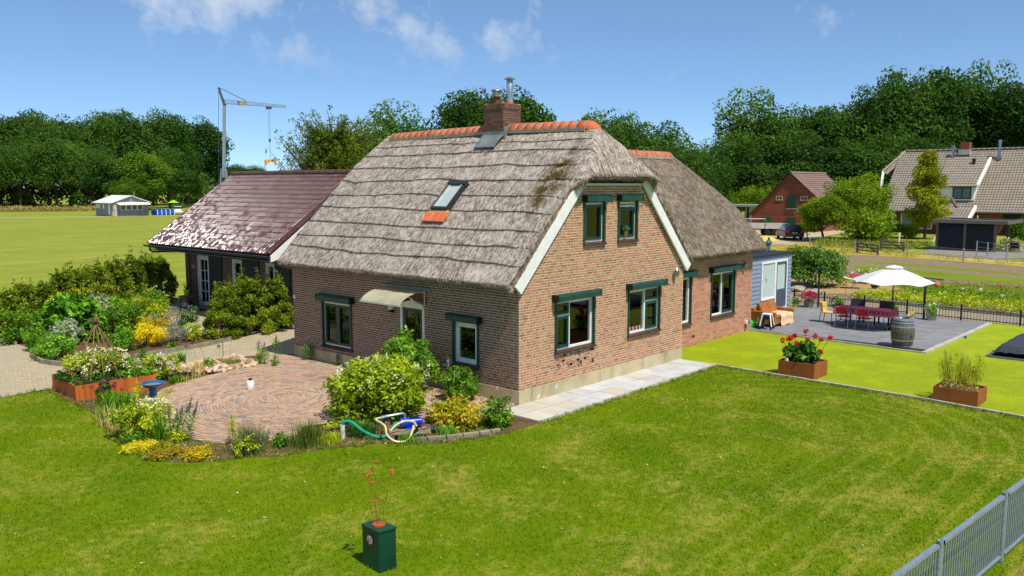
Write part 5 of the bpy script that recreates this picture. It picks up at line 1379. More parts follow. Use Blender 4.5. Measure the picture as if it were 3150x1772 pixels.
for x, y, lb in ((21.5,0.62,'dark flower pot with greenery against the fence left of the wicker chairs'),(21.45,-1.62,'dark flower pot with greenery against the fence between the wicker chairs')):
    t = thing('flower_pot', lb, 'flower pot', (x,y,0.0)); m = MB(); m.lathe((x,y,0.0),[(0.12,0),(0.17,0.16),(0.18,0.18),(0.15,0.18),(0.14,0.12)],14); m.build('pot', pm('dark_clay_pot', (70,56,50), (54,44,40), 6, 0.8), t, smooth=True); fpots.append(t)
# --- trampoline with cover
tm = thing('trampoline', 'sunken rectangular trampoline under a black weather cover on the turf', 'trampoline', (16.1,-8.4,0))
m = MB(); m.bb(13.95,17.6,-6.86,-6.76,0.0,0.06); m.bb(13.95,17.6,-10.2,-10.1,0.0,0.06); m.bb(13.9,14.0,-10.1,-6.86,0.0,0.061); m.bb(17.55,17.65,-10.1,-6.86,0.0,0.061); m.build('frame', M_grey, tm)
m = MB(); m.bb(14.0,17.55,-10.1,-6.86,0.007,0.012); m.build('pit', pm('pit_black', (18,18,18), (12,12,12), 4, 0.95), tm)
vs, fs = [], []; nx, ny = 30, 28
for i in range(nx+1):
    for j in range(ny+1):
        u_, v_ = i/nx*2-1, j/ny*2-1; e = max(abs(u_),abs(v_)); x = 15.85+u_*1.72; y = -8.48+v_*1.62
        z = 0.34+0.05*(1-u_*u_)*(1-v_*v_); 
        if e > 0.86: k = (e-0.86)/0.14; z -= 0.19*k*k+0.02*math.sin((u_*17 if abs(v_)>abs(u_) else v_*17)*2)*k; x -= u_*0.05*k; y -= v_*0.05*k
        vs.append((x,y,z+0.012*math.sin(x*7+y*3)))
for i in range(nx):
    for j in range(ny): a = i*(ny+1)+j; fs.append((a,a+ny+1,a+ny+2,a+1))
m = MB(); m.add(vs,fs); m.build('cover', pm('black_tarpaulin', (62,64,72), (50,52,60), 3, 0.5), tm, smooth=True)
for x in (14.2,15.3,16.4): m = MB(); m.tube([(x,-6.84,0.02),(x,-6.9,0.2)],0.02,6); m.build('strap', pm('yellow_strap', (170,160,40), (150,140,30), 4, 0.7), tm)
# --- corten planters on the turf
def box_planter(x0,x1,y0,y1,h,lb, nm='corten_planter', mat=None, wall_=0.03, rz=0.0):
    t = thing(nm, lb, 'planter', ((x0+x1)/2,(y0+y1)/2,0)); mat = mat or M_cort
    m = MB(); z0 = 0.02
    m.bb(x0,x1,y0,y0+wall_,z0,h); m.bb(x0,x1,y1-wall_,y1,z0,h); m.bb(x0,x0+wall_,y0+wall_,y1-wall_,z0,h); m.bb(x1-wall_,x1,y0+wall_,y1-wall_,z0,h); m.build('box', mat, t)
    m = MB(); m.bb(x0+wall_,x1-wall_,y0+wall_,y1-wall_,0.03,h-0.06); m.build('soil', M_soil, t)
    m = MB(); m.bb(x0+0.04,x1-0.04,y0+0.04,y1-0.04,0.0,0.019); m.build('foot', M_blk, t)
    return t
pl1 = box_planter(7.3,8.2,-4.14,-3.12,0.43,'square rust brown corten planter holding the red dahlias')
pl2 = box_planter(7.08,7.92,-8.17,-7.18,0.37,'square rust brown corten planter holding wispy feathery stems')
gn = thing('gnome', 'small white and red garden ornament in the dahlia planter', 'ornament', (7.42,-3.3,0.37))
m = MB(); m.lathe((7.42,-3.3,0.37),[(0.045,0),(0.055,0.05),(0.045,0.12),(0.03,0.15)],10); m.build('body', M_whpl, gn, smooth=True)
m = MB(); m.lathe((7.42,-3.3,0.52),[(0.04,0),(0.042,0.02),(0.005,0.1)],10); m.build('hat', M_redpl, gn, smooth=True)
# ================================================================== FRONT: CABINET, SCULPTURE, RAILING, PUMP
def qbox(m, pts, z0, z1): m.prism([(x,y,z0) for x,y in pts], (0,0,z1-z0))
CB = [(-7.94,-4.44),(-7.68,-4.49),(-7.62,-4.07),(-7.92,-4.03)]
cb = thing('utility_cabinet', 'dark green metal utility cabinet standing on the front lawn', 'cabinet', (-7.8,-4.25,0))
M_cab = pm('cabinet_green', (8,66,46), (6,54,40), 2.5, 0.38, spec=0.5)
c0 = Vector((-7.8,-4.25,0))
F0, L0_, R0_ = Vector((-7.942,-4.444,0)), Vector((-7.92,-4.059,0)), Vector((-7.678,-4.488,0))
B0 = L0_+R0_-F0
def sc(p, s): cc = (L0_+R0_)/2; return cc+(p-cc)*s
def cabring(m, s, z0, z1): m.prism([sc(p,s)+Z0*z0 for p in (F0,R0_,B0,L0_)], (0,0,z1-z0))
m = MB(); cabring(m,1.0,-0.05,0.14); m.build('plinth', M_cab, cb)
m = MB(); cabring(m,0.985,0.145,0.56); m.build('body', M_cab, cb)
m = MB(); cabring(m,1.07,0.562,0.592); m.build('lid', M_cab, cb, bevel=0.006)
u_ = (L0_-F0).normalized(); n_ = Vector((u_.y,-u_.x,0)); 
if n_.dot(Vector((-1,-1,0))) < 0: n_ = -n_
sgc = F0 + (L0_-F0)*0.52 + Z0*0.42 + n_*0.006
def disc(m, c, r, u, r0=0.0, k=24):
    vs = []; 
    for i in range(k):
        a = 2*math.pi*i/k; d = u*math.cos(a)+Z0*math.sin(a); vs += [c+d*r, c+d*r0]
    m.add(vs, [(2*i,2*((i+1)%k),2*((i+1)%k)+1,2*i+1) for i in range(k)])
sg = MB(); disc(sg, sgc, 0.068, u_); so_ = sg.build('no_flames_sign', pm('sign_white', (238,238,236), (232,232,230), 3, 0.5), cb)
m = MB(); disc(m, sgc+n_*0.002, 0.070, u_, 0.056); d1 = (u_*0.7+Z0*0.72).normalized(); d2 = Vector((0,0,0)); e = d1.cross(n_)
dd_ = (u_-Z0).normalized() if True else d1
m.prism([sgc+n_*0.002+dd_*0.057+d1*0.006, sgc+n_*0.002+dd_*0.057-d1*0.006, sgc+n_*0.002-dd_*0.057-d1*0.006, sgc+n_*0.002-dd_*0.057+d1*0.006], n_*0.001)
m.build('red_ring', pm('sign_red', (206,52,44), (196,44,40), 3, 0.5), cb)
m = MB()
for a, b in (((0.03,-0.035),(0.035,0.02)),((0.035,0.02),(0.012,0.03)),((0.01,-0.04),(-0.03,-0.01)),((-0.015,0.0),(-0.03,0.03))):
    m.bar(sgc+n_*0.0015+u_*a[0]+Z0*a[1], sgc+n_*0.0015+u_*b[0]+Z0*b[1], 0.012, 0.002, up=tuple(n_))
m.build('match_symbol', M_blk, cb)
ru = (R0_-F0).normalized(); rn = Vector((ru.y,-ru.x,0)); 
if rn.dot(Vector((0,-1,0))) < 0: rn = -rn
m = MB(); m.tube([F0+ru*0.25+Z0*0.2+rn*0.0, F0+ru*0.25+Z0*0.2+rn*0.012],0.008,8); m.build('lock', M_steel, cb)
# bird sculpture on the cabinet
sc_ = thing('bird_sculpture', 'rusty wire sculpture of flying birds on the green cabinet', 'sculpture', (*((L0_+R0_)/2).xy,0.592))
o = Vector((*((L0_+R0_)/2).xy,0.592)); M_rsc = corten('rusty_sculpture', (176,92,48), (140,66,36))
m = MB(); m.lathe(o,[(0.093,0),(0.095,0.002),(0.095,0.026),(0.09,0.03)],24); m.build('base_disc', M_rsc, sc_, smooth=True)
rt = Vector((0.664,-0.747,0)); 
def wire(pts): 
    m = MB(); m.tube([o + rt*a + Z0*z + Vector((-0.6,-0.66,0))*b for a,b,z in pts],0.0035,5); m.build('wire', M_rsc, sc_); a,b,z = pts[-1]; return o + rt*a + Z0*z + Vector((-0.6,-0.66,0))*b
def bird(c, sp, up, yaw, tilt=0.0):
    m = MB(); d = Vector((math.cos(yaw),math.sin(yaw),0)); f = d.cross(Z0)
    for s in (-1,1):
        P1 = c; P2 = c + d*s*sp*0.5 - Z0*up*0.1 + Z0*tilt*s*0.5; P3 = c + d*s*sp + Z0*up + Z0*tilt*s
        w = 0.02
        m.add([P1-f*w, P1+f*w, P2+f*w*1.1, P2-f*w*0.9, P3+f*0.01], [(0,1,2,3),(3,2,4)])
        m.add([v+Z0*0.004 for v in (P1-f*w, P1+f*w, P2+f*w*1.1, P2-f*w*0.9, P3+f*0.01)], [(3,2,1,0),(4,2,3)])
    m.ball(c+f*0.03,(0.018,0.018,0.012),6,4); m.build('bird', M_rsc, sc_)
ya = math.atan2(rt.y,rt.x)
bird(wire([(-0.07,0,0.02),(-0.11,0,0.2),(-0.125,0,0.32),(-0.11,0,0.5),(-0.12,0,0.66),(-0.13,0,0.72)]),0.09,0.05,ya+0.9,0.05)
bird(wire([(-0.02,0.02,0.02),(-0.04,0.02,0.25),(-0.06,0.02,0.45),(-0.085,0.02,0.54),(-0.085,0.02,0.62)]),0.10,0.02,ya+0.25)
bird(wire([(0.0,0.05,0.02),(-0.02,0.05,0.2),(-0.035,0.05,0.3),(-0.045,0.05,0.36)]),0.10,0.05,ya-0.15,0.03)
bird(wire([(0.01,0,0.02),(0.01,0,0.4),(0.015,0,0.62),(0.03,0,0.74),(0.0,0,0.86),(-0.01,0,0.90)]),0.10,0.03,ya)
bird(wire([(0.07,0,0.02),(0.065,0,0.26),(0.12,0,0.42),(0.125,0,0.55),(0.16,0,0.68),(0.20,0,0.77)]),0.05,-0.04,ya-1.2,-0.02)
# galvanised railing at the road side
gf = thing('metal_railing', 'galvanised steel railing with close vertical bars in the lower right corner', 'fence', (-2,-10.63,0))
def galv():
    t = NT('galvanised_steel'); p = t.obj()
    c = t.mix(t.ramp(t.noise(p, 26, 4), 0.35, 0.7), lin((168,182,190)), lin((136,150,160)))
    c = t.mix(t.ramp(t.noise(p, 70, 2), 0.70, 0.78), c, lin((205,212,215)))
    return t.fin(c, 0.42, 0.55, 0.5)
M_galv = galv()
fd = Vector((2.34,-0.19,0)).normalized(); fperp = Vector((-fd.y,fd.x,0)); f0 = Vector((-1.98,-10.63,0)); SPN = 2.348
barm = MB(); barm.tube([(0,0,0.12),(0,0,0.955)],0.0105,6,cap=False); bme = bpy.data.meshes.new('bar'); bme.from_pydata(barm.v,[],barm.f); bme.materials.append(M_galv); bme.polygons.foreach_set('use_smooth',[True]*len(bme.polygons))
for k in range(-3, 3):
    p = f0 + fd*SPN*k
    m = MB(); m.tube([p-Z0*0.1,p+Z0*1.02],0.040,12,cap=False); m.lathe(p+Z0*1.0,[(0.030,0.0),(0.040,0.02),(0.034,0.02),(0.034,-0.05)],12); m.build('post', M_galv, gf, smooth=True)
    q0, q1 = p+fd*0.075, p+fd*(SPN-0.075)
    m = MB(); m.bar(q0+Z0*0.97,q1+Z0*0.97,0.062,0.042); m.build('top_rail', M_galv, gf)
    m = MB(); m.bar(q0+Z0*0.11,q1+Z0*0.11,0.062,0.03); m.build('bottom_rail', M_galv, gf)
    for q in (q0,q1):
        m = MB(); m.bar(q+Z0*0.97-fd*0.006,q+Z0*0.97+fd*0.006,0.066,0.05); m.build('end_clip', M_blk, gf)
        m = MB(); m.bar(p+Z0*0.96 if q is q0 else p+fd*SPN+Z0*0.96, q+Z0*0.96,0.018,0.014); m.build('bolt', M_grey, gf)
    n = 27
    for i in range(n):
        o_ = bpy.data.objects.new('bar', bme); link(o_); o_.parent = gf; o_.location = q0.lerp(q1,(i+0.5)/n)-ORG[gf.name]
# --- pump on its pallet, hoses, pipe, bowl
pl = thing('pallet', 'small weathered pallet under the blue pump', 'pallet', (-3.36,0.1,0)); M_pal = pm('pallet_wood', (150,132,106), (122,104,84), 6, 0.9, bump=0.3)
a_ = 0.55
for i in range(5):
    m = MB(); m.obox(Vector((-3.36,0.1,0.13))+Vector((math.cos(a_),-math.sin(a_),0))*0 + Matrix.Rotation(-0.68,3,'Z')@Vector((0,-0.26+0.13*i,0)),0.86,0.115,0.02,-0.68); m.build('plank', M_pal, pl)
for i in (-1,0,1):
    m = MB(); m.obox(Vector((-3.36,0.1,0.065))+Matrix.Rotation(-0.68,3,'Z')@Vector((0.36*i,0,0)),0.08,0.62,0.11,-0.68); m.build('bearer', M_pal, pl)
pu = thing('water_pump', 'bright blue electric water pump on the small pallet', 'pump', (-3.3,0.2,0.14)); M_blue = pm('pump_blue', (14,72,200), (10,58,176), 4, 0.3, spec=0.6)
pc, pdv = Vector((-3.27,0.17,0.27)), (Matrix.Rotation(-0.55,3,'Z')@Vector((1,0,0)))
m = MB(); m.tube([pc-pdv*0.23,pc-pdv*0.21,pc-pdv*0.05,pc-pdv*0.03],[0.07,0.095,0.10,0.12],14); m.build('pump_head', M_blue, pu, smooth=True)
m = MB(); m.tube([pc-pdv*0.03,pc+pdv*0.2,pc+pdv*0.24,pc+pdv*0.26],[0.085,0.085,0.08,0.05],14)
for i in range(12):
    a = 2*math.pi*i/12; sd = pdv.cross(Z0).normalized(); r_ = sd*math.cos(a)+Z0*math.sin(a); m.bar(pc+r_*0.088,pc+r_*0.088+pdv*0.2,0.01,0.012)
m.build('motor', M_blue, pu, smooth=True)
m = MB(); m.obox(pc+Z0*-0.105-pdv*0.04,0.12,0.2,0.05,-0.55); m.build('foot', M_blue, pu)
m = MB(); m.obox(pc+Z0*0.10+pdv*0.08,0.15,0.09,0.05,-0.55); m.build('terminal_box', M_blk, pu, bevel=0.01)
m = MB(); m.tube([pc-pdv*0.12+Z0*0.09,pc-pdv*0.12+Z0*0.17,pc-pdv*0.16+Z0*0.2,pc-pdv*0.5+Z0*0.16],0.026,8); m.tube([pc-pdv*0.48+Z0*0.165,pc-pdv*0.62+Z0*0.14],0.034,8); m.build('outlet_pipe', M_galv, pu, smooth=True)
m = MB(); m.tube([(-4.42,0.98,0),(-4.42,0.98,0.30)],0.052,10); one(m,'standpipe', pm('white_pvc', (214,212,204), (186,182,172), 12, 0.6), 'white plastic standpipe at the left end of the green hose', 'pipe', (-4.42,0.98,0), smooth=True)
hs = pc-pdv*0.23
pts = [Vector((-4.42,0.98,0.26)),Vector((-4.40,0.95,0.36)),Vector((-4.30,0.84,0.36)),Vector((-4.18,0.66,0.2)),Vector((-4.04,0.46,0.08)),Vector((-3.9,0.34,0.05)),Vector((-3.74,0.3,0.09)),Vector((-3.6,0.32,0.2)),hs-pdv*0.1+Z0*-0.01,hs]
def smooth_path(p, k=5):
    out = []
    for i in range(len(p)-1):
        p0, p1, p2, p3 = p[max(i-1,0)], p[i], p[i+1], p[min(i+2,len(p)-1)]
        for j in range(k):
            t = j/k; out.append(0.5*((2*p1)+(-p0+p2)*t+(2*p0-5*p1+4*p2-p3)*t*t+(-p0+3*p1-3*p2+p3)*t**3))
    return out+[p[-1]]
m = MB(); m.tube(smooth_path(pts),0.034,8); one(m,'suction_hose', pm('teal_hose', (20,150,118), (14,132,104), 6, 0.4), 'thick teal green hose running from standpipe to pump', 'hose', (-4,0.6,0), smooth=True)
ws = pc-pdv*0.62+Z0*0.14
V_ = Vector
pts = [ws, ws+V_((-0.12,0.02,-0.02)), V_((-3.98,0.16,0.34)), V_((-4.02,0.04,0.18)), V_((-3.92,-0.1,0.05)), V_((-3.72,-0.22,0.05)), V_((-3.55,-0.2,0.2)), V_((-3.5,-0.18,0.30)), V_((-3.49,-0.19,0.22))]
m = MB(); m.tube(smooth_path(pts),0.022,8); pts2 = [V_((-3.86,0.12,0.22)),V_((-3.74,0.08,0.32)),V_((-3.58,0.0,0.38)),V_((-3.44,-0.1,0.36)),V_((-3.38,-0.14,0.26))]
cr = one(m,'garden_hose', pm('cream_hose', (222,204,150), (206,186,132), 6, 0.45), 'cream hose looping in front of the blue pump', 'hose', (-3.7,0,0), smooth=True)
m = MB(); m.tube(smooth_path(pts2),0.022,8); one(m,'garden_hose', MATS['cream_hose'], 'short cream hose arching from pump to the rear coupling', 'hose', (-3.6,0,0), smooth=True)
for i,(x,y) in enumerate(((-3.49,-0.2),(-3.38,-0.15))):
    t = thing('hose_coupling', ('front blue and black hose coupling sticking out of the soil','rear blue and black hose coupling sticking out of the soil')[i], 'coupling', (x,y,0))
    m = MB(); m.tube([(x,y,0),(x,y,0.1)],0.036,8); m.build('pipe_stub', M_blk, t)
    m = MB(); m.tube([(x,y,0.1),(x,y,0.15)],0.038,8); m.build('collar', pm('pale_blue_plastic', (96,150,190), (80,134,176), 5, 0.4), t)
    m = MB(); m.tube([(x,y,0.15),(x,y,0.23)],[0.034,0.026],8); m.build('nut', M_blk, t)
m = MB(); m.tube(smooth_path([pc+Z0*0.12+pdv*0.1,V_((-3.2,0.0,0.25)),V_((-3.22,-0.14,0.16)),V_((-3.0,-0.1,0.15)),V_((-2.95,0.05,0.16)),V_((-3.1,0.08,0.16))]),0.008,5); one(m,'power_cable', M_blk, 'thin black cable of the pump curling on the pallet', 'cable', (-3.1,0,0.14))
m = MB(); m.lathe((-2.80,-0.02,0.0),[(0.16,0),(0.2,0.05),(0.215,0.10),(0.20,0.10),(0.17,0.03),(0.02,0.025)],22); one(m,'rubber_bowl', pm('dark_rubber', (66,66,68), (54,54,56), 8, 0.7), 'shallow dark rubber bowl beside the pallet', 'bowl', (-2.8,-0.02,0), smooth=True)
# stone edging of the bed
eg = [(-3.62,-0.24),(-3.35,-0.42),(-3.02,-0.64),(-2.7,-0.8),(-2.36,-0.95),(-2.1,-1.04),(-1.88,-1.12)]
er = bpy.data.objects.new('bed_edging', None); link(er); ORG[er.name] = V_((0,0,0)); er['kind'] = 'structure'
for a, b in zip(eg[:-1], eg[1:]):
    m = MB(); a3, b3 = V_((*a,0.02)), V_((*b,0.02)); d = (b3-a3).normalized()*0.01; m.bar(a3+d,b3-d,0.09,0.13); m.build('edging_stone', M_kerbd, er, bevel=0.012)
# --- bird bath and jerrycan on the patio
bb_ = thing('bird_bath', 'teal glazed ceramic bird bath at the edge of the round patio', 'bird bath', (-5.92,6.15,0.03)); M_teal = pm('teal_glaze', (10,104,140), (6,72,112), 3.5, 0.15, spec=0.7)
m = MB(); m.lathe((-5.92,6.15,0.03),[(0.14,0),(0.13,0.03),(0.10,0.1),(0.085,0.3),(0.09,0.48),(0.11,0.52)],20); m.build('pedestal', M_teal, bb_, smooth=True)
m = MB(); m.lathe((-5.92,6.15,0.03),[(0.08,0.50),(0.2,0.54),(0.27,0.60),(0.275,0.62),(0.26,0.62),(0.18,0.57),(0.02,0.555)],28); m.build('bowl', M_teal, bb_, smooth=True)
m = MB(); m.lathe((-5.92,6.15,0.03),[(0.0,0.575),(0.19,0.577)],24); m.build('water', pm('bath_water', (150,140,126), (120,124,124), 6, 0.05), bb_)
jc = thing('canister', 'white plastic canister with black cap standing alone on the patio', 'canister', (-3.40,6.12,0.04))
m = MB(); m.lathe((-3.40,6.12,0.04),[(0.085,0),(0.095,0.02),(0.095,0.2),(0.08,0.23),(0.05,0.24)],16,sx=1.0,sy=1.0); m.build('body', M_whpl, jc, smooth=True)
m = MB(); m.lathe((-3.40,6.12,0.28),[(0.045,0),(0.045,0.045),(0.04,0.05)],12); m.build('cap', M_blk, jc)
# --- big corten planter by the drive
pf = [V_((-6.79,8.36,0)),V_((-4.87,8.17,0)),V_((-4.72,10.05,0)),V_((-6.62,10.26,0))]
bp_ = thing('corten_planter', 'large square rust orange corten planter at the driveway with stick wigwam', 'planter', (-5.75,9.2,0))
M_cort2 = corten('bright_corten', (198,108,44), (168,84,34))
cc_ = sum(pf, V_((0,0,0)))/4
for i in range(4):
    a, b = pf[i], pf[(i+1)%4]; ai, bi = a.lerp(cc_,0.025), b.lerp(cc_,0.025)
    m = MB(); m.prism([a,b,bi,ai],(0,0,0.37)); m.build('side_panel', M_cort2, bp_)
m = MB(); m.prism([p.lerp(cc_,0.03) for p in pf],(0,0,0.29)); m.build('soil', M_soil, bp_)
# stick wigwam
wg = thing('stick_wigwam', 'wigwam of bare sticks tied together above the corten planter', 'plant support', (-5.9,9.3,0.29)); M_stick = pm('dry_stick', (150,116,76), (116,84,54), 10, 0.9)
apx = V_((-5.86,9.25,1.72))
sticks = [((-6.66,9.9),(0.75,-0.35,0.62)),((-6.6,9.1),(0.5,0.3,0.75)),((-6.35,8.6),(0.1,0.15,0.85)),((-6.0,8.55),(-0.05,0.2,0.7)),((-5.6,8.5),(-0.35,0.5,0.55)),((-5.1,8.8),(-0.9,0.3,0.5)),((-4.9,9.3),(-0.3,-0.1,0.8)),((-5.0,9.8),(-0.2,-0.6,0.6)),((-5.6,9.95),(0.25,-0.3,0.8)),((-6.2,9.95),(0.12,-0.5,0.55))]
for (b, tp_) in sticks:
    j = V_((random.uniform(-.03,.03),random.uniform(-.03,.03),random.uniform(-.05,.05))); b3 = V_((*b,0.28)); e = apx+j+V_(tp_)*random.choice((0.12,0.2,0.3,1.1))
    mid = b3.lerp(apx,0.5)+V_((random.uniform(-.04,.04),random.uniform(-.04,.04),0))
    q = apx.lerp(e,0.5)+V_((random.uniform(-.06,.06),random.uniform(-.06,.06),random.uniform(0,.06)))
    m = MB(); m.tube(smooth_path([b3,mid,apx+j,q,e],4),[0.013]*9+[0.011]*4+[0.007]*4,5); m.build('stick', M_stick, wg)
m = MB(); m.lathe(apx-Z0*0.04,[(0.045,0),(0.055,0.04),(0.045,0.09)],8); m.build('binding', M_blk, wg)
# --- heap of rubble stones, each its own object
def stonemat():
    t = NT('sandstone_rubble'); k = t.tone(); p = t.obj()
    c = t.ramps(k,[(0,lin((212,186,158))),(0.3,lin((188,156,120))),(0.55,lin((226,206,184))),(0.8,lin((170,136,104))),(1,lin((150,128,112)))])
    c = t.mix(t.ramp(t.noise(p,6,5),0.5,0.75), c, lin((150,118,88))); t.bump(t.noise(p,14,4),0.5,0.02); return t.fin(c,0.9,0,0.2)
M_stone = stonemat(); smeshes = []
import bmesh
for s in range(6):
    bm = bmesh.new(); bmesh.ops.create_icosphere(bm, subdivisions=1, radius=1.0); rr = random.Random(s)
    for v in bm.verts: v.co *= rr.uniform(0.68,1.15)
    bm.transform(Matrix.Diagonal((1,rr.uniform(0.6,0.9),rr.uniform(0.5,0.75),1))); me = bpy.data.meshes.new('stone'); bm.to_mesh(me); bm.free(); me.materials.append(M_stone); smeshes.append(me)
hp_ = [(-4.3,9.25),(-3.7,8.85),(-2.8,8.6),(-2.1,8.45),(-1.55,8.65),(-1.7,9.6),(-2.2,10.3),(-3.2,10.0)]
k = 0; rows_ = []
while k < 150:
    x, y = random.uniform(-4.3,-1.5), random.uniform(8.4,10.4)
    if not inside(hp_, x, y): continue
    h = 0.30*max(0,1-abs(y-9.3)/0.9); s = random.uniform(0.075,0.165); z = 0.02+h*random.random()**0.5
    o = bpy.data.objects.new('stone', smeshes[k%6]); link(o); o.location = (x,y,z); o.scale = (s,s,s); o.rotation_euler = (random.uniform(-.5,.5),random.uniform(-.5,.5),random.random()*6.28)
    tag(o,'pale sandstone rubble stone in the heap beside the round patio','stone','rubble stones heaped beside the patio'); k += 1
# ================================================================== FOLIAGE TOOLS
def leaf_cloud(C, Rd, n, size, aspect=0.55, up=0.35, shell=0.5, seed=0, droop=0.0, outw=0.7, upright=0.0, svar=0.4, clumptone=0.35):
    g = np.random.default_rng(seed); C = np.asarray(C, float); Rd = np.asarray(Rd, float)
    if Rd.ndim == 1: Rd = np.stack([Rd,Rd,Rd],-1)
    wgt = Rd.prod(1)**(2/3); idx = g.choice(len(C), n, p=wgt/wgt.sum())
    d = g.normal(size=(n,3)); d /= np.linalg.norm(d,axis=1)[:,None]
    rad = shell+(1-shell)*np.sqrt(g.random((n,1))); pos = C[idx]+d*Rd[idx]*rad
    nr = d*outw+g.normal(0,0.55,(n,3)); nr[:,2] += up; nr /= np.linalg.norm(nr,axis=1)[:,None]
    ax = g.normal(size=(n,3)) + d*0.6; ax[:,2] += upright-droop; ax -= nr*(ax*nr).sum(1)[:,None]; ax /= np.linalg.norm(ax,axis=1)[:,None]+1e-9
    sd = np.cross(nr,ax); s = size*(1+svar*(g.random((n,1))*2-1))
    V = np.stack([pos, pos+ax*s*0.5+sd*s*aspect*0.5-nr*s*0.06, pos+ax*s-nr*s*0.1*droop, pos+ax*s*0.5-sd*s*aspect*0.5-nr*s*0.06],1).reshape(-1,3)
    F = np.arange(4*n).reshape(-1,4); ct = g.random(len(C))
    tone = np.clip(0.5+(g.random(n)-0.5)*(1-clumptone)+(ct[idx]-0.5)*clumptone*2,0,1)
    return V, F, tone
def merge(parts):
    Vs, Fs, Ts, o = [], [], [], 0
    for V, F, T in parts: Vs.append(V); Fs.append(F+o); Ts.append(T); o += len(V)
    return np.concatenate(Vs), np.concatenate(Fs), np.concatenate(Ts)
def mesh_of(name, VFT, mat):
    me = np_mesh(name, *VFT); me.materials.append(mat); return me
def limb_mesh(name, trunk_h, r0, crownc, crownr, nl, mat, seed, lean=0.0):
    rg = random.Random(seed); m = MB(); top = Vector((lean,0,trunk_h*1.35))
    m.tube([(0,0,-0.01),(lean*0.2,0,trunk_h*0.4),(lean*0.5,0.0,trunk_h*0.8),tuple(top)],[r0*1.25,r0,r0*0.8,r0*0.5],7)
    for i in range(nl):
        a = 2*math.pi*i/nl+rg.uniform(-.4,.4); z = trunk_h*rg.uniform(0.7,1.3); e = Vector((crownr*rg.uniform(0.45,0.8)*math.cos(a),crownr*rg.uniform(0.45,0.8)*math.sin(a),crownc+rg.uniform(-0.3,0.4)*crownr))
        b = Vector((lean*0.5,0,z)); mid = b.lerp(e,0.5)+Vector((0,0,-0.04)); m.tube([b,mid,e],[r0*0.5,r0*0.32,r0*0.12],5)
    me = bpy.data.meshes.new(name); me.from_pydata(m.v,[],m.f); me.materials.append(mat); me.update(); return me
M_bark = pm('bark', (92,78,62), (66,56,46), 9, 0.95, bump=0.4, bscale=20)
G_OAK = [(0.0,(50,80,30)),(0.35,(68,104,38)),(0.7,(90,124,44)),(1.0,(116,146,56))]
M_oakl = leafmat('oak_foliage', G_OAK, trans=0.46, spec=0.1, rough=0.8, var=0.45)
M_dark = leafmat('dark_foliage', [(0.0,(46,74,30)),(0.4,(62,96,38)),(0.75,(82,116,44)),(1.0,(108,138,54))], trans=0.46, spec=0.1, rough=0.8, var=0.45)
M_light = leafmat('light_foliage', [(0.0,(84,112,18)),(0.4,(112,140,24)),(0.75,(138,164,34)),(1.0,(164,184,50))], trans=0.42, spec=0.12, rough=0.8)
M_midg = leafmat('mid_foliage', [(0.0,(62,94,24)),(0.4,(82,118,30)),(0.75,(104,138,38)),(1.0,(128,158,50))], trans=0.44, spec=0.1, rough=0.8, var=0.3)
# unit-height crowns
def unit_crown(seed, rx, cz, rz, ncl, nleaf, size, lump=0.11, mat=None, bottom=-0.55):
    g = np.random.default_rng(seed); C, Rr = [], []
    while len(C) < ncl:
        d = g.normal(size=3); d /= np.linalg.norm(d); 
        if d[2] < bottom: continue
        k = g.uniform(0.45,0.95)**0.5; ir = 1+0.16*math.sin(3*math.atan2(d[1],d[0])+seed)+0.12*math.sin(5*d[2]+seed*2)
        C.append((d[0]*rx*k*ir, d[1]*rx*k*ir, cz+d[2]*rz*k*ir)); Rr.append(g.uniform(0.6,1.25)*lump)
    return leaf_cloud(np.array(C), np.array(Rr), nleaf, size, 0.75, up=0.5, shell=0.55, seed=seed+1)
VAR = []
for i, (rx, cz, rz, ncl) in enumerate(((0.31,0.60,0.40,95),(0.34,0.58,0.42,105),(0.28,0.58,0.43,90),(0.36,0.62,0.38,110),(0.25,0.55,0.46,85))):
    VAR.append((unit_crown(100+i, rx, cz, rz, ncl, 15000, 0.0235), rx))
crown_me = {}; 
def crown_mesh(i, mat):
    if (i, mat.name) not in crown_me: crown_me[(i, mat.name)] = mesh_of('crown', VAR[i][0], mat)
    return crown_me[(i, mat.name)]
trunk_me = [limb_mesh('trunk', 0.22, 0.018, 0.6, VAR[i][1], 7, M_bark, i, 0.02*(i-2)) for i in range(5)]
def far_tree(x, y, h, r, lb, grp, mat, i=None, nm='tree'):
    i = random.randrange(5) if i is None else i
    t = thing(nm, lb, 'tree', (x,y,0), grp); s = r/VAR[i][1]*1.12
    for nme, me in (('trunk', trunk_me[i]),('crown', crown_mesh(i, mat))):
        o = bpy.data.objects.new(nme, me); link(o); o.parent = t
    t.scale = (s, s, h*0.95); t.rotation_euler = (0,0,random.random()*6.28)
    return t
LEFT = [(60.1,220.6,22.1,5.9),(67.0,220.4,23.8,5.7),(66.0,206.3,22.0,4.9),(75.5,218.4,23.5,5.4),(76.0,205.8,22.7,5.2),(83.9,212.0,24.2,5.6),(88.3,211.6,24.8,5.9),(93.4,210.4,24.7,5.6),(97.8,208.5,24.0,4.6)]
ordn = ['first','second','third','fourth','fifth','sixth','seventh','eighth','ninth','tenth','eleventh','twelfth','thirteenth','fourteenth']
for i, (x,y,h,r) in enumerate(LEFT):
    far_tree(x,y,h,r*1.12,'tall dark tree in the left wood, %s crown from the left along its skyline'%ordn[i],'trees of the left wood',(M_dark,M_oakl,M_oakl)[i%3])
far_tree(113.3,221.4,25.6,6.2,'tall beech at the right end of the left wood beside the crane','trees of the left wood',M_dark,4)
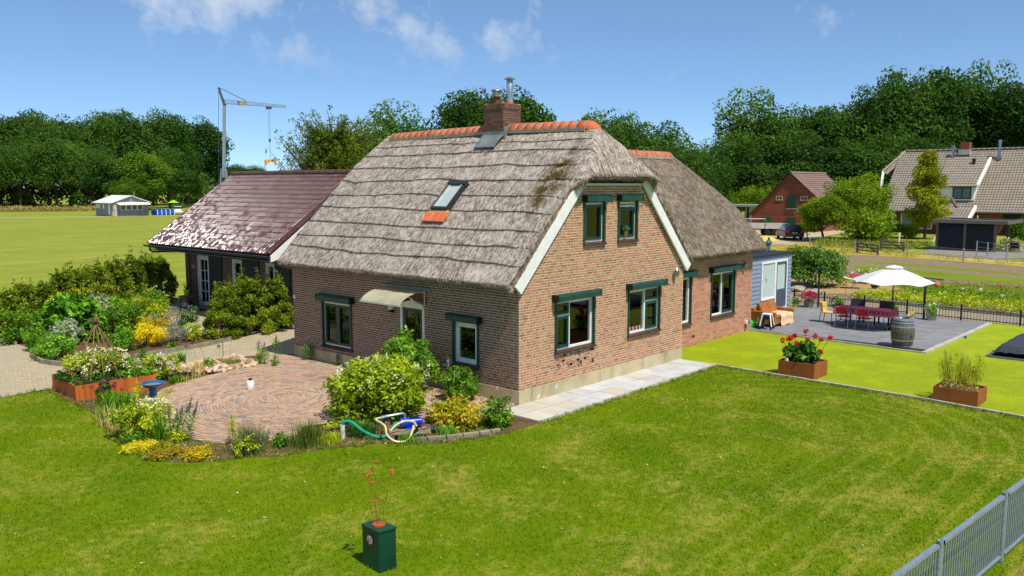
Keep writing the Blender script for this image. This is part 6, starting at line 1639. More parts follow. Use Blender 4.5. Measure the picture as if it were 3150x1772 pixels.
LF = [(54.0,206,14.5,4.4,'low leafy tree at the far left edge of the left wood'),(57.7,200.6,15.4,4.4,'lower tree at the left part of the wood edge, second from the frame'),(61.9,191.3,15.7,4.4,'lower rounded tree at the wood edge left of the grey bungalow'),(65.6,184.1,14.5,4.0,'lower dense tree just behind the left end of the grey bungalow'),(66.9,175.0,12.2,4.4,'low broad tree behind the roof of the grey bungalow'),(71.6,169.8,13.5,4.0,'lighter green tree standing out before the left wood behind the bungalow'),(67.2,167.1,7.4,3.0,'small pale green tree right behind the bungalow ridge'),(82.6,180.1,12.7,3.8,'dark lower tree between the light green tree and the beech'),(90.4,186.5,9.6,3.2,'small tree behind the white car'),(118.1,223.6,15.2,3.3,'narrow tree between the beech and the crane mast'),(104,214,16,4.2,'dark tree filling the gap left of the beech')]
for k, (x,y,h,r,lb) in enumerate(LF): far_tree(x,y,h,r,lb,'trees of the left wood',M_midg if k in (5,6) else (M_dark,M_oakl)[k%2])
# shaded undergrowth below the left wood reads as one mass
C_ = [(x+random.uniform(-4,4), y+random.uniform(0,14), random.uniform(0.3,6.5)) for x,y in [(42+k*0.62,216-k*0.2+8*math.sin(k*0.9)) for k in range(130)]]
ucl = leaf_cloud(C_, np.array([random.uniform(1.6,3.0) for _ in C_]), 17000, 0.8, 0.7, seed=5)
u_ = np_obj('undergrowth', ucl[0], ucl[1], M_dark, None, (70,205,0), ucl[2], kind='stuff'); 
C_ = [(40+random.uniform(0,34), 0, 0) for _ in range(1)]
hg = [(x, 0) for x in ()]
DRY = leafmat('dry_grass_leaf', [(0,(140,126,60)),(0.5,(176,158,84)),(1,(204,186,112))], trans=0.2)
pts_ = []
for k in range(46):
    f = k/45; pts_.append((47+f*16+random.uniform(-1,1), 188-f*20+random.uniform(-1.5,1.5), 0.2))
dv = leaf_cloud(pts_, np.array([[1.5,1.5,0.6]]*len(pts_)), 2600, 0.6, 0.2, seed=6, upright=1.5, up=0.0)
np_obj('tall_grass', dv[0], dv[1], DRY, None, (55,178,0), dv[2], kind='stuff')
for k,(x,y,h,r) in enumerate([(239.8,427.7,15.7,5.2),(242.8,424.4,16.8,5.6),(246.4,420.3,17.3,5.6),(250,410,16.7,6),(232,432,15.5,5.5)]):
    far_tree(x,y,h,r,'distant tree on the horizon right of the crane mast, %s from the left'%ordn[(1,2,3,4,0)[k]],'distant trees behind the crane',M_dark)
MID = [(47.8,60.2,13.2,3.0,'rounded tree behind the left ridge end of the thatched roof'),(43.1,57.8,10.2,2.4,'lower tree left of the thatched ridge behind the feathery beech'),(46.9,46.0,14.6,3.3,'tall tree directly left of the chimney'),(51.1,45.8,15.5,3.4,'tall tree directly behind the chimney'),(45.7,48.9,13.0,2.3,'narrow tree at the left edge of the group behind the chimney'),(52.8,43.9,13.0,2.2,'narrow tree just right of the chimney'),(42.8,50.5,10.8,2.0,'small tree peeping above the left orange ridge'),
  (59.1,39.8,13.2,3.6,'broad tree above the right orange ridge end'),(60.8,45.5,11.4,2.6,'lower tree between chimney and the broad tree'),(62.8,38.7,12.8,2.7,'tree right behind the hip of the thatched roof'),(67.5,38.0,11.2,3.1,'tree above the rear wing ridge'),(71.2,36.8,10.2,2.4,'tree right of the rear wing ridge'),(73.5,35.7,9.0,2.0,'tree at the low gap in the skyline right of the wing'),(57.2,29.8,8.4,2.4,'dark low tree behind the mossy wing roof'),(64,33,8.5,2.6,'dark low tree behind the right verge of the wing roof'),(72,37,7.5,3,'low dark tree left of the open steel shed')]
for k,(x,y,h,r,lb) in enumerate(MID): far_tree(x,y,h,r*1.1,lb,'trees behind the thatched house',(M_oakl,M_dark)[k%3==2])
RT = [(101.7,44.9,18.6,4.3),(93.7,43.4,12.2,3.6),(109.0,44.3,16.9,4.3),(114.2,41.5,18.6,4.5),(113.2,36.6,18.2,4.3),(117.5,34.8,20.6,4.5),(121.0,30.8,23.9,5.0),(125.8,28.5,24.2,4.8),(132.4,25.6,23.2,4.6),(132.9,22.1,23.4,4.4),(132.1,18.3,21.8,3.9),(132.1,14.6,24.3,4.2)]
for k,(x,y,h,r) in enumerate(RT): far_tree(x,y,h*0.94,r*1.08,'tall dark oak in the right wood, %s from the left along its skyline'%ordn[k],'trees of the right wood',(M_oakl,M_dark,M_dark)[k%3])
RF = [(99.6,36.7,11.6,4.0,'lower dark tree behind the left slope of the red barn'),(104.0,31.7,11.6,4.2,'lower dark tree behind the ridge of the red barn'),(109.7,28.4,13.2,4.2,'lower dark tree between barn and farmhouse roof'),(145.5,26.0,15.5,3.4,'slender tree with sky gaps behind the farmhouse ridge, left of the chimney'),(149.1,22.0,14.4,3.4,'slender tree behind the farmhouse ridge, right of the chimney'),(94.2,39.8,8.6,3.2,'low dark tree behind the open steel shed'),(116,26,12,4,'dark tree behind the hipped end of the farmhouse roof'),(103,42,9,4,'dark tree filling the wood edge left of the barn')]
for k,(x,y,h,r,lb) in enumerate(RF): far_tree(x,y,h,r,lb,'trees of the right wood',M_dark)
far_tree(90.3,38.1,5.4,2.7,'light green young tree left of the red barn','garden trees',M_light,1)
SM = [(68.7,16.9,6.3,2.5,'light green walnut tree in front of the barn',M_light,3),(64.5,18.6,4.7,1.6,'slender young tree before the right side of the barn',M_light,4),(67.4,21.4,1.9,1.0,'small bush beside the parked dark car',M_light,1)]
for x,y,h,r,lb,mt_,i in SM: far_tree(x,y,h,r,lb,'garden trees',mt_,i)
def shrub_far(x,y,h,r,lb,mat,n=2600,size=0.22,seed=1,cat='shrub',nm='shrub'):
    t = thing(nm, lb, cat, (x,y,0)); g = random.Random(seed)
    C = [(x+g.uniform(-.6,.6)*r, y+g.uniform(-.6,.6)*r, h*g.uniform(0.25,0.72)) for _ in range(22)]
    v = leaf_cloud(C, np.array([[r*0.42,r*0.42,h*0.26]]*22), n, size, 0.6, seed=seed)
    np_obj('foliage', v[0], v[1], mat, t, tone=v[2])
    m = MB()
    for k in range(5): a = k*1.26; m.tube([(x,y,0),(x+0.3*r*math.cos(a),y+0.3*r*math.sin(a),h*0.5)],[0.05,0.02],5)
    m.build('stem', M_bark, t); return t
shrub_far(65.0,15.1,3.3,2.5,'broad light green willow bush in front of the barn',M_light,4200,0.26,31)
shrub_far(75.8,14.9,1.6,1.4,'yellow green bush left of the black carport',M_light,1500,0.2,32)
shrub_far(74.0,16.5,1.7,1.1,'small green bush below the farmhouse window',M_oakl,1300,0.2,33)
shrub_far(67.4,3.2,2.7,0.9,'dark green bush at the right frame edge beside the carport',M_oakl,1800,0.18,34)
shrub_far(62.4,2.7,1.1,1.0,'cream flowering bush beside the carport yard',leafmat('cream_blossom',[(0,(90,120,50)),(0.4,(150,160,80)),(0.7,(220,214,170)),(1,(240,236,210))]),1500,0.16,35)
# golden conifer
cf = thing('conifer', 'tall golden green conifer in front of the farmhouse dormer', 'tree', (75.1,12.8,0)); g = random.Random(4); C_, R_ = [], []
for k in range(60):
    f = k/59; z = 1.6+f*6.6; rr = 2.0*(1-0.35*abs(f-0.35)*2)*(1-f**3)+0.25; a = g.random()*6.28; q = g.uniform(0.3,0.9)*rr
    C_.append((75.1+q*math.cos(a),12.8+q*math.sin(a),z)); R_.append((0.68,0.68,0.5))
v = leaf_cloud(C_, np.array(R_), 16000, 0.21, 0.5, seed=44, droop=0.5)
np_obj('crown', v[0], v[1], leafmat('golden_conifer', [(0,(112,124,18)),(0.4,(146,152,26)),(0.8,(174,176,38)),(1,(194,192,56))], trans=0.4, spec=0.1), cf, tone=v[2])
m = MB(); m.tube([(75.1,12.8,0),(75.1,12.8,4),(75.1,12.8,8)],[0.14,0.1,0.03],7); m.build('trunk', M_bark, cf)

# ================================================================== FEATHERY BEECH BEHIND THE TILED HOUSE
def feathery(x, y, h, r, seed, nb, mat, lb):
    t = thing('beech_tree', lb, 'tree', (x,y,0)); rg = random.Random(seed); m = MB(); C, Rr = [], []
    m.tube([(x,y,0),(x,y,h*0.35),(x+0.1,y,h*0.6),(x+0.1,y,h*0.78)],[0.2,0.15,0.06,0.01],8)
    for i in range(nb):
        f = rg.uniform(0.22,0.92); a = rg.random()*6.28; b = Vector((x,y,h*f*0.8)); L_ = r*(1.25-0.95*f)*rg.uniform(0.75,1.3)
        e = b + Vector((math.cos(a)*L_, math.sin(a)*L_, L_*rg.uniform(0.35,0.85)+h*0.05)); mid = b.lerp(e,0.5)+Vector((0,0,-0.1*L_))
        m.tube([b,mid,e],[0.05,0.03,0.008],5)
        for k in range(9):
            s = 0.18+0.82*k/8; c = (b.lerp(mid,s*2) if s < 0.5 else mid.lerp(e,s*2-1)); w = 0.5*(1.12-s)*rg.uniform(0.7,1.2)+0.12
            C.append(tuple(c+Vector((rg.uniform(-.2,.2),rg.uniform(-.2,.2),rg.uniform(-.05,.15))))); Rr.append((w,w,w*0.5))
    m.build('trunk', M_bark, t)
    v = leaf_cloud(C, np.array(Rr), 70000, 0.13, 0.6, up=0.7, shell=0.2, seed=seed); np_obj('crown', v[0], v[1], mat, t, tone=v[2]); return t
feathery(15.1,26.9,10.3,4.0,8,190,leafmat('beech_foliage',[(0.0,(62,88,16)),(0.35,(90,116,22)),(0.7,(122,142,32)),(1.0,(152,166,54))],trans=0.45,spec=0.15),'feathery beech with upswept branches behind the tiled roof')

# ================================================================== CRANE
cr = thing('tower_crane', 'grey self erecting tower crane with lattice jib and yellow hook load', 'crane', (91.3,170.9,0)); M_cr = pm('crane_grey', (150,164,172), (128,142,150), 3, 0.5, metal=0.3); M_crd = pm('crane_dark', (70,80,88), (60,68,76), 3, 0.5)
cb0 = Vector((91.3,170.9,0)); jd = Vector((10.0,-10.9,0)).normalized(); ct = Vector((92.4,171.4,23.6))
m = MB(); m.bar(cb0+Vector((0,0,7)),ct,0.6,0.6,up=tuple(jd)); m.build('mast', M_cr, cr)
m = MB()
for a in (-0.9,0.9):
    for b in (-0.9,0.9): m.bar(cb0+jd*a*1.4+jd.cross(Z0)*b*1.2,cb0+jd*a*0.5+jd.cross(Z0)*b*0.4+Z0*9,0.22)
m.build('lower_mast', M_cr, cr)
m = MB(); m.bb(90.2,92.4,169.6,172.2,0.4,1.8); m.build('base', M_crd, cr)
J0 = ct+Z0*0.4; J1 = J0+jd*14.2-Z0*0.9; n = 20
for off, nm in ((jd.cross(Z0)*0.4,'jib_chord'),(-jd.cross(Z0)*0.4,'jib_chord'),(Z0*0.9,'jib_chord')):
    m = MB(); m.bar(J0+off,J1+off*(0.5),0.12); m.build(nm, M_cr, cr)
m = MB()
for i in range(n):
    p, q = J0.lerp(J1,i/n), J0.lerp(J1,(i+1)/n); s0, s1 = 1-0.5*i/n, 1-0.5*(i+1)/n; w_ = jd.cross(Z0)*0.4
    m.bar(p+w_*s0,q+Z0*0.9*s1,0.06); m.bar(p-w_*s0,q+Z0*0.9*s1,0.06); m.bar(q+w_*s1,p+Z0*0.9*s0,0.06)
m.build('jib_lattice', M_cr, cr, kind='stuff')
tp_ = ct+Vector((-0.9,0.6,4.0)); m = MB(); m.bar(ct,tp_,0.5); m.bar(ct+jd*0.4,tp_,0.18); m.build('head', M_crd, cr)
m = MB(); m.bar(tp_,J0.lerp(J1,0.36)+Z0*0.9,0.14); m.build('stay', M_crd, cr)
m = MB(); m.bar(tp_,cb0-jd*1.3+Z0*4,0.07); m.build('rear_stay', M_crd, cr)
tr_p = J0.lerp(J1,0.72); m = MB(); m.bar(tr_p-jd*0.6-Z0*0.35,tr_p+jd*0.6-Z0*0.35,0.7,0.5); m.build('trolley', M_crd, cr)
m = MB(); m.bar(J0.lerp(J1,0.28)-jd*0.9+Z0*0.3,J0.lerp(J1,0.28)+jd*0.9+Z0*0.3,0.7,0.8); m.build('winch_box', pm('crane_winch',(196,176,100),(90,90,90),1.2,0.5), cr)
hk = Vector((tr_p.x,tr_p.y,15.9))
m = MB(); m.tube([tr_p+jd*0.2-Z0*0.4,hk+jd*0.15],0.035,4); m.tube([tr_p-jd*0.2-Z0*0.4,hk-jd*0.15],0.035,4); m.build('hoist_rope', M_crd, cr)
m = MB(); m.lathe(hk-Z0*0.5,[(0.1,-0.2),(0.25,0),(0.25,0.4),(0.1,0.6)],8); m.build('hook_block', M_crd, cr)
m = MB(); m.tube([hk-Z0*0.5,Vector((hk.x,hk.y,11.2))],0.04,4); m.build('load_chain', M_crd, cr)
ld = Vector((hk.x,hk.y,10.3)); m = MB()
m.bar(ld-jd*1.3+Z0*0.7,ld+jd*1.3+Z0*0.7,0.4,0.35)
for s in (-1,1): m.bar(ld+jd*1.15*s-Z0*0.5,ld+jd*1.15*s+Z0*0.6,0.35)
m.bar(ld-jd*1.2-Z0*0.2,ld-jd*0.2+Z0*0.5,0.3); m.build('lifting_frame', pm('load_yellow',(236,170,30),(220,150,20),3,0.6), cr)

# ================================================================== GREY BUNGALOW, POOL, WHITE CAR
bg = thing('bungalow', 'small grey bungalow with white roof and striped awning at the wood edge', 'bungalow', (52.4,137.5,0)); M_bgw = pm('grey_render', (140,144,152), (126,130,138), 2, 0.8); M_bgr = pm('white_roof_sheet', (226,224,216), (206,204,196), 2, 0.5)
m = MB(); m.prism([(49.4,134.3,0),(55.5,134.3,0),(55.5,134.3,2.3),(52.45,134.3,3.35),(49.4,134.3,2.3)],(0,6.8,0)); m.build('wall', M_bgw, bg)
m = MB(); m.prism([(48.9,133.9,2.17),(48.9,133.9,2.27),(52.45,133.9,3.52),(52.45,133.9,3.4)],(0,7.6,0)); m.prism([(56.0,133.9,2.17),(56.0,133.9,2.27),(52.45,133.9,3.52),(52.45,133.9,3.4)],(0,7.6,0)); m.build('roof', M_bgr, bg)
m = MB(); m.bb(49.4,50.0,134.2,134.29,0,2.3); m.build('corner_panel', pm('pale_render',(176,178,182),(164,166,170),2,0.8), bg)
for k in range(4):
    x = 50.65+k*0.98; m = MB(); frame_ring(m,(0,134.3,0),X0,-Y0,x,x+0.9,0.98,1.9,0.08,0.0,0.05); w_ = m.build('window', M_white, bg)
    m = MB(); m.bb(x+0.08,x+0.82,134.27,134.29,1.06,1.82); m.build('pane', pm('far_window_glass',(96,108,104),(76,88,86),3,0.1), w_)
for k in range(12):
    x = 49.9+k*0.465; m = MB(); m.prism([(x,134.25,2.35),(x,133.15,1.95),(x,133.15,1.91),(x,134.25,2.31)],(0.462,0,0)); m.build('awning_strip', M_white if k%2 else pm('awning_cream',(214,210,200),(204,200,190),3,0.7), bg)
m = MB(); m.bb(50.4,54.9,134.22,134.28,0.05,0.9); m.build('lower_panel', pm('blue_grey_panel',(128,136,148),(118,126,138),2,0.7), bg)
for y, z0, z1 in ((140.2,1.3,2.0),(139.3,1.3,2.0),(137.6,1.2,2.0),(135.4,0.3,2.0)): m = MB(); m.bb(49.35,49.39,y,y+0.6,z0,z1); m.build('window', M_white, bg)
m = MB(); m.tube([(54.1,136.5,3.0),(54.1,136.5,3.9)],0.12,8); m.build('flue', M_grey, bg)
m = MB(); m.bb(52.3,52.42,134.24,134.29,2.75,2.95); m.bb(52.5,52.62,134.24,134.29,2.75,2.95); m.build('vent', M_white, bg)
pb = thing('garden_bench', 'picnic bench before the bungalow windows', 'bench', (53.9,133.2,0)); m = MB(); m.bb(53.4,54.4,133.0,133.4,0.42,0.48); m.build('table_top', M_oldw, pb)
for s in (53.5,54.3): m = MB(); m.bar((s,132.9,0),(s,133.3,0.42),0.06); m.bar((s,133.5,0),(s,133.1,0.42),0.06); m.build('leg', M_oldw, pb)
pp = thing('pool', 'blue above ground frame pool beside the bungalow', 'pool', (58.6,135.6,0)); M_pool = pm('pool_blue',(16,96,206),(10,80,186),3,0.5)
m = MB(); m.bb(57.0,60.3,134.4,136.6,0.0,1.0); m.build('pool_wall', M_pool, pp, bevel=0.15)
for k in range(5):
    x = 57.1+k*0.78; m = MB(); m.bar((x,134.35,1.0),(x-0.12,134.0,0.0),0.07); m.build('leg', M_white, pp)
m = MB(); m.bb(57.0,60.3,134.36,134.42,0.97,1.04); m.build('rail', M_pool, pp)
gp = thing('garden_parasol', 'lime green parasol near the white car', 'parasol', (62.2,138.4,0)); m = MB(); m.lathe((62.2,138.4,2.05),[(1.02,0),(1.0,0.03),(0.5,0.32),(0.05,0.52)],8); m.build('canopy', pm('lime_canvas',(140,200,20),(126,186,14),3,0.8), gp); m = MB(); m.tube([(62.2,138.4,0),(62.2,138.4,2.5)],0.04,6); m.build('pole', M_grey, gp)
shrub_far(61.5,138.6,1.1,1.3,'green bush below the lime parasol',M_light,700,0.25,61); shrub_far(57.0,139,1.4,0.9,'small bush between bungalow and pool',M_oakl,600,0.25,62); shrub_far(66.2,137,2.2,1.2,'grey green bush left of the dark timber frame',M_oakl,700,0.25,63)
def car(nm, lb, loc, rz, body, L_, W_, H_, rear_glass, est=False):
    t = thing(nm, lb, 'car', loc); P_ = local(t); M_tyre = pm('tyre_rubber',(26,26,28),(20,20,22),6,0.8); M_cg = pm('car_glass',(44,58,70),(30,40,50),2,0.05,spec=0.8)
    h1 = H_*0.58
    pr_ = [(-L_/2,0.32),(-L_/2-0.03,0.62),(-L_/2+0.05,h1+0.02),(-L_/2+(0.35 if not est else 0.12),H_*(0.62 if not est else 0.66)),(L_*0.14,h1+0.08),(L_*0.30,h1),(L_/2-0.1,h1-0.18),(L_/2,0.55),(L_/2-0.03,0.28)]
    vs, fs = [], []; K = len(pr_)
    secs = [(-W_/2,0.90,0.03),(-W_/2+0.07,1.0,0.0),(W_/2-0.07,1.0,0.0),(W_/2,0.90,0.03)]
    for yy, s, dz in secs: vs += [P_(x*(0.98 if s<1 else 1),yy,0.28+(z-0.28)*s+dz*0) for x,z in pr_]
    for a in range(3):
        for i in range(K): j=(i+1)%K; fs.append((a*K+i,a*K+j,(a+1)*K+j,(a+1)*K+i))
    fs += [tuple(range(K)),tuple(reversed(range(3*K,4*K)))]
    m = MB(); m.add(vs,fs); m.build('body', body, t, smooth=True)
    cab = [(-L_/2+(0.28 if est else 0.42),h1+0.02),(-L_/2+(0.55 if est else 1.0),H_-0.03),(L_*0.02,H_),(L_*0.24,h1+0.05)]
    m = MB(); n=len(cab)
    for yy, s in ((-W_/2+0.08,0),(-W_/2+0.2,1)): pass
    lo = W_/2-0.07; hi = W_/2-0.22; q = []
    for x,z in cab: w_ = lo if z < H_*0.8 else hi; q += [P_(x,-w_,z),P_(x,w_,z)]
    m.add(q,[(0,1,3,2),(4,5,7,6),(0,2,4,6),(1,7,5,3)]); m.build('windows', M_cg, t)
    m = MB(); m.add([P_(cab[1][0]-0.02,-hi,H_-0.02),P_(cab[1][0]-0.02,hi,H_-0.02),P_(cab[2][0],hi,H_+0.01),P_(cab[2][0],-hi,H_+0.01),P_(cab[1][0]-0.02,-hi,H_-0.06),P_(cab[1][0]-0.02,hi,H_-0.06),P_(cab[2][0]+0.04,hi,H_-0.05),P_(cab[2][0]+0.04,-hi,H_-0.05)],[(0,1,2,3),(4,7,6,5),(0,4,5,1),(1,5,6,2),(2,6,7,3),(3,7,4,0)]); m.build('roof', body, t)
    for sx in (-0.31,0.31):
        for sy in (-1,1):
            m = MB(); m.tube([P_(sx*L_,sy*(W_/2-0.2),0.31),P_(sx*L_,sy*(W_/2-0.005),0.31)],0.31,14); w_ = m.build('wheel', M_tyre, t); m = MB(); m.tube([P_(sx*L_,sy*(W_/2-0.004),0.31),P_(sx*L_,sy*(W_/2+0.01),0.31)],0.19,12); m.build('rim', M_steel, w_)
    for sy in (-1,1):
        m = MB(); m.obox(P_(-L_/2+0.0,sy*(W_/2-0.2),0.82*H_/1.45),0.10,0.30,0.22); m.build('tail_light', pm('tail_lamp_red',(210,20,24),(170,12,16),4,0.2), t)
    m = MB(); m.obox(P_(-L_/2-0.035,0,0.72 if not est else 0.66),0.02,0.5,0.11); m.build('number_plate', pm('plate_yellow',(232,190,40),(222,178,30),3,0.5), t)
    m = MB(); m.obox(P_(-L_/2+0.0,0,0.42),0.12,W_-0.16,0.16); m.build('bumper', body, t, bevel=0.03)
    t.rotation_euler = (0,0,rz); return t
car('parked_car','white hatchback parked beside the blue pool',(62.3,137.0,0),R(62),pm('white_car_paint',(232,234,236),(226,228,230),2,0.25,spec=0.6),3.6,1.65,1.45,True,est=True)
car('parked_car','dark grey saloon with red tail lamps parked before the red barn',(66.0,22.6,0),R(36),pm('dark_car_paint',(48,52,60),(40,44,52),2,0.2,metal=0.4,spec=0.6),4.5,1.78,1.46,True)
pf_ = thing('play_frame','dark timber climbing frame at the left roof edge of the tiled house','frame',(68.5,137.5,0)); M_dkw = pm('dark_timber',(56,46,40),(44,36,32),5,0.8)
for dx in (0,2.2):
    for dy in (0,1.5): m = MB(); m.bar((67.4+dx,136.8+dy,0),(67.4+dx,136.8+dy,3.4),0.2); m.build('post', M_dkw, pf_)
for z in (1.2,2.3,3.3): m = MB(); m.bar((67.3,136.8,z),(69.8,136.8,z),0.16); m.build('beam', M_dkw if z!=1.2 else M_oldw, pf_)
m = MB(); m.bar((67.6,136.7,0.6),(69.4,136.7,2.2),0.2); m.build('brace', M_oldw, pf_)
ds = thing('dark_shed','long dark blue shed behind the beech trunk','shed',(121,236,0)); m = MB(); m.bb(112,134,233,240,0,2.6); m.build('wall', pm('dark_blue_wall',(52,64,78),(44,56,68),2,0.8), ds); m = MB(); m.prism([(111.6,232.6,2.6),(111.6,240.4,2.6),(111.6,236.5,3.4)],(22.8,0,0)); m.build('roof', pm('pale_shed_roof',(150,160,170),(140,150,160),2,0.7), ds)
pst = thing('post_box','wooden post by the bungalow corner','post',(49.0,133.4,0)); m = MB(); m.bb(48.8,49.2,133.2,133.6,0,1.0); m.build('post', pm('pale_wood_post',(196,170,120),(176,150,104),4,0.8), pst); m = MB(); m.bb(48.75,49.25,133.15,133.65,1.0,1.06); m.build('cap', M_oldw, pst)

# ================================================================== RED BARN
bn = thing('red_barn','red brick barn with steep weathered tiled roof and green doors','barn',(80,29.5,0))
def farbrick(name,c1,c2,mo):
    t = NT(name); p = t.geo(); b = t.node('ShaderNodeTexBrick'); mp_ = t.node('ShaderNodeMapping'); mp_.inputs['Rotation'].default_value=(R(90),0,R(90)); t.l.new(p,mp_.inputs[0]); t.l.new(mp_.outputs[0],b.inputs['Vector']); b.inputs['Scale'].default_value=1.0
    b.inputs['Color1'].default_value=(*lin(c1),1); b.inputs['Color2'].default_value=(*lin(c2),1); b.inputs['Mortar'].default_value=(*lin(mo),1); b.inputs['Brick Width'].default_value=0.24; b.inputs['Row Height'].default_value=0.085; b.inputs['Mortar Size'].default_value=0.012
    c = t.mix(t.math('MULTIPLY',t.ramp(t.noise(p,0.9,4),0.4,0.7),0.4), b.outputs[0], lin(c2)); return t.fin(c,0.9,0,0.2)
M_rb = farbrick('red_barn_brick',(144,80,58),(122,68,52),(150,108,90))
m = MB(); m.prism([(80,25.6,0),(80,33.4,0),(80,33.4,2.0),(80,28.85,6.5),(80,25.6,3.75)],(9.6,0,0)); m.build('wall', M_rb, bn)
def tiled_plane(name, parent, e0, e1, r0, r1, rows, mat, thick=0.06, proud=0.06):
    """stepped tile courses from eave line e0-e1 up to ridge line r0-r1"""
    e0,e1,r0,r1 = map(Vector,(e0,e1,r0,r1)); m = MB(); nrm = (e1-e0).cross(r0-e0).normalized(); 
    if nrm.z < 0: nrm = -nrm
    for k in range(rows):
        a, b = k/rows, (k+1.12)/rows
        p0,p1,q0,q1 = e0.lerp(r0,a),e1.lerp(r1,a),e0.lerp(r0,min(b,1)),e1.lerp(r1,min(b,1))
        vs = [p0+nrm*proud,p1+nrm*proud,q1+nrm*0.012,q0+nrm*0.012,p0,p1]
        m.add(vs,[(0,1,2,3),(4,5,1,0)],tone=random.random())
    m.add([e0,e1,r1,r0],[(0,1,2,3)]); m.add([v-nrm*thick for v in (e0,e1,r1,r0)],[(3,2,1,0)])
    return m.build(name, mat, parent, kind='stuff', tones=True)
def rooftile_far(name,c1,c2,c3,pitch=0.24,axis=1):
    t = NT(name); p = t.geo(); sp = t.node('ShaderNodeSeparateXYZ'); t.l.new(p,sp.inputs[0])
    s = t.math('SINE',t.math('MULTIPLY',sp.outputs[axis],2*math.pi/pitch))
    c = t.mix(t.ramp(t.noise(p,1.4,5,0.7),0.35,0.68),lin(c1),lin(c2)); c = t.mix(t.ramp(t.noise(p,7,4,0.7),0.55,0.72),c,lin(c3))
    c = t.mix(t.math('MULTIPLY',t.ramp(s,0.0,1.0),0.35),c,t.mix(1.0,c,(0.62,0.6,0.58),'MULTIPLY')); t.bump(s,0.8,0.03); return t.fin(c,0.85,0,0.25)
M_btile = rooftile_far('barn_tiles',(140,112,102),(120,96,90),(170,148,136),0.22,0)
tiled_plane('roof_tiles', bn, (79.8,25.2,3.45),(89.8,25.2,3.45),(79.8,28.85,6.62),(89.8,28.85,6.62),13,M_btile)
tiled_plane('roof_tiles', bn, (89.8,33.8,1.75),(79.8,33.8,1.75),(89.8,28.85,6.62),(79.8,28.85,6.62),16,M_btile)
half_round(bn,'ridge_tile',(79.8,28.85,6.64),(89.8,28.85,6.64),20,0.13,pm('barn_ridge',(160,146,120),(140,126,104),6,0.9))
M_gd = pm('barn_green_door',(26,74,56),(20,62,48),2,0.6); M_gd2 = pm('barn_mid_green',(24,104,44),(18,90,38),2,0.6)
for y0,y1,z0,z1,mt_ in ((28.08,29.22,2.6,4.08,M_gd),(28.1,29.2,0.0,1.54,M_gd),(31.05,32.15,0.0,1.54,M_gd2)):
    m = MB(); m.bb(79.93,79.99,y0,y1,z0,z1); d_ = m.build('door', mt_, bn); m = MB(); m.bb(79.9,79.985,y0-0.06,y1+0.06,z0-0.08,z0-0.01); m.build('sill', M_conc, d_)
for y0,y1 in ((29.75,30.55),(26.75,27.62)):
    m = MB(); frame_ring(m,(80,0,0),Y0,-X0,y0,y1,3.5,4.0,0.07,0.005,0.06); m.wb((80,0,0),Y0,-X0,(y0+y1)/2-0.03,(y0+y1)/2+0.03,0.006,0.055,3.57,3.93); w_ = m.build('window', pm('cream_frame',(206,190,160),(190,174,146),3,0.7), bn)
    m = MB(); m.wb((80,0,0),Y0,-X0,y0+0.06,y1-0.06,0.004,0.02,3.56,3.94); m.build('pane', MATS['far_window_glass'], w_)
# steel lean-to left of the barn
ls = thing('open_shed','pale green steel shed with flat roof left of the red barn','shed',(84,37,0)); M_gs = pm('pale_green_steel',(150,170,160),(136,156,146),2,0.5)
m = MB(); m.bb(83.6,90,34.5,39.6,2.6,2.85); m.build('roof', M_gs, ls)
m = MB(); m.bb(84.6,84.7,34.4,36.1,0,2.6); m.build('wall_panel', pm('cream_steel',(196,196,168),(180,180,154),2,0.6), ls)
for y in (36.2,39.3): m = MB(); m.bb(83.9,84.05,y-0.08,y+0.08,0,2.6); m.build('post', M_gs, ls)
# flatbed trailer
tl = thing('flatbed_trailer','grey flatbed trailer with low steel rails beside the dark car','trailer',(70.2,27.4,0)); ax_ = Vector((0.62,-0.78,0)); bx_ = Vector((0.78,0.62,0)); tc_ = Vector((70.2,27.6,0))
M_alu = pm('trailer_alu',(186,184,176),(168,166,158),3,0.5)
def tb_(m,a0,a1,b0,b1,z0,z1): m.prism([tc_+ax_*a0+bx_*b0+Z0*z0,tc_+ax_*a1+bx_*b0+Z0*z0,tc_+ax_*a1+bx_*b1+Z0*z0,tc_+ax_*a0+bx_*b1+Z0*z0],(0,0,z1-z0))
m = MB(); tb_(m,-2.6,2.6,-1.0,1.0,0.75,0.82); m.build('bed', pm('trailer_deck',(206,200,180),(190,184,166),3,0.7), tl)
for b0,b1 in ((-1.0,-0.95),(0.95,1.0)): m = MB(); tb_(m,-2.6,2.6,b0,b1,0.82,1.25); m.build('side_board', M_alu, tl)
for a in (-2.6,2.56): m = MB(); tb_(m,a,a+0.04,-0.95,0.95,0.82,1.25); m.build('end_board', M_alu, tl)
for a in (-2.5,0.2): m = MB(); m.tube([tc_+ax_*a-bx_*1.02+Z0*0.8,tc_+ax_*a-bx_*1.02+Z0*1.75],0.035,5); m.build('rail_post', M_grey, tl)
m = MB(); m.tube([tc_-ax_*2.5-bx_*1.02+Z0*1.75,tc_+ax_*0.2-bx_*1.02+Z0*1.75],0.03,5); m.build('rail', M_grey, tl)
for a in (0.5,1.2):
    for b in (-0.85,0.85): m = MB(); m.tube([tc_+ax_*a+bx_*(b-0.1)+Z0*0.33,tc_+ax_*a+bx_*(b+0.1)+Z0*0.33],0.33,12); m.build('wheel', MATS['tyre_rubber'], tl)
m = MB(); m.tube([tc_-ax_*2.6+Z0*0.7,tc_-ax_*3.8+Z0*0.45],0.05,5); m.tube([tc_-ax_*2.3+Z0*0.7,tc_-ax_*2.3],0.05,5); m.build('drawbar', M_grey, tl)
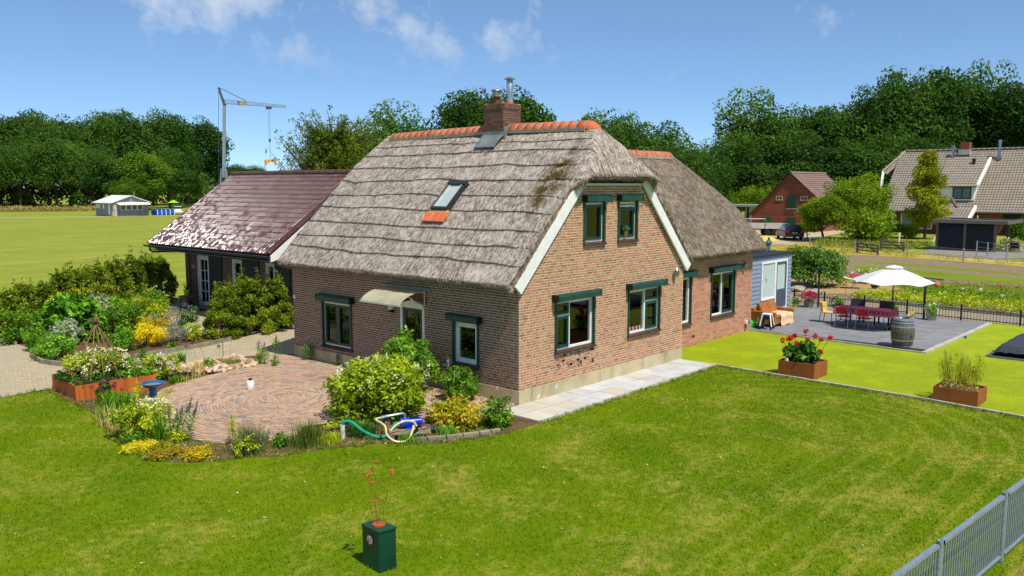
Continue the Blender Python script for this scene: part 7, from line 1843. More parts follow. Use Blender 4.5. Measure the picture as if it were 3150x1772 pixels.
m = MB(); C_ = Vector((62.5,23.4,0)); m.lathe(C_,[(1.1,0),(0.85,0.22),(0.4,0.40),(0.05,0.46)],14); one(m,'sand_pile',pm('yellow_sand',(220,186,96),(200,164,80),5,0.95,bump=0.4,bscale=9),'heap of yellow sand before the trailer','sand heap',(62.5,23.4,0),smooth=True)

# ================================================================== FARMHOUSE
fh = thing('farmhouse','long farmhouse with grey tiled roof, white dormer and three flues','house',(86,8,0)); M_fb = farbrick('farmhouse_brick',(136,74,58),(116,62,50),(150,110,92))
m = MB(); m.bb(86.6,98,-8,20.2,0,2.6); m.prism([(86.6,20.19,2.6),(98,20.19,2.6),(92.3,20.19,7.2)],(0,-0.3,0)); m.build('wall', M_fb, fh)
M_ft = rooftile_far('farm_tiles',(152,140,124),(134,124,112),(176,164,146),0.3,1)
tiled_plane('roof_tiles', fh, (86.0,-8,2.42),(86.0,20.9,2.42),(92.4,-8,9.15),(92.4,20.9,9.15),26,M_ft)
tiled_plane('roof_tiles', fh, (98.8,20.9,2.42),(98.8,-8,2.42),(92.4,20.9,9.15),(92.4,-8,9.15),26,M_ft)
half_round(fh,'ridge_tile',(92.4,-8,9.18),(92.4,20.3,9.18),50,0.16,pm('farm_ridge',(150,140,126),(128,118,106),6,0.9))
half_round(fh,'hip_tile',(90.0,22.2,6.75),(92.4,20.4,9.15),8,0.14,MATS['farm_ridge'])
m = MB(); m.prism([(90.1,22.1,6.7),(92.4,20.4,9.15),(94.7,22.1,6.7)],(0,-0.5,-0.2)); m.build('hip', M_ft, fh)
m = MB(); m.bar((86.0,21.1,2.6),(89.9,22.0,6.7),0.35,0.18,up=(0,1,0)); m.build('bargeboard', M_white, fh)
m = MB(); m.tube([(85.95,-8,2.4),(85.95,20.9,2.4)],0.09,6); m.build('gutter', M_grey, fh)
# dormer
m = MB(); m.bb(86.9,90.0,11.5,15.2,3.6,5.05); dm = m.build('dormer', M_white, fh)
m = MB(); frame_ring(m,(86.9,0,0),Y0,-X0,11.75,13.6,3.75,5.0,0.1,0.0,0.06); m.wb((86.9,0,0),Y0,-X0,12.6,12.7,0.001,0.055,3.85,4.9); m.build('window_frame', M_green, dm)
m = MB(); m.wb((86.9,0,0),Y0,-X0,11.85,13.5,0.002,0.02,3.85,4.9); m.build('pane', pm('farm_pane',(120,140,140),(96,116,118),3,0.1), dm)
tiled_plane('dormer_tiles', dm, (86.6,11.3,5.1),(86.6,15.4,5.1),(91.6,11.3,8.35),(91.6,15.4,8.35),12,M_ft)
m = MB(); m.prism([(86.6,11.25,5.0),(86.6,11.25,5.3),(91.4,11.25,8.35),(91.4,11.25,8.0)],(0,-0.25,0)); m.build('dormer_cheek', M_white, dm)
# lower lean-to roof behind the carport
tiled_plane('porch_tiles', fh, (84.0,11.2,1.6),(84.0,14.4,1.6),(86.2,11.2,2.75),(86.2,14.4,2.75),6,M_ft)
for y in (11.0,14.4): m = MB(); m.prism([(84.0,y,1.5),(84.0,y,1.85),(86.4,y,3.1),(86.4,y,2.7)],(0,0.25,0)); m.build('porch_verge', M_white, fh)
for y0,y1,z0,z1,mt_ in ((17.2,18.7,0.3,2.1,M_white),(15.4,17.0,0.4,2.1,M_white),(19.1,19.9,0.2,2.3,M_green)):
    m = MB(); frame_ring(m,(86.6,0,0),Y0,-X0,y0,y1,z0,z1,0.1,0.0,0.08); w_ = m.build('window', mt_, fh); m = MB(); m.wb((86.6,0,0),Y0,-X0,y0+0.1,y1-0.1,0.002,0.03,z0+0.1,z1-0.1); m.build('pane', MATS['farm_pane'], w_)
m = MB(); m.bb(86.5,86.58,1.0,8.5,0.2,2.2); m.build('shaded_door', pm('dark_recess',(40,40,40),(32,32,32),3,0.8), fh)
m = MB(); m.bb(92.0,92.9,13.5,14.4,8.9,10.0); ck = m.build('chimney', M_fb, fh); m = MB(); m.bb(91.6,92.0,13.3,14.5,8.6,9.2); m.build('flashing', M_conc, fh)
def flue(y, x, z0, h, dark=False):
    m = MB(); m.lathe((x,y,z0),[(0.28,0),(0.14,0.5),(0.14,h),(0.2,h),(0.2,h+0.2),(0.05,h+0.28)],10); m.build('flue', M_blk if dark else M_steel, fh, smooth=True)
flue(15.0,91.6,8.2,1.2); flue(10.3,91.3,8.0,1.9); flue(12.55,90.4,7.3,0.6,True)
m = MB(); m.bar((85.7,13.4,3.9),(84.9,12.6,2.9),0.25,0.2); m.build('roof_beam', pm('loose_beam',(120,92,70),(100,76,58),4,0.9), fh)
# ================================================================== BLACK CARPORT
cp = thing('carport','black slatted carport with weathered timber posts and flat roof','carport',(60.6,5.6,0)); M_post = pm('grey_post',(112,102,96),(92,84,78),5,0.9); M_slat = pm('black_slat',(34,34,40),(26,26,32),3,0.6)
for y in (7.65,5.58,3.42): m = MB(); m.bb(60.45,60.62,y-0.09,y+0.09,0,2.3); m.build('post', M_post, cp)
for y in (7.65,3.42): m = MB(); m.bb(64.6,64.78,y-0.09,y+0.09,0,2.3); m.build('post', M_post, cp)
for y0,y1 in ((5.68,7.55),(3.52,5.48)):
    for k in range(14):
        m = MB(); z = 0.12+k*0.155; m.prism([(60.50,y0,z),(60.56,y0,z+0.02),(60.60,y0,z+0.15),(60.54,y0,z+0.13)],(0,y1-y0,0)); m.build('slat', M_slat, cp)
m = MB(); m.bb(60.2,65.2,2.6,7.9,2.3,2.34); m.build('roof', pm('bitumen_roof',(96,96,94),(80,80,78),3,0.8), cp)
for x0,x1,y0,y1 in ((60.14,60.2,2.5,8.0),(65.2,65.26,2.5,8.0),(60.2,65.2,2.5,2.56),(60.2,65.2,7.94,8.0)): m = MB(); m.bb(x0,x1,y0,y1,2.2,2.46); m.build('fascia', M_post, cp)
m = MB(); m.lathe((61.2,4.9,2.34),[(0.16,0),(0.08,0.1),(0.06,0.4),(0.02,0.44)],10); m.build('vent', M_steel, cp, smooth=True)
m = MB(); m.bar((60.7,3.5,1.2),(60.9,2.9,2.3),0.1); m.build('brace', pm('raw_wood',(170,120,80),(150,104,68),4,0.8), cp)
dk = thing('deck_chair','striped deck chair beside the carport','chair',(61.4,2.2,0)); m = MB(); m.prism([(61.2,1.9,0.75),(61.7,1.9,0.3),(61.72,1.9,0.32),(61.22,1.9,0.78)],(0,0.6,0)); m.build('sling', M_navy, dk)
for y in (1.9,2.5): m = MB(); m.bar((61.1,y,0.85),(61.8,y,0),0.05); m.bar((61.2,y,0),(61.8,y,0.45),0.05); m.build('frame', M_oldw, dk)
# gates, posts and wires
def gate(p, q, lb):
    t = thing('wooden_gate', lb, 'gate', tuple((Vector((*p,0))+Vector((*q,0)))/2)); p, q = Vector((*p,0)), Vector((*q,0)); M_gt = pm('grey_gate_wood',(104,92,80),(84,74,66),5,0.9)
    for a, h in ((p,0.75),(q,1.0)): m = MB(); m.bar(a,a+Z0*h,0.14); m.build('post', M_gt, t)
    for z in (0.25,0.5,0.72): m = MB(); m.bar(p+Z0*z,q+Z0*z,0.05,0.10); m.build('rail', M_gt, t)
    m = MB(); m.bar(p+Z0*0.2+(q-p)*0.02,q+Z0*0.98-(q-p)*0.02,0.06,0.11); m.build('brace', M_gt, t)
gate((51.55,9.26),(52.64,11.17),'weathered wooden field gate nearer to the vegetable plot'); gate((56.29,8.89),(56.4,10.67),'weathered wooden field gate farther back by the dry grass')
wf = thing('wire_fence','thin wire fence on grey metal posts behind the vegetable plot','fence',(52,6,0)); wp = [(53.9,15.5),(52.2,11.2),(51.63,7.18),(48.95,2.72),(48.2,-1.5)]
for x,y in wp: m = MB(); m.tube([(x,y,0),(x,y,1.0)],0.045,6); m.build('post', M_galv, wf)
for a,b in zip(wp[:-1],wp[1:]):
    for z in (0.45,0.9): m = MB(); m.tube([(*a,z),(*b,z)],0.008,4); m.build('wire', M_galv, wf)
wf2 = thing('wire_fence','short wire mesh fence along the paved yard of the carport','fence',(55,1.5,0)); wp = [(56.0,3.6),(54.96,2.63),(53.25,1.02),(51.8,-1.0)]
for x,y in wp: m = MB(); m.tube([(x,y,0),(x,y,1.1)],0.045,6); m.build('post', M_galv, wf2)
for a,b in zip(wp[:-1],wp[1:]):
    for z in (0.3,0.65,1.05): m = MB(); m.tube([(*a,z),(*b,z)],0.008,4); m.build('wire', M_galv, wf2)
for x,y,dx,lb in ((58.2,9.9,0.05,'white pole standing behind the farther field gate'),(66.0,9.6,0.5,'pale pole leaning against the conifer')):
    m = MB(); m.tube([(x,y,0),(x+dx,y-dx,1.4)],0.06,6); one(m,'garden_pole',M_white,lb,'pole',(x,y,0))
# teal lanterns above the flat roof
for k,(x,y) in enumerate(((22.5,4.75),(22.75,4.5))):
    t = thing('garden_lantern',('left teal metal lantern on a post behind the grey extension','right teal metal lantern on a post behind the grey extension')[k],'lantern',(x,y,0)); M_tl = pm('verdigris',(40,88,88),(30,72,74),4,0.5)
    m = MB(); m.tube([(x,y,0),(x,y,2.3)],0.04,6); m.build('post', M_tl, t)
    m = MB(); m.lathe((x,y,2.3),[(0.07,0),(0.11,0.02),(0.14,0.24),(0.15,0.26)],6); m.build('glass', pm('lantern_glass',(120,150,150),(100,130,134),3,0.1), t)
    m = MB(); m.lathe((x,y,2.56),[(0.19,0),(0.17,0.02),(0.06,0.14),(0.05,0.2),(0.015,0.28)],6); m.build('cap', M_tl, t)
# wheelbarrow
wb_ = thing('wheelbarrow','pink wheelbarrow tipped up beside the laurel hedge','wheelbarrow',(29.2,2.6,0)); wbo = Vector((29.2,2.6,0)); M_pk = pm('pink_tray',(226,120,130),(208,100,112),3,0.45); wd_ = Vector((0.5,-0.86,0)); wsd = Vector((0.86,0.5,0))
vs = []
for a,s,z in ((-0.5,0.34,0.78),(0.42,0.28,0.72),(0.2,0.2,0.42),(-0.28,0.24,0.42)):
    for q in (-1,1): vs.append(wbo+wd_*a+wsd*s*q+Z0*z)
m = MB(); m.add(vs,[(0,1,7,6),(6,7,5,4),(4,5,3,2),(0,6,4,2),(1,3,5,7)]); m.add([v*1 for v in vs],[(6,7,1,0),(4,5,7,6),(2,3,5,4),(2,4,6,0),(7,5,3,1)]); m.build('tray', M_pk, wb_)
for q in (-1,1):
    m = MB(); m.tube([wbo+wd_*0.75+wsd*0.05*q+Z0*0.2,wbo+wd_*0.1+wsd*0.22*q+Z0*0.4,wbo-wd_*0.9+wsd*0.3*q+Z0*0.62],0.018,6); m.build('handle', M_galv, wb_)
    m = MB(); m.tube([wbo-wd_*0.1+wsd*0.22*q+Z0*0.4,wbo-wd_*0.3+wsd*0.24*q],0.018,6); m.build('leg', M_galv, wb_)
m = MB(); m.tube([wbo+wd_*0.78-wsd*0.05+Z0*0.19,wbo+wd_*0.78+wsd*0.05+Z0*0.19],0.19,14); m.build('wheel', MATS['tyre_rubber'], wb_)
# boulders
for k,(x,y,s,lb) in enumerate(((25.4,3.3,0.5,'large pale boulder in front of the laurel hedge'),(26.2,4.6,0.62,'dark boulder half hidden beside the laurel hedge'),(24.6,4.6,0.5,'boulder against the side of the grey extension'))):
    o = bpy.data.objects.new('boulder', smeshes[k].copy()); o.data.materials[0] = pm('grey_boulder',(168,160,150),(128,122,116),4,0.9,bump=0.5,bscale=8); link(o); o.location=(x,y,0.1); o.scale=(s*1.25,s,s*0.6); tag(o,lb,'boulder','boulders at the laurel hedge')
# ================================================================== GARDEN PLANTS
def LM(name, a, b, c, d, trans=0.38, spec=0.3): return leafmat(name, [(0,a),(0.35,b),(0.7,c),(1,d)], trans=trans, spec=spec)
L_mid = LM('mid_green_leaf',(57,92,20),(87,132,27),(120,167,34),(158,197,52))
L_yel = LM('yellow_green_leaf',(104,127,15),(151,169,22),(193,207,34),(228,235,57))
L_hyd = LM('hydrangea_leaf',(92,120,8),(134,160,14),(170,190,26),(198,210,60)) #(78,120,15),(120,169,22),(165,207,34),(207,235,64))
L_drk = LM('dark_green_leaf',(36,69,22),(57,99,29),(83,130,38),(113,158,52))
L_thu = LM('thuja_spray',(62,86,8),(98,122,14),(134,152,22),(168,178,44),trans=0.3) #(57,83,15),(90,120,20),(127,153,24),(169,183,41),trans=0.25)
L_sil = LM('silver_leaf',(127,144,104),(162,176,134),(193,204,169),(228,235,207))
L_eun = LM('fresh_green_leaf',(64,113,22),(94,151,29),(127,183,41),(167,214,64))
L_gold = LM('golden_leaf',(181,158,13),(228,202,17),(255,232,24),(255,255,64))
L_lav = LM('lavender_leaf',(104,113,85),(137,144,111),(165,167,141),(181,176,181))
L_dry = LM('dry_stalk',(158,134,71),(197,169,97),(228,202,127),(247,228,158),trans=0.2)
L_sed = LM('sedum_leaf',(169,169,15),(207,197,20),(235,218,29),(255,235,64))
L_bro = LM('bronze_leaf',(134,134,20),(181,176,29),(214,202,41),(235,181,64))
P_white = LM('white_petal',(226,224,196),(240,238,220),(248,246,236),(250,250,244),trans=0.25)
P_cream = LM('cream_petal',(222,216,140),(238,232,176),(246,242,206),(250,248,228),trans=0.25)
P_pan = LM('panicle_petal',(190,200,110),(220,222,150),(238,238,196),(248,248,228),trans=0.25)
P_purp = LM('allium_purple',(96,14,60),(120,20,76),(140,30,92),(160,50,112),trans=0.1)
P_lil = LM('lilac_petal',(150,120,180),(170,142,196),(188,166,208),(208,190,222),trans=0.2)
P_red = LM('dahlia_red',(170,8,10),(204,16,16),(226,30,26),(240,60,44),trans=0.2)
P_mag = LM('petunia_magenta',(170,10,110),(206,16,130),(226,30,96),(214,30,50),trans=0.2)
P_yelw = LM('yellow_flower',(214,180,10),(232,200,20),(240,214,40),(246,226,80),trans=0.2)
P_org = LM('poppy_orange',(220,70,20),(236,92,30),(244,120,50),(246,140,80),trans=0.2)
SD = [1000]
def nseed(): SD[0] += 1; return SD[0]
def dome(x, y, z0, rx, ry, h, ncl, lump, seed, low=-0.8):
    g = np.random.default_rng(seed); C = []
    while len(C) < ncl:
        d = g.normal(size=3); d /= np.linalg.norm(d)
        if d[2] < low: continue
        k = g.uniform(0.25,0.92)**0.6; ir = 1+0.14*math.sin(3*math.atan2(d[1],d[0])+seed)+0.1*math.sin(7*d[2]+seed)
        C.append((x+d[0]*rx*k*ir, y+d[1]*ry*k*ir, z0+max(0.02,(0.44+0.52*d[2]*k*ir)*h)))
    return C, g.uniform(0.7,1.2,(ncl,1))*np.array([[lump,lump,lump*0.8]])
def bush(nm, lb, x, y, rx, h, mat, n, size, aspect=0.5, ry=None, z0=0.0, flowers=None, cat='shrub', grp=None, ncl=40, lump=None, droop=0.2, up=0.45, upright=0.2, parent=None, fol='foliage', stems=True, low=-0.8):
    s = nseed(); ry = ry or rx
    t = parent if parent is not None else thing(nm, lb, cat, (x,y,z0), grp)
    C, Rr = dome(x,y,z0,rx,ry,h,ncl,lump or rx*0.26,s,low)
    v = leaf_cloud(C,Rr,n,size,aspect,up=up,shell=0.35,seed=s,droop=droop,upright=upright)
    v[0][:,2] = np.maximum(v[0][:,2], z0+0.005)
    np_obj(fol, v[0], v[1], mat, t, tone=v[2])
    if stems:
        m = MB(); rg = random.Random(s)
        for k in range(7):
            c = C[rg.randrange(len(C))]; m.tube([(x+rg.uniform(-.1,.1)*rx,y+rg.uniform(-.1,.1)*ry,z0),((x+c[0])/2,(y+c[1])/2,z0+(c[2]-z0)*0.6),c],[0.012+0.012*h,0.01+0.006*h,0.004],5)
        m.build('stem', M_bark, t)
    for fl in (flowers or []):
        fm, nf, fs_, zmin, fname = fl; g = np.random.default_rng(s+7)
        C2, _ = dome(x,y,z0,rx*1.04,ry*1.04,h*1.06,max(60,nf*3),0.1,s+5,-0.2); C2 = np.array(sorted(C2,key=lambda c:-((c[0]-x)**2/rx**2+(c[1]-y)**2/ry**2+((c[2]-z0-0.44*h)/(0.52*h))**2))[:nf]); C2 = C2[C2[:,2]>z0+zmin*h]
        if fname == 'panicle':
            for c in C2:
                vf = leaf_cloud([tuple(c)], np.array([[fs_*0.5,fs_*0.5,fs_*0.8]]), 26, fs_*0.4, 0.8, up=0.6, shell=0.3, seed=nseed()); np_obj(fname, vf[0], vf[1], fm, t, tone=vf[2])
            continue
        vf = leaf_cloud(C2, np.full(len(C2),fs_*0.6), len(C2)*9, fs_*0.55, 0.8, up=0.9, shell=0.3, seed=s+8); np_obj(fname, vf[0], vf[1], fm, t, tone=vf[2])
    return t
def blades(x, y, r, h, n, seed, w=0.012, spread=0.6, z0=0.0, curve=0.4):
    g = np.random.default_rng(seed); a = g.random(n)*6.283; b = np.stack([x+g.normal(0,r*0.3,n), y+g.normal(0,r*0.3,n), np.full(n,z0)],-1)
    d = np.stack([np.cos(a),np.sin(a),np.zeros(n)],-1); hh = h*g.uniform(0.6,1.1,(n,1)); sp = spread*g.uniform(0.1,1.0,(n,1))*hh
    sd = np.stack([-np.sin(a),np.cos(a),np.zeros(n)],-1)*w*0.5; up = np.array([[0,0,1.0]])
    m1 = b+d*sp*0.4+up*hh*0.6; m2 = b+d*sp+up*hh*(1-curve*sp/hh*0.5)
    V = np.stack([b-sd,b+sd,m1+sd*0.9,m1-sd*0.9,m2+sd*0.2,m2-sd*0.2],1).reshape(-1,3); i = np.arange(n)[:,None]*6
    F = np.concatenate([i+np.array([[0,1,2,3]]),i+np.array([[3,2,4,5]])]); T = np.tile(g.random(n),2)
    return V, F, T
def tuft(nm, lb, x, y, r, h, n, mat, w=0.012, spread=0.7, z0=0.0, grp=None, cat='grass tuft', parent=None):
    t = parent if parent is not None else thing(nm, lb, cat, (x,y,z0), grp); v = blades(x,y,r,h,n,nseed(),w,spread,z0); np_obj('blades', v[0], v[1], mat, t, tone=v[2]); return t
def flowerhead(m, c, r, n=7, k=4): m.ball(c, r, n, k, tone=random.random())
# ---- conifer hedge and thujas
def thuja(x, y, r, h, lb, grp, n=5200, pointy=True, size=0.12):
    t = thing('thuja', lb, 'conifer', (x,y,0), grp); s = nseed(); g = random.Random(s); C, Rr = [], []
    for k in range(70):
        f = g.random()**0.9; rr = r*(1-0.72*f**1.6)*g.uniform(0.55,0.98); a = g.random()*6.283
        C.append((x+rr*math.cos(a),y+rr*math.sin(a),0.08+f*h*0.92)); q = r*0.24*(1.1-0.5*f); Rr.append((q,q,q*0.9))
    if pointy:
        for k in range(5):
            a = g.random()*6.283; q = g.uniform(0,0.55)*r; top = h*g.uniform(0.98,1.2); 
            for z in np.linspace(h*0.75,top,6): C.append((x+q*math.cos(a),y+q*math.sin(a),z)); w_ = 0.10*(1.15-(z-h*0.75)/(top-h*0.75)); Rr.append((w_,w_,0.08))
    v = leaf_cloud(C,np.array(Rr),n,size,0.42,up=0.1,shell=0.4,seed=s,droop=-0.2,upright=0.55,outw=0.5); np_obj('foliage', v[0], v[1], L_thu, t, tone=v[2])
    m = MB(); m.tube([(x,y,0),(x,y,h*0.85)],[0.05,0.01],6); m.build('trunk', M_bark, t); return t
hl = [(-6.3,18.9,1.35),(-5.5,19.3,1.45),(-4.7,19.75,1.5),(-3.9,20.2,1.6),(-3.0,20.7,1.6),(-2.1,21.2,1.9),(-1.2,21.7,2.0),(-0.3,22.2,2.05),(0.6,22.7,2.1),(1.5,23.2,2.15),(2.3,23.7,2.1),(3.1,24.1,2.0)]
for k,(x,y,h) in enumerate(hl): thuja(x,y,0.78,h,'bushy conifer of the back hedge, %s plant from the left'%ordn[k],'conifers of the back hedge',7600)
for k,(x,y,h,r) in enumerate(((0.35,13.75,1.75,0.72),(1.35,13.9,1.95,0.8),(2.35,13.8,1.8,0.75))): thuja(x,y,r,h,('left','middle','right')[k]+' thuja of the dense trio before the tiled house wall','thuja trio at the driveway',14000,True,0.095)
# ---- flower bed left
bush('shrub','tall shrub with large bright leaves behind the stick wigwam',-3.5,17.0,0.85,1.75,L_eun,2600,0.19,0.75,flowers=[(P_yelw,5,0.12,0.6,'blossom')])
bush('shrub','leafy green shrub at the left end of the flower bed',-4.6,17.8,0.7,1.3,L_mid,2400,0.12)
bush('sage','silvery leaved sage with upright spikes left of the wigwam',-4.1,15.9,0.5,1.0,L_sil,1500,0.09,0.35,upright=1.2,cat='plant')
bush('shrub','dense mid green shrub in the middle of the flower bed',-2.3,16.2,1.0,1.35,L_mid,4200,0.11,0.5)
bush('shrub','drooping leaved green shrub in the centre of the bed',-1.2,16.5,0.9,1.5,L_yel,3400,0.12,0.4,droop=0.6)
bush('shrub','rounded green shrub behind the lavender',-0.6,17.6,0.9,1.3,L_mid,3200,0.11)
bush('thistle','globe thistle with pale blue heads at the back of the bed',-2.2,18.2,0.6,1.5,L_sil,1200,0.12,0.4,cat='plant',flowers=[(LM('thistle_blue',(110,130,160),(130,150,178),(150,168,192),(170,184,204)),14,0.09,0.55,'thistle_heads')])
bush('shrub','shrub with small white flower heads next to the paved porch',0.25,18.6,0.45,1.5,L_mid,1500,0.1,flowers=[(P_white,12,0.08,0.6,'blossom')])
bush('perennial','tall faded perennial with purple and yellow tips above the yellow bush',-0.55,15.6,0.8,1.0,L_lav,2600,0.08,0.35,upright=0.9,cat='plant',flowers=[(P_yelw,8,0.06,0.5,'blossom')])
bush('perennial','grey green perennial mass between shrub and lavender',-1.5,15.2,0.6,0.9,L_bro,1900,0.08,0.4,upright=0.6,cat='plant')
bush('euonymus','fresh green mound at the left kerb of the bed, rear one',-4.9,16.0,0.5,0.72,L_eun,2400,0.075,grp='green mounds at the kerb')
bush('euonymus','fresh green mound at the left kerb of the bed, front one',-4.95,14.5,0.66,0.72,L_eun,3000,0.075,grp='green mounds at the kerb')
bush('box_ball','rounded fresh green bush in the front of the bed',-3.25,13.85,0.5,0.78,L_eun,2800,0.07)
bush('cypress','golden yellow thread cypress in the front of the bed',-2.35,14.0,0.58,0.78,L_gold,3200,0.09,0.28,droop=0.7)
bush('lavender','grey lavender cushion beside the golden bush',-1.45,14.05,0.5,0.7,L_lav,2600,0.08,0.22,upright=1.1,cat='plant')
bush('daisy','small bush of cream daisies at the right end of the bed',-0.75,14.0,0.34,0.62,L_yel,1100,0.07,cat='plant',flowers=[(P_cream,34,0.07,0.25,'blossom')])
bush('buddleia','slender lilac buddleia left of the thuja trio',-0.5,14.7,0.36,1.15,L_drk,900,0.11,0.3,flowers=[(P_lil,8,0.09,0.5,'blossom')])
bush('seedling','tiny bright seedling at the front kerb of the bed',-1.95,13.05,0.17,0.24,L_eun,260,0.06,cat='plant')
bush('seedling','tiny pale seedling near the left kerb corner',-4.95,13.5,0.14,0.22,L_yel,200,0.06,cat='plant')
# ---- planter by the drive
bush('daisy','large cushion of cream white daisies in the corten planter',-5.8,9.35,0.72,0.78,L_yel,4200,0.07,z0=0.28,cat='plant',flowers=[(P_cream,190,0.075,0.05,'blossom')])
t = thing('ivy','ivy spilling over the near corner of the corten planter','plant',(-6.3,8.75,0.28))
C_ = [(-6.72+random.uniform(0,0.95),8.42+random.uniform(0,1.2),0.33+random.uniform(0,0.12)) for _ in range(40)]+[(-6.35+random.uniform(0,0.3),8.27+random.uniform(-.02,.03),0.14+random.uniform(0,0.25)) for _ in range(10)]
v = leaf_cloud(C_,np.full(len(C_),0.09),3000,0.065,0.85,up=0.7,seed=nseed()); np_obj('foliage',v[0],v[1],L_drk,t,tone=v[2])
t = thing('ivy','ivy at the right end of the corten planter','plant',(-5.2,8.6,0.28)); C_ = [(-5.5+random.uniform(0,0.6),8.3+random.uniform(0,0.9),0.33+random.uniform(0,0.15)) for _ in range(30)]; v = leaf_cloud(C_,np.full(len(C_),0.12),1700,0.065,0.85,up=0.7,seed=nseed()); np_obj('foliage',v[0],v[1],L_mid,t,tone=v[2])
bush('fern','feathery green plant in the right half of the corten planter',-5.25,9.1,0.36,0.5,L_mid,1300,0.08,0.3,z0=0.28,upright=0.9,cat='plant',flowers=[(P_mag,4,0.06,0.3,'blossom')])
bush('daisy','bush with white flower umbels right of the corten planter',-4.35,9.1,0.46,0.72,L_yel,2200,0.07,cat='plant',flowers=[(P_white,34,0.07,0.4,'blossom')])
# ---- alliums: each stem with its head is a plant of its own
def allium(x, y, h, r, lb, grp, lean=0.0):
    t = thing('allium',lb,'flower',(x,y,0),grp); e = Vector((x+lean,y-lean*0.5,h)); m = MB(); m.tube([(x,y,0),(x+lean*0.3,y,h*0.55),tuple(e)],0.004,4); m.build('stem',L_mid,t)
    g = np.random.default_rng(nseed()); v = leaf_cloud([tuple(e)],np.array([r]),60,r*0.75,0.5,up=0,shell=0.6,seed=nseed(),outw=0.2); np_obj('flower_head',v[0],v[1],P_purp,t,tone=v[2])
for k in range(17): allium(-6.55+random.uniform(-.42,.5),7.35+random.uniform(-.5,.5),random.uniform(0.32,0.72),random.uniform(0.024,0.042),'purple allium head in the cluster in front of the corten planter','alliums before the corten planter',random.uniform(-.05,.05))
for x,y,h,l in ((-2.95,10.0,0.62,-0.1),(-2.8,10.15,0.74,-0.15),(-2.75,10.1,0.66,-0.05),(-2.5,10.0,0.76,-0.25),(-1.95,9.95,0.95,-0.02),(-1.85,10.2,0.7,0.1),(-1.6,10.2,0.66,0.1),(-2.1,9.9,0.5,0.0),(-1.9,10.0,1.08,-0.08)): allium(x,y,h,0.042,'purple allium head on a thin stem above the rubble heap','alliums above the rubble heap',l)
# ---- bed at the left of the patio
tuft('grass_tuft','broad green leaf tuft below the purple alliums',-6.35,7.5,0.4,0.34,220,L_mid,0.02,0.8)
tuft('grass_tuft','green weedy tuft left of the bird bath',-6.3,6.9,0.5,0.4,220,L_eun,0.02,0.8)
def spike(nm, lb, x, y, e, lmat, fmat, r0, nleaf, grp=None, fl=(0.45,1.0)):
    t = thing(nm,lb,'plant',(x,y,0),grp); b, e = Vector((x,y,0)), Vector(e); mid = b.lerp(e,0.5)+Vector((0.02,0.02,0)); m = MB(); m.tube([b,mid,e],[0.008,0.007,0.004],5); m.build('stem',lmat,t)
    C = [tuple(b.lerp(e,random.uniform(0.02,0.8))) for _ in range(16)]; v = leaf_cloud(C,np.full(len(C),r0),nleaf,0.075,0.28,up=0.1,seed=nseed(),upright=0.5); np_obj('foliage',v[0],v[1],lmat,t,tone=v[2])
    C = [tuple(b.lerp(e,fl[0]+(fl[1]-fl[0])*k/13)) for k in range(14)]; v = leaf_cloud(C,np.array([0.028*(1.2-0.7*k/13) for k in range(14)]),150,0.028,0.7,up=0.2,seed=nseed()); np_obj('flower_spike',v[0],v[1],fmat,t,tone=v[2]); return t
spike('mullein','upright yellow mullein spike left of the bird bath',-6.4,6.0,(-6.34,6.02,0.86),L_yel,P_yelw,0.1,160)
spike('mullein','leaning yellow mullein spike crossing the bird bath',-6.38,5.8,(-5.75,5.0,0.92),L_yel,P_yelw,0.1,160)
bush('daisy','bright white daisy bush left of the iris at the patio edge',-6.55,4.95,0.42,0.62,L_yel,1500,0.06,ry=0.5,cat='plant',flowers=[(P_cream,95,0.065,0.25,'blossom')])
bush('shrub','yellow leaved shrub in front of the white daisies',-7.25,4.25,0.42,0.78,L_yel,1900,0.09,0.45)
bush('fern','low green ferny plant at the lawn edge',-7.4,3.85,0.3,0.3,L_mid,900,0.08,0.3,cat='plant')
tuft('iris','clump of upright sword leaves of an iris at the patio edge',-7.02,3.62,0.16,0.55,46,L_eun,0.035,0.5,cat='plant')
tuft('grass_tuft','dry straw stalks at the left rim of the bed, rear',-7.2,5.5,0.35,0.5,90,L_dry,0.008,0.6); tuft('grass_tuft','dry straw stalks at the left rim of the bed, front',-7.3,4.9,0.3,0.42,80,L_dry,0.008,0.6); tuft('grass_tuft','sparse green tuft between the dry stalks',-7.05,6.1,0.3,0.4,90,L_mid,0.012,0.7)
for k,(x,y,dx,h) in enumerate(((-6.9,3.42,0.0,0.78),(-6.78,3.4,0.12,0.74),(-6.62,3.28,0.2,0.80),(-6.7,3.5,0.26,0.86),(-6.84,3.3,0.04,0.7))): spike('veronica',('first','second','third','fourth','fifth')[k]+' tall veronica stalk from the left before the patio',x,y,(x+dx,y-dx*0.6,h),L_mid,LM('veronica_bud',(96,110,70),(120,128,90),(136,132,120),(150,138,160)),0.07,110,'veronica stalks at the patio edge',(0.7,1.0))
bush('shrub','low yellow green weed at the foot of the veronica',-6.78,3.32,0.2,0.3,L_yel,500,0.05,cat='plant')
def mat_plant(lb, x, y, rx, ry, h, mat, n): return bush('sedum',lb,x,y,rx,h,mat,n,0.035,0.8,ry=ry,cat='plant',ncl=70,lump=0.09,droop=0,up=0.8,stems=False,grp='sedum mats at the lawn edge')
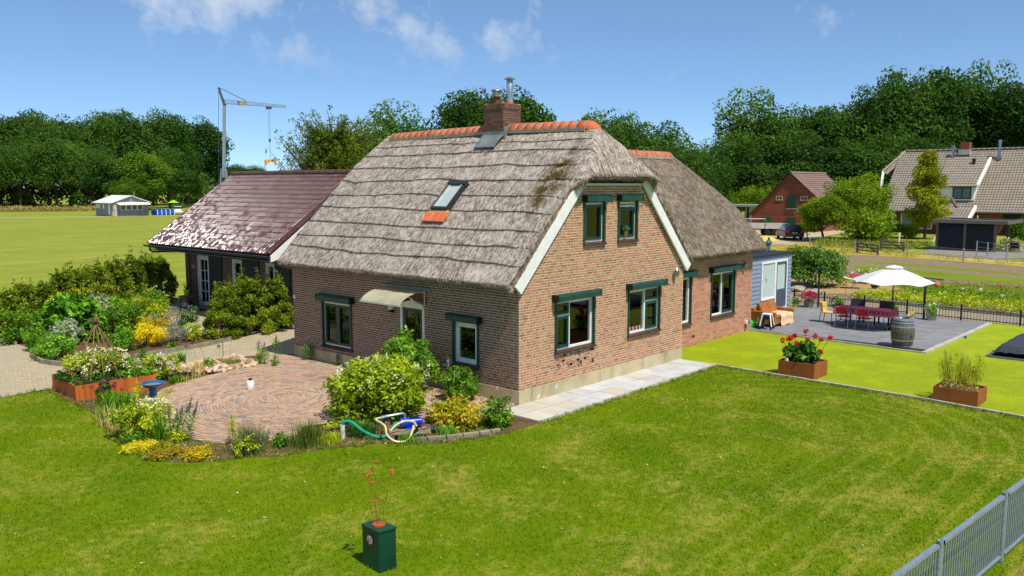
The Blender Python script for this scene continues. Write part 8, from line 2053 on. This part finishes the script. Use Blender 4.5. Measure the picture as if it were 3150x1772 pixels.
mat_plant('yellow green sedum mat, leftmost at the lawn edge',-7.55,3.35,0.36,0.26,0.14,L_sed,3000); mat_plant('small green sedum mat behind the leftmost mats',-7.25,3.05,0.22,0.18,0.12,LM('green_sedum',(100,120,8),(132,144,14),(160,160,20),(180,172,40)),1600); mat_plant('olive sedum mat in the middle at the lawn edge',-7.42,2.55,0.40,0.2,0.16,LM('olive_sedum',(110,116,8),(146,142,14),(180,160,24),(206,160,40)),3000); mat_plant('bright golden round sedum cushion at the lawn edge',-7.05,2.05,0.30,0.22,0.18,LM('gold_sedum',(150,140,4),(190,172,8),(212,190,14),(226,196,40)),2600)
tuft('grass_tuft','grey green fountain grass in the middle of the patio bed',-6.2,1.62,0.42,0.62,420,LM('fountain_grass',(90,104,56),(120,130,76),(146,152,96),(170,172,120)),0.008,0.7)
bush('shrub','small yellow green shrub below the fountain grass',-6.35,1.5,0.24,0.42,L_yel,700,0.06)
tuft('grass_tuft','green fountain grass tuft at the right of the patio bed',-5.2,1.12,0.42,0.58,420,LM('fountain_green',(70,94,24),(100,122,40),(130,146,60),(160,166,90)),0.008,0.8)
bush('seedling','small bright green bush between the two fountain grasses',-5.6,1.45,0.16,0.36,L_eun,420,0.06,cat='plant'); bush('seedling','grey green seedling right of the fountain grass',-5.7,1.85,0.14,0.36,L_sil,300,0.05,cat='plant'); spike('weed','tall thin weed left of the fountain grass',-6.15,2.3,(-6.15,2.32,0.62),L_yel,L_yel,0.08,120)
tuft('grass_tuft','mixed grass on the soil left of the standpipe',-4.75,0.95,0.4,0.24,260,L_yel,0.012,1.0); tuft('grass_tuft','tall dark grass between standpipe and hydrangea',-4.0,0.85,0.5,0.34,320,L_drk,0.012,0.9); tuft('grass_tuft','short grass at the foot of the pallet',-3.6,-0.2,0.35,0.2,260,L_eun,0.012,1.0); tuft('grass_tuft','short grass beside the rubber bowl',-2.75,-0.4,0.35,0.2,220,L_eun,0.012,1.0)
tr2 = thing('seed_tray','low dark wooden edging box with seedlings at the patio rim','planter box',(-4.35,1.7,0)); m = MB(); m.bar((-4.85,1.55,0.07),(-3.75,1.2,0.07),0.03,0.14); m.build('board',M_dkw,tr2); m = MB(); m.bar((-4.75,1.95,0.07),(-3.65,1.6,0.07),0.03,0.14); m.build('board',M_dkw,tr2); bush('',None,-4.3,1.6,0.4,0.2,L_yel,420,0.06,ry=0.15,parent=tr2,stems=False)
# ---- rubble heap plants and wall plants
tuft('grass_tuft','straw coloured grass tuft in the left of the rubble heap',-3.35,8.85,0.36,0.4,260,L_dry,0.01,0.8); tuft('grass_tuft','variegated grass tuft on the right of the rubble heap',-2.3,8.95,0.42,0.34,340,LM('variegated_grass',(110,124,40),(150,158,70),(190,186,110),(206,200,140)),0.014,0.9); tuft('grass_tuft','green grass tuft behind the rubble heap at the drive',-2.95,10.6,0.22,0.42,90,L_eun,0.018,0.6); tuft('grass_tuft','green tuft below the rubble heap',-4.2,8.35,0.35,0.24,200,L_mid,0.014,0.9)
bush('shrub','small leafy plant in the middle of the rubble heap',-2.95,8.95,0.16,0.5,L_eun,380,0.06,cat='plant'); bush('shrub','mint plant left of the corten planter end',-3.75,11.3,0.13,0.55,L_mid,260,0.07,cat='plant')
for k,(x,y,h,lb) in enumerate(((-1.5,8.75,0.75,'left lilac hyssop at the end of the rubble heap'),(-1.42,8.6,0.7,'right lilac hyssop at the end of the rubble heap'),(-1.12,8.5,0.85,'thin tall weed between hyssop and house wall'))): spike('hyssop',lb,x,y,(x+0.03*k,y,h),L_mid,P_lil if k<2 else L_mid,0.11,220,None,(0.75,1.0))
spike('hyssop','lilac hyssop against the house wall left of the double window',-0.16,8.2,(-0.2,8.2,0.5),L_mid,P_lil,0.15,380,None,(0.8,1.0)); spike('hyssop','tiny lilac hyssop below the double window',-0.12,6.85,(-0.12,6.85,0.42),L_mid,P_lil,0.06,90,None,(0.75,1.0)); bush('seedling','low weed at the edge of the patio near the drive',-1.35,8.2,0.12,0.2,L_mid,160,0.05,cat='plant')
# ---- shrubs before the door
bush('hydrangea','large lime green hydrangea with white panicles in front of the door',-2.75,1.85,1.14,1.48,L_hyd,10500,0.12,0.48,ncl=100,droop=0.45,flowers=[(P_pan,30,0.10,0.35,'panicle')])
bush('shrub','tall dark leaved shrub directly before the front door',-0.95,2.85,0.72,1.75,L_mid,5200,0.10,0.6,ncl=70,flowers=None)
bush('shrub','dark green shrub below the right side window',-0.62,1.38,0.5,0.88,L_mid,3000,0.085,0.5)
bush('azalea','yellow bronze azalea between hydrangea and path',-2.1,-0.12,0.56,0.62,L_bro,2400,0.10,0.42,droop=0.1)
bush('rhododendron','green rhododendron at the near end of the slab path',-1.6,-0.82,0.36,0.66,L_mid,1300,0.10,0.36)
spike('buddleia','lilac buddleia spikes against the house wall',-0.35,2.05,(-0.4,2.0,1.0),L_drk,P_lil,0.14,220,None,(0.7,1.0)); spike('foxglove','withered brown stalk beside the azalea',-2.45,0.42,(-2.4,0.4,0.75),L_dry,L_dry,0.05,60,None,(0.4,1.0))
bush('hosta','low hosta with pale lilac flowers behind the azalea',-2.1,0.45,0.36,0.36,L_yel,700,0.10,0.5,cat='plant',flowers=[(P_lil,10,0.07,0.3,'blossom')])
# ---- planters on the turf
bush('dahlia','dark leaved dahlia in the corten planter on the turf',7.75,-3.62,0.44,0.58,L_drk,1700,0.12,0.7,z0=0.36,cat='plant')
heads = [(7.36,-3.2,0.98),(7.52,-3.52,0.93),(7.55,-3.28,1.0),(7.62,-3.42,1.10),(7.7,-3.75,1.0),(7.9,-3.62,1.22),(7.85,-3.9,1.12),(7.98,-4.02,1.02),(8.1,-4.22,1.08),(7.82,-4.1,0.72),(7.48,-3.38,1.06)]
dt = thing('dahlia_flowers','red dahlia blooms rising above the corten planter','flowers',(7.75,-3.62,0.4))
for x,y,z in heads:
    m = MB(); m.tube([(7.75+(x-7.75)*0.6,-3.62+(y+3.62)*0.6,0.6),(x,y,z)],0.006,4); m.build('stem',L_mid,dt)
    v = leaf_cloud([(x,y,z)],np.array([0.055]),90,0.045,0.6,up=0.1,shell=0.5,seed=nseed(),outw=0.9); np_obj('flower_head',v[0],v[1],P_red,dt,tone=v[2])
wp_ = thing('cosmos','wispy yellow green stems in the right corten planter','plant',(7.5,-7.68,0.31)); C_ = []
m = MB()
for k in range(60):
    x, y = random.uniform(7.15,7.85), random.uniform(-8.08,-7.26); e = Vector((x+random.uniform(-.18,.18),y+random.uniform(-.18,.18),0.31+random.uniform(0.45,0.95))); m.tube([(x,y,0.31),tuple(e)],0.0035,3)
    for q in range(5): C_.append(tuple(Vector((x,y,0.31)).lerp(e,random.uniform(0.2,1.0))))
m.build('stem',L_yel,wp_); v = leaf_cloud(C_,np.full(len(C_),0.07),3000,0.05,0.22,up=0,shell=0.1,seed=nseed(),upright=0.4); np_obj('foliage',v[0],v[1],LM('wispy_leaf',(112,116,14),(146,146,24),(170,166,40),(190,180,70)),wp_,tone=v[2])
C_ = [(random.uniform(7.14,7.86),random.uniform(-8.1,-7.24),0.36) for _ in range(24)]; v = leaf_cloud(C_,np.full(24,0.07),700,0.05,0.6,seed=nseed()); np_obj('low_foliage',v[0],v[1],L_dry,wp_,tone=v[2])
bush('',None,20.67,1.62,0.36,0.42,L_mid,500,0.07,z0=0.28,parent=pt,stems=False,flowers=[(P_mag,110,0.085,0.0,'petunias')])
bush('',None,20.34,-3.38,0.24,0.3,L_eun,600,0.06,z0=0.36,parent=sp_,stems=False,flowers=[(P_white,9,0.08,0.35,'blossom')])
C_ = [(20.2+random.uniform(-.04,.06),-3.46+random.uniform(-.06,.06),0.12+0.3*k/14) for k in range(15)]; v = leaf_cloud(C_,np.full(15,0.045),260,0.05,0.8,seed=nseed()); np_obj('trailing_ivy',v[0],v[1],L_eun,sp_,tone=v[2])
bush('',None,20.36,2.08,0.16,0.34,L_mid,320,0.07,z0=0.14,parent=lg,stems=False,flowers=[(P_white,6,0.05,0.3,'blossom')])
bush('',None,21.5,0.62,0.22,0.24,L_mid,360,0.06,z0=0.15,parent=fpots[0],stems=False); bush('',None,21.45,-1.62,0.2,0.22,L_mid,320,0.06,z0=0.15,parent=fpots[1],stems=False)
bush('',None,14.3,0.8,0.16,0.14,L_mid,140,0.05,z0=0.16,parent=bpy.data.objects['planter_bowl'],stems=False)
# ---- behind the fence
bush('laurel','dense glossy laurel hedge beyond the fence behind the lamp post',28.9,4.7,1.7,2.15,LM('laurel_leaf',(44,84,16),(78,122,24),(116,156,36),(170,196,80),spec=0.5),13000,0.14,0.5,ry=1.5,ncl=110,lump=0.4,up=0.7,low=-0.5)
bush('shrub','plant with white umbels right of the laurel hedge',32.0,3.2,0.8,0.8,L_mid,900,0.12,cat='plant',flowers=[(P_white,14,0.12,0.4,'blossom')]); bush('shrub','rust brown weedy plant right of the wheelbarrow',33.0,2.2,0.6,0.9,L_bro,900,0.1,cat='plant')
bush('shrub','leafy pot plant against the fence right of the petunias',22.0,0.9,0.35,0.5,L_sil,500,0.09,cat='plant')
C_ = []
for k in range(300):
    y = random.uniform(-13,1.4); x = 25.0+random.random()**1.3*2.9; C_.append((x,y,random.uniform(0.02,0.18)))
vb = leaf_cloud(C_,np.array([[0.3,0.3,0.2]]*300),16000,0.11,0.4,up=0.2,seed=nseed(),upright=0.9); gcv = np_obj('bed_plants',vb[0],vb[1],L_yel,None,(26,-5,0),vb[2],kind='stuff')
C_ = [(27.5+random.random()*3,random.uniform(-13,0.5),random.uniform(0.0,0.15)) for _ in range(160)]; vb = leaf_cloud(C_,np.array([[0.4,0.4,0.2]]*160),7000,0.12,0.4,up=0.2,seed=nseed(),upright=0.8); np_obj('bed_plants',vb[0],vb[1],L_mid,None,(29,-5,0),vb[2],kind='stuff')
for k,(x,y,mt_,lb) in enumerate(((26.4,2.2,P_org,'orange poppy beside the laurel hedge'),(27.2,0.9,P_org,'orange poppy in the sandy patch'),(30.2,-3.6,P_org,'red poppy far out in the weeds on the right'),(27.6,-2.6,P_white,'white umbel flower in the bed, left of two'),(27.8,-3.3,P_white,'white umbel flower in the bed, right of two'),(26.0,-4.6,P_white,'white flower at the fence on the far right'))):
    t = thing('poppy' if mt_ is P_org else 'umbel_flower',lb,'flower',(x,y,0)); m = MB(); m.tube([(x,y,0),(x,y,0.55)],0.008,4); m.build('stem',L_mid,t); v = leaf_cloud([(x,y,0.56)],np.array([[0.08,0.08,0.04]]),40,0.05,0.8,up=1,seed=nseed()); np_obj('flower_head',v[0],v[1],mt_,t,tone=v[2])
def strip_tufts(poly, n, mat, h, seed):
    g = np.random.default_rng(seed); xs = [p[0] for p in poly]; ys = [p[1] for p in poly]; P = []
    while len(P) < n:
        x, y = g.uniform(min(xs),max(xs)), g.uniform(min(ys),max(ys))
        if inside(poly,x,y): P.append((x,y,h*0.3))
    v = leaf_cloud(P,np.array([[0.4,0.4,h*0.5]]*n),n*14,h*1.2,0.2,up=0,seed=seed,upright=1.3); np_obj('strip_grass',v[0],v[1],mat,None,(40,0,0),v[2],kind='stuff')
strip_tufts([(28.1,-14),(34.4,-14),(34.9,-3.7),(34.7,-1.4),(35.1,1.2),(33,3.5),(30.6,0.8),(29.3,-0.3),(28.1,-1.8),(28.1,-5)],500,LM('strip_leaf',(96,118,16),(122,142,22),(146,158,34),(170,170,60)),0.14,71)
strip_tufts([(46.8,-14),(52,-14),(52,-0.6),(54.4,6.8),(56,12),(62,18),(56,21),(51,17),(50.2,12),(51.0,9),(50.2,4),(48.4,-1)],420,LM('dry_verge_leaf',(140,140,44),(164,156,60),(186,172,84),(202,188,110),trans=0.2),0.13,72)
strip_tufts([(56.5,9.5),(66,9.5),(66,19),(58,17)],420,LM('verge_leaf',(110,130,26),(136,150,36),(164,168,56),(196,186,90)),0.28,73)
# ---- lawn: grass blades, clover flowers, fallen bits
LAWN = [(-14,-9),(-3,-11.5),(6.5,-11.5),(7.1,-5.2),(7.22,-1.35),(-0.75,-1.4),(-1.9,-1.34),(-2.6,-1.18),(-3.4,-0.85),(-4.1,0.0),(-5.1,0.58),(-5.9,0.8),(-6.5,1.3),(-7.3,1.7),(-7.85,2.5),(-7.85,3.6),(-7.6,5.1),(-7.1,7.0),(-7.05,8.2),(-6.95,10.0),(-7.9,10.1),(-11,10.4),(-14,6)]
def scatter(poly, n, seed):
    g = np.random.default_rng(seed); P = np.array(poly); lo, hi = P.min(0), P.max(0); out = []
    q = g.uniform(lo,hi,(int(n*1.9),2)); x, y = q[:,0], q[:,1]; c = np.zeros(len(q),bool); j = len(P)-1
    for i in range(len(P)):
        xi,yi,xj,yj = *P[i],*P[j]; k = ((yi>y)!=(yj>y)); dd = (yj-yi) if yj!=yi else 1e-9; c ^= k & (x < (xj-xi)*(y-yi)/dd+xi); j = i
    return q[c][:n]
def grass(name, poly, n, h, w, mat, seed, z=0.0):
    g = np.random.default_rng(seed); q = scatter(poly,n,seed); n = len(q); a = g.random(n)*6.283; b = np.stack([q[:,0],q[:,1],np.full(n,z)],-1); sd = np.stack([np.cos(a),np.sin(a),np.zeros(n)],-1)*w*0.5
    ln = g.normal(0,0.6,(n,2))*h; tip = b+np.concatenate([ln,h*g.uniform(0.5,1.2,(n,1))],1)
    V = np.stack([b-sd,b+sd,tip],1).reshape(-1,3); return np_obj(name,V,np.arange(3*n).reshape(-1,3),mat,None,(0,0,0),g.random(n),kind='stuff')
grass('lawn_blades',LAWN,230000,0.045,0.011,M_lawn,81)
grass('turf_blades',[(7.35,-1.1),(7.2,-5.24),(7.05,-7.2),(6.85,-9.3),(6.6,-11),(13.6,-11),(13.0,-5.3),(13.5,0.8),(7.5,0.8)],80000,0.014,0.007,M_turf,82,0.006)
def litter(name, n, size, mat, seed, poly=LAWN, z=0.035):
    q = scatter(poly,n,seed); k = vnoise(q[:,0],q[:,1],2.2,seed)+0.5*vnoise(q[:,0],q[:,1],0.7,seed+1); q = q[k>0.1]; C = np.concatenate([q,np.full((len(q),1),z)],1)
    v = leaf_cloud(C,np.full(len(C),size*0.3),len(C)*3,size,0.9,up=1.5,seed=seed); np_obj(name,v[0],v[1],mat,None,(0,0,0),v[2],kind='stuff')
litter('clover_flowers',1500,0.011,P_white,91); litter('fallen_leaves',260,0.03,L_dry,92)
BED = [(-7.75,2.5),(-7.25,1.8),(-6.5,1.4),(-5.9,0.9),(-5.1,0.68),(-4.1,0.1),(-3.4,-0.75),(-2.6,-1.1),(-1.9,-1.28),(-1.9,-0.2),(-3.2,0.9),(-4.4,1.8),(-5.5,1.95),(-6.3,2.5),(-6.7,3.6),(-6.6,5.0),(-6.0,6.6),(-5.1,7.9),(-6.9,8.1),(-7.0,7.0),(-7.5,5.1),(-7.75,3.6)]
grass('bed_weeds',BED,9000,0.09,0.012,L_mid,83)
EDGE = []
for a,b in zip(BED[1:9],BED[2:10]):
    n_ = max(2,int(math.hypot(b[0]-a[0],b[1]-a[1])/0.12))
    for i in range(n_): EDGE.append((a[0]+(b[0]-a[0])*i/n_+random.gauss(0,0.07),a[1]+(b[1]-a[1])*i/n_+random.gauss(0,0.07)))
for a,b in (((-7.75,2.5),(-7.75,3.6)),((-7.75,3.6),(-7.5,5.1)),((-7.5,5.1),(-7.0,7.0)),((-7.0,7.0),(-6.95,8.2)),((-6.85,10.1),(-6.95,8.3)),((-0.75,-1.36),(7.2,-1.3)),((7.2,-1.4),(7.05,-5.2)),((7.05,-5.2),(6.7,-9.3)),((-6.9,10.1),(-9,10.3))):
    n_ = int(math.hypot(b[0]-a[0],b[1]-a[1])/0.10)
    for i in range(n_): EDGE.append((a[0]+(b[0]-a[0])*i/n_+random.gauss(0,0.05),a[1]+(b[1]-a[1])*i/n_+random.gauss(0,0.05)))
ev = [blades(x,y,0.10,random.uniform(0.05,0.11),14,nseed(),0.009,0.9) for x,y in EDGE]
ev = merge(ev); np_obj('edge_grass',ev[0],ev[1],M_lawn,None,(0,0,0),ev[2],kind='stuff'); grass('bed_litter',BED,2600,0.03,0.03,L_dry,84)
grass('drive_weeds',[(-7.2,10.2),(-4.6,10.3),(-2.8,10.7),(-1.0,10.2),(0.6,9.4),(2.2,13.0),(0.2,13.0),(-1.1,12.6),(-3.0,12.4),(-5.4,12.8),(-5.7,14),(-9,13)],1500,0.03,0.02,L_dry,85)
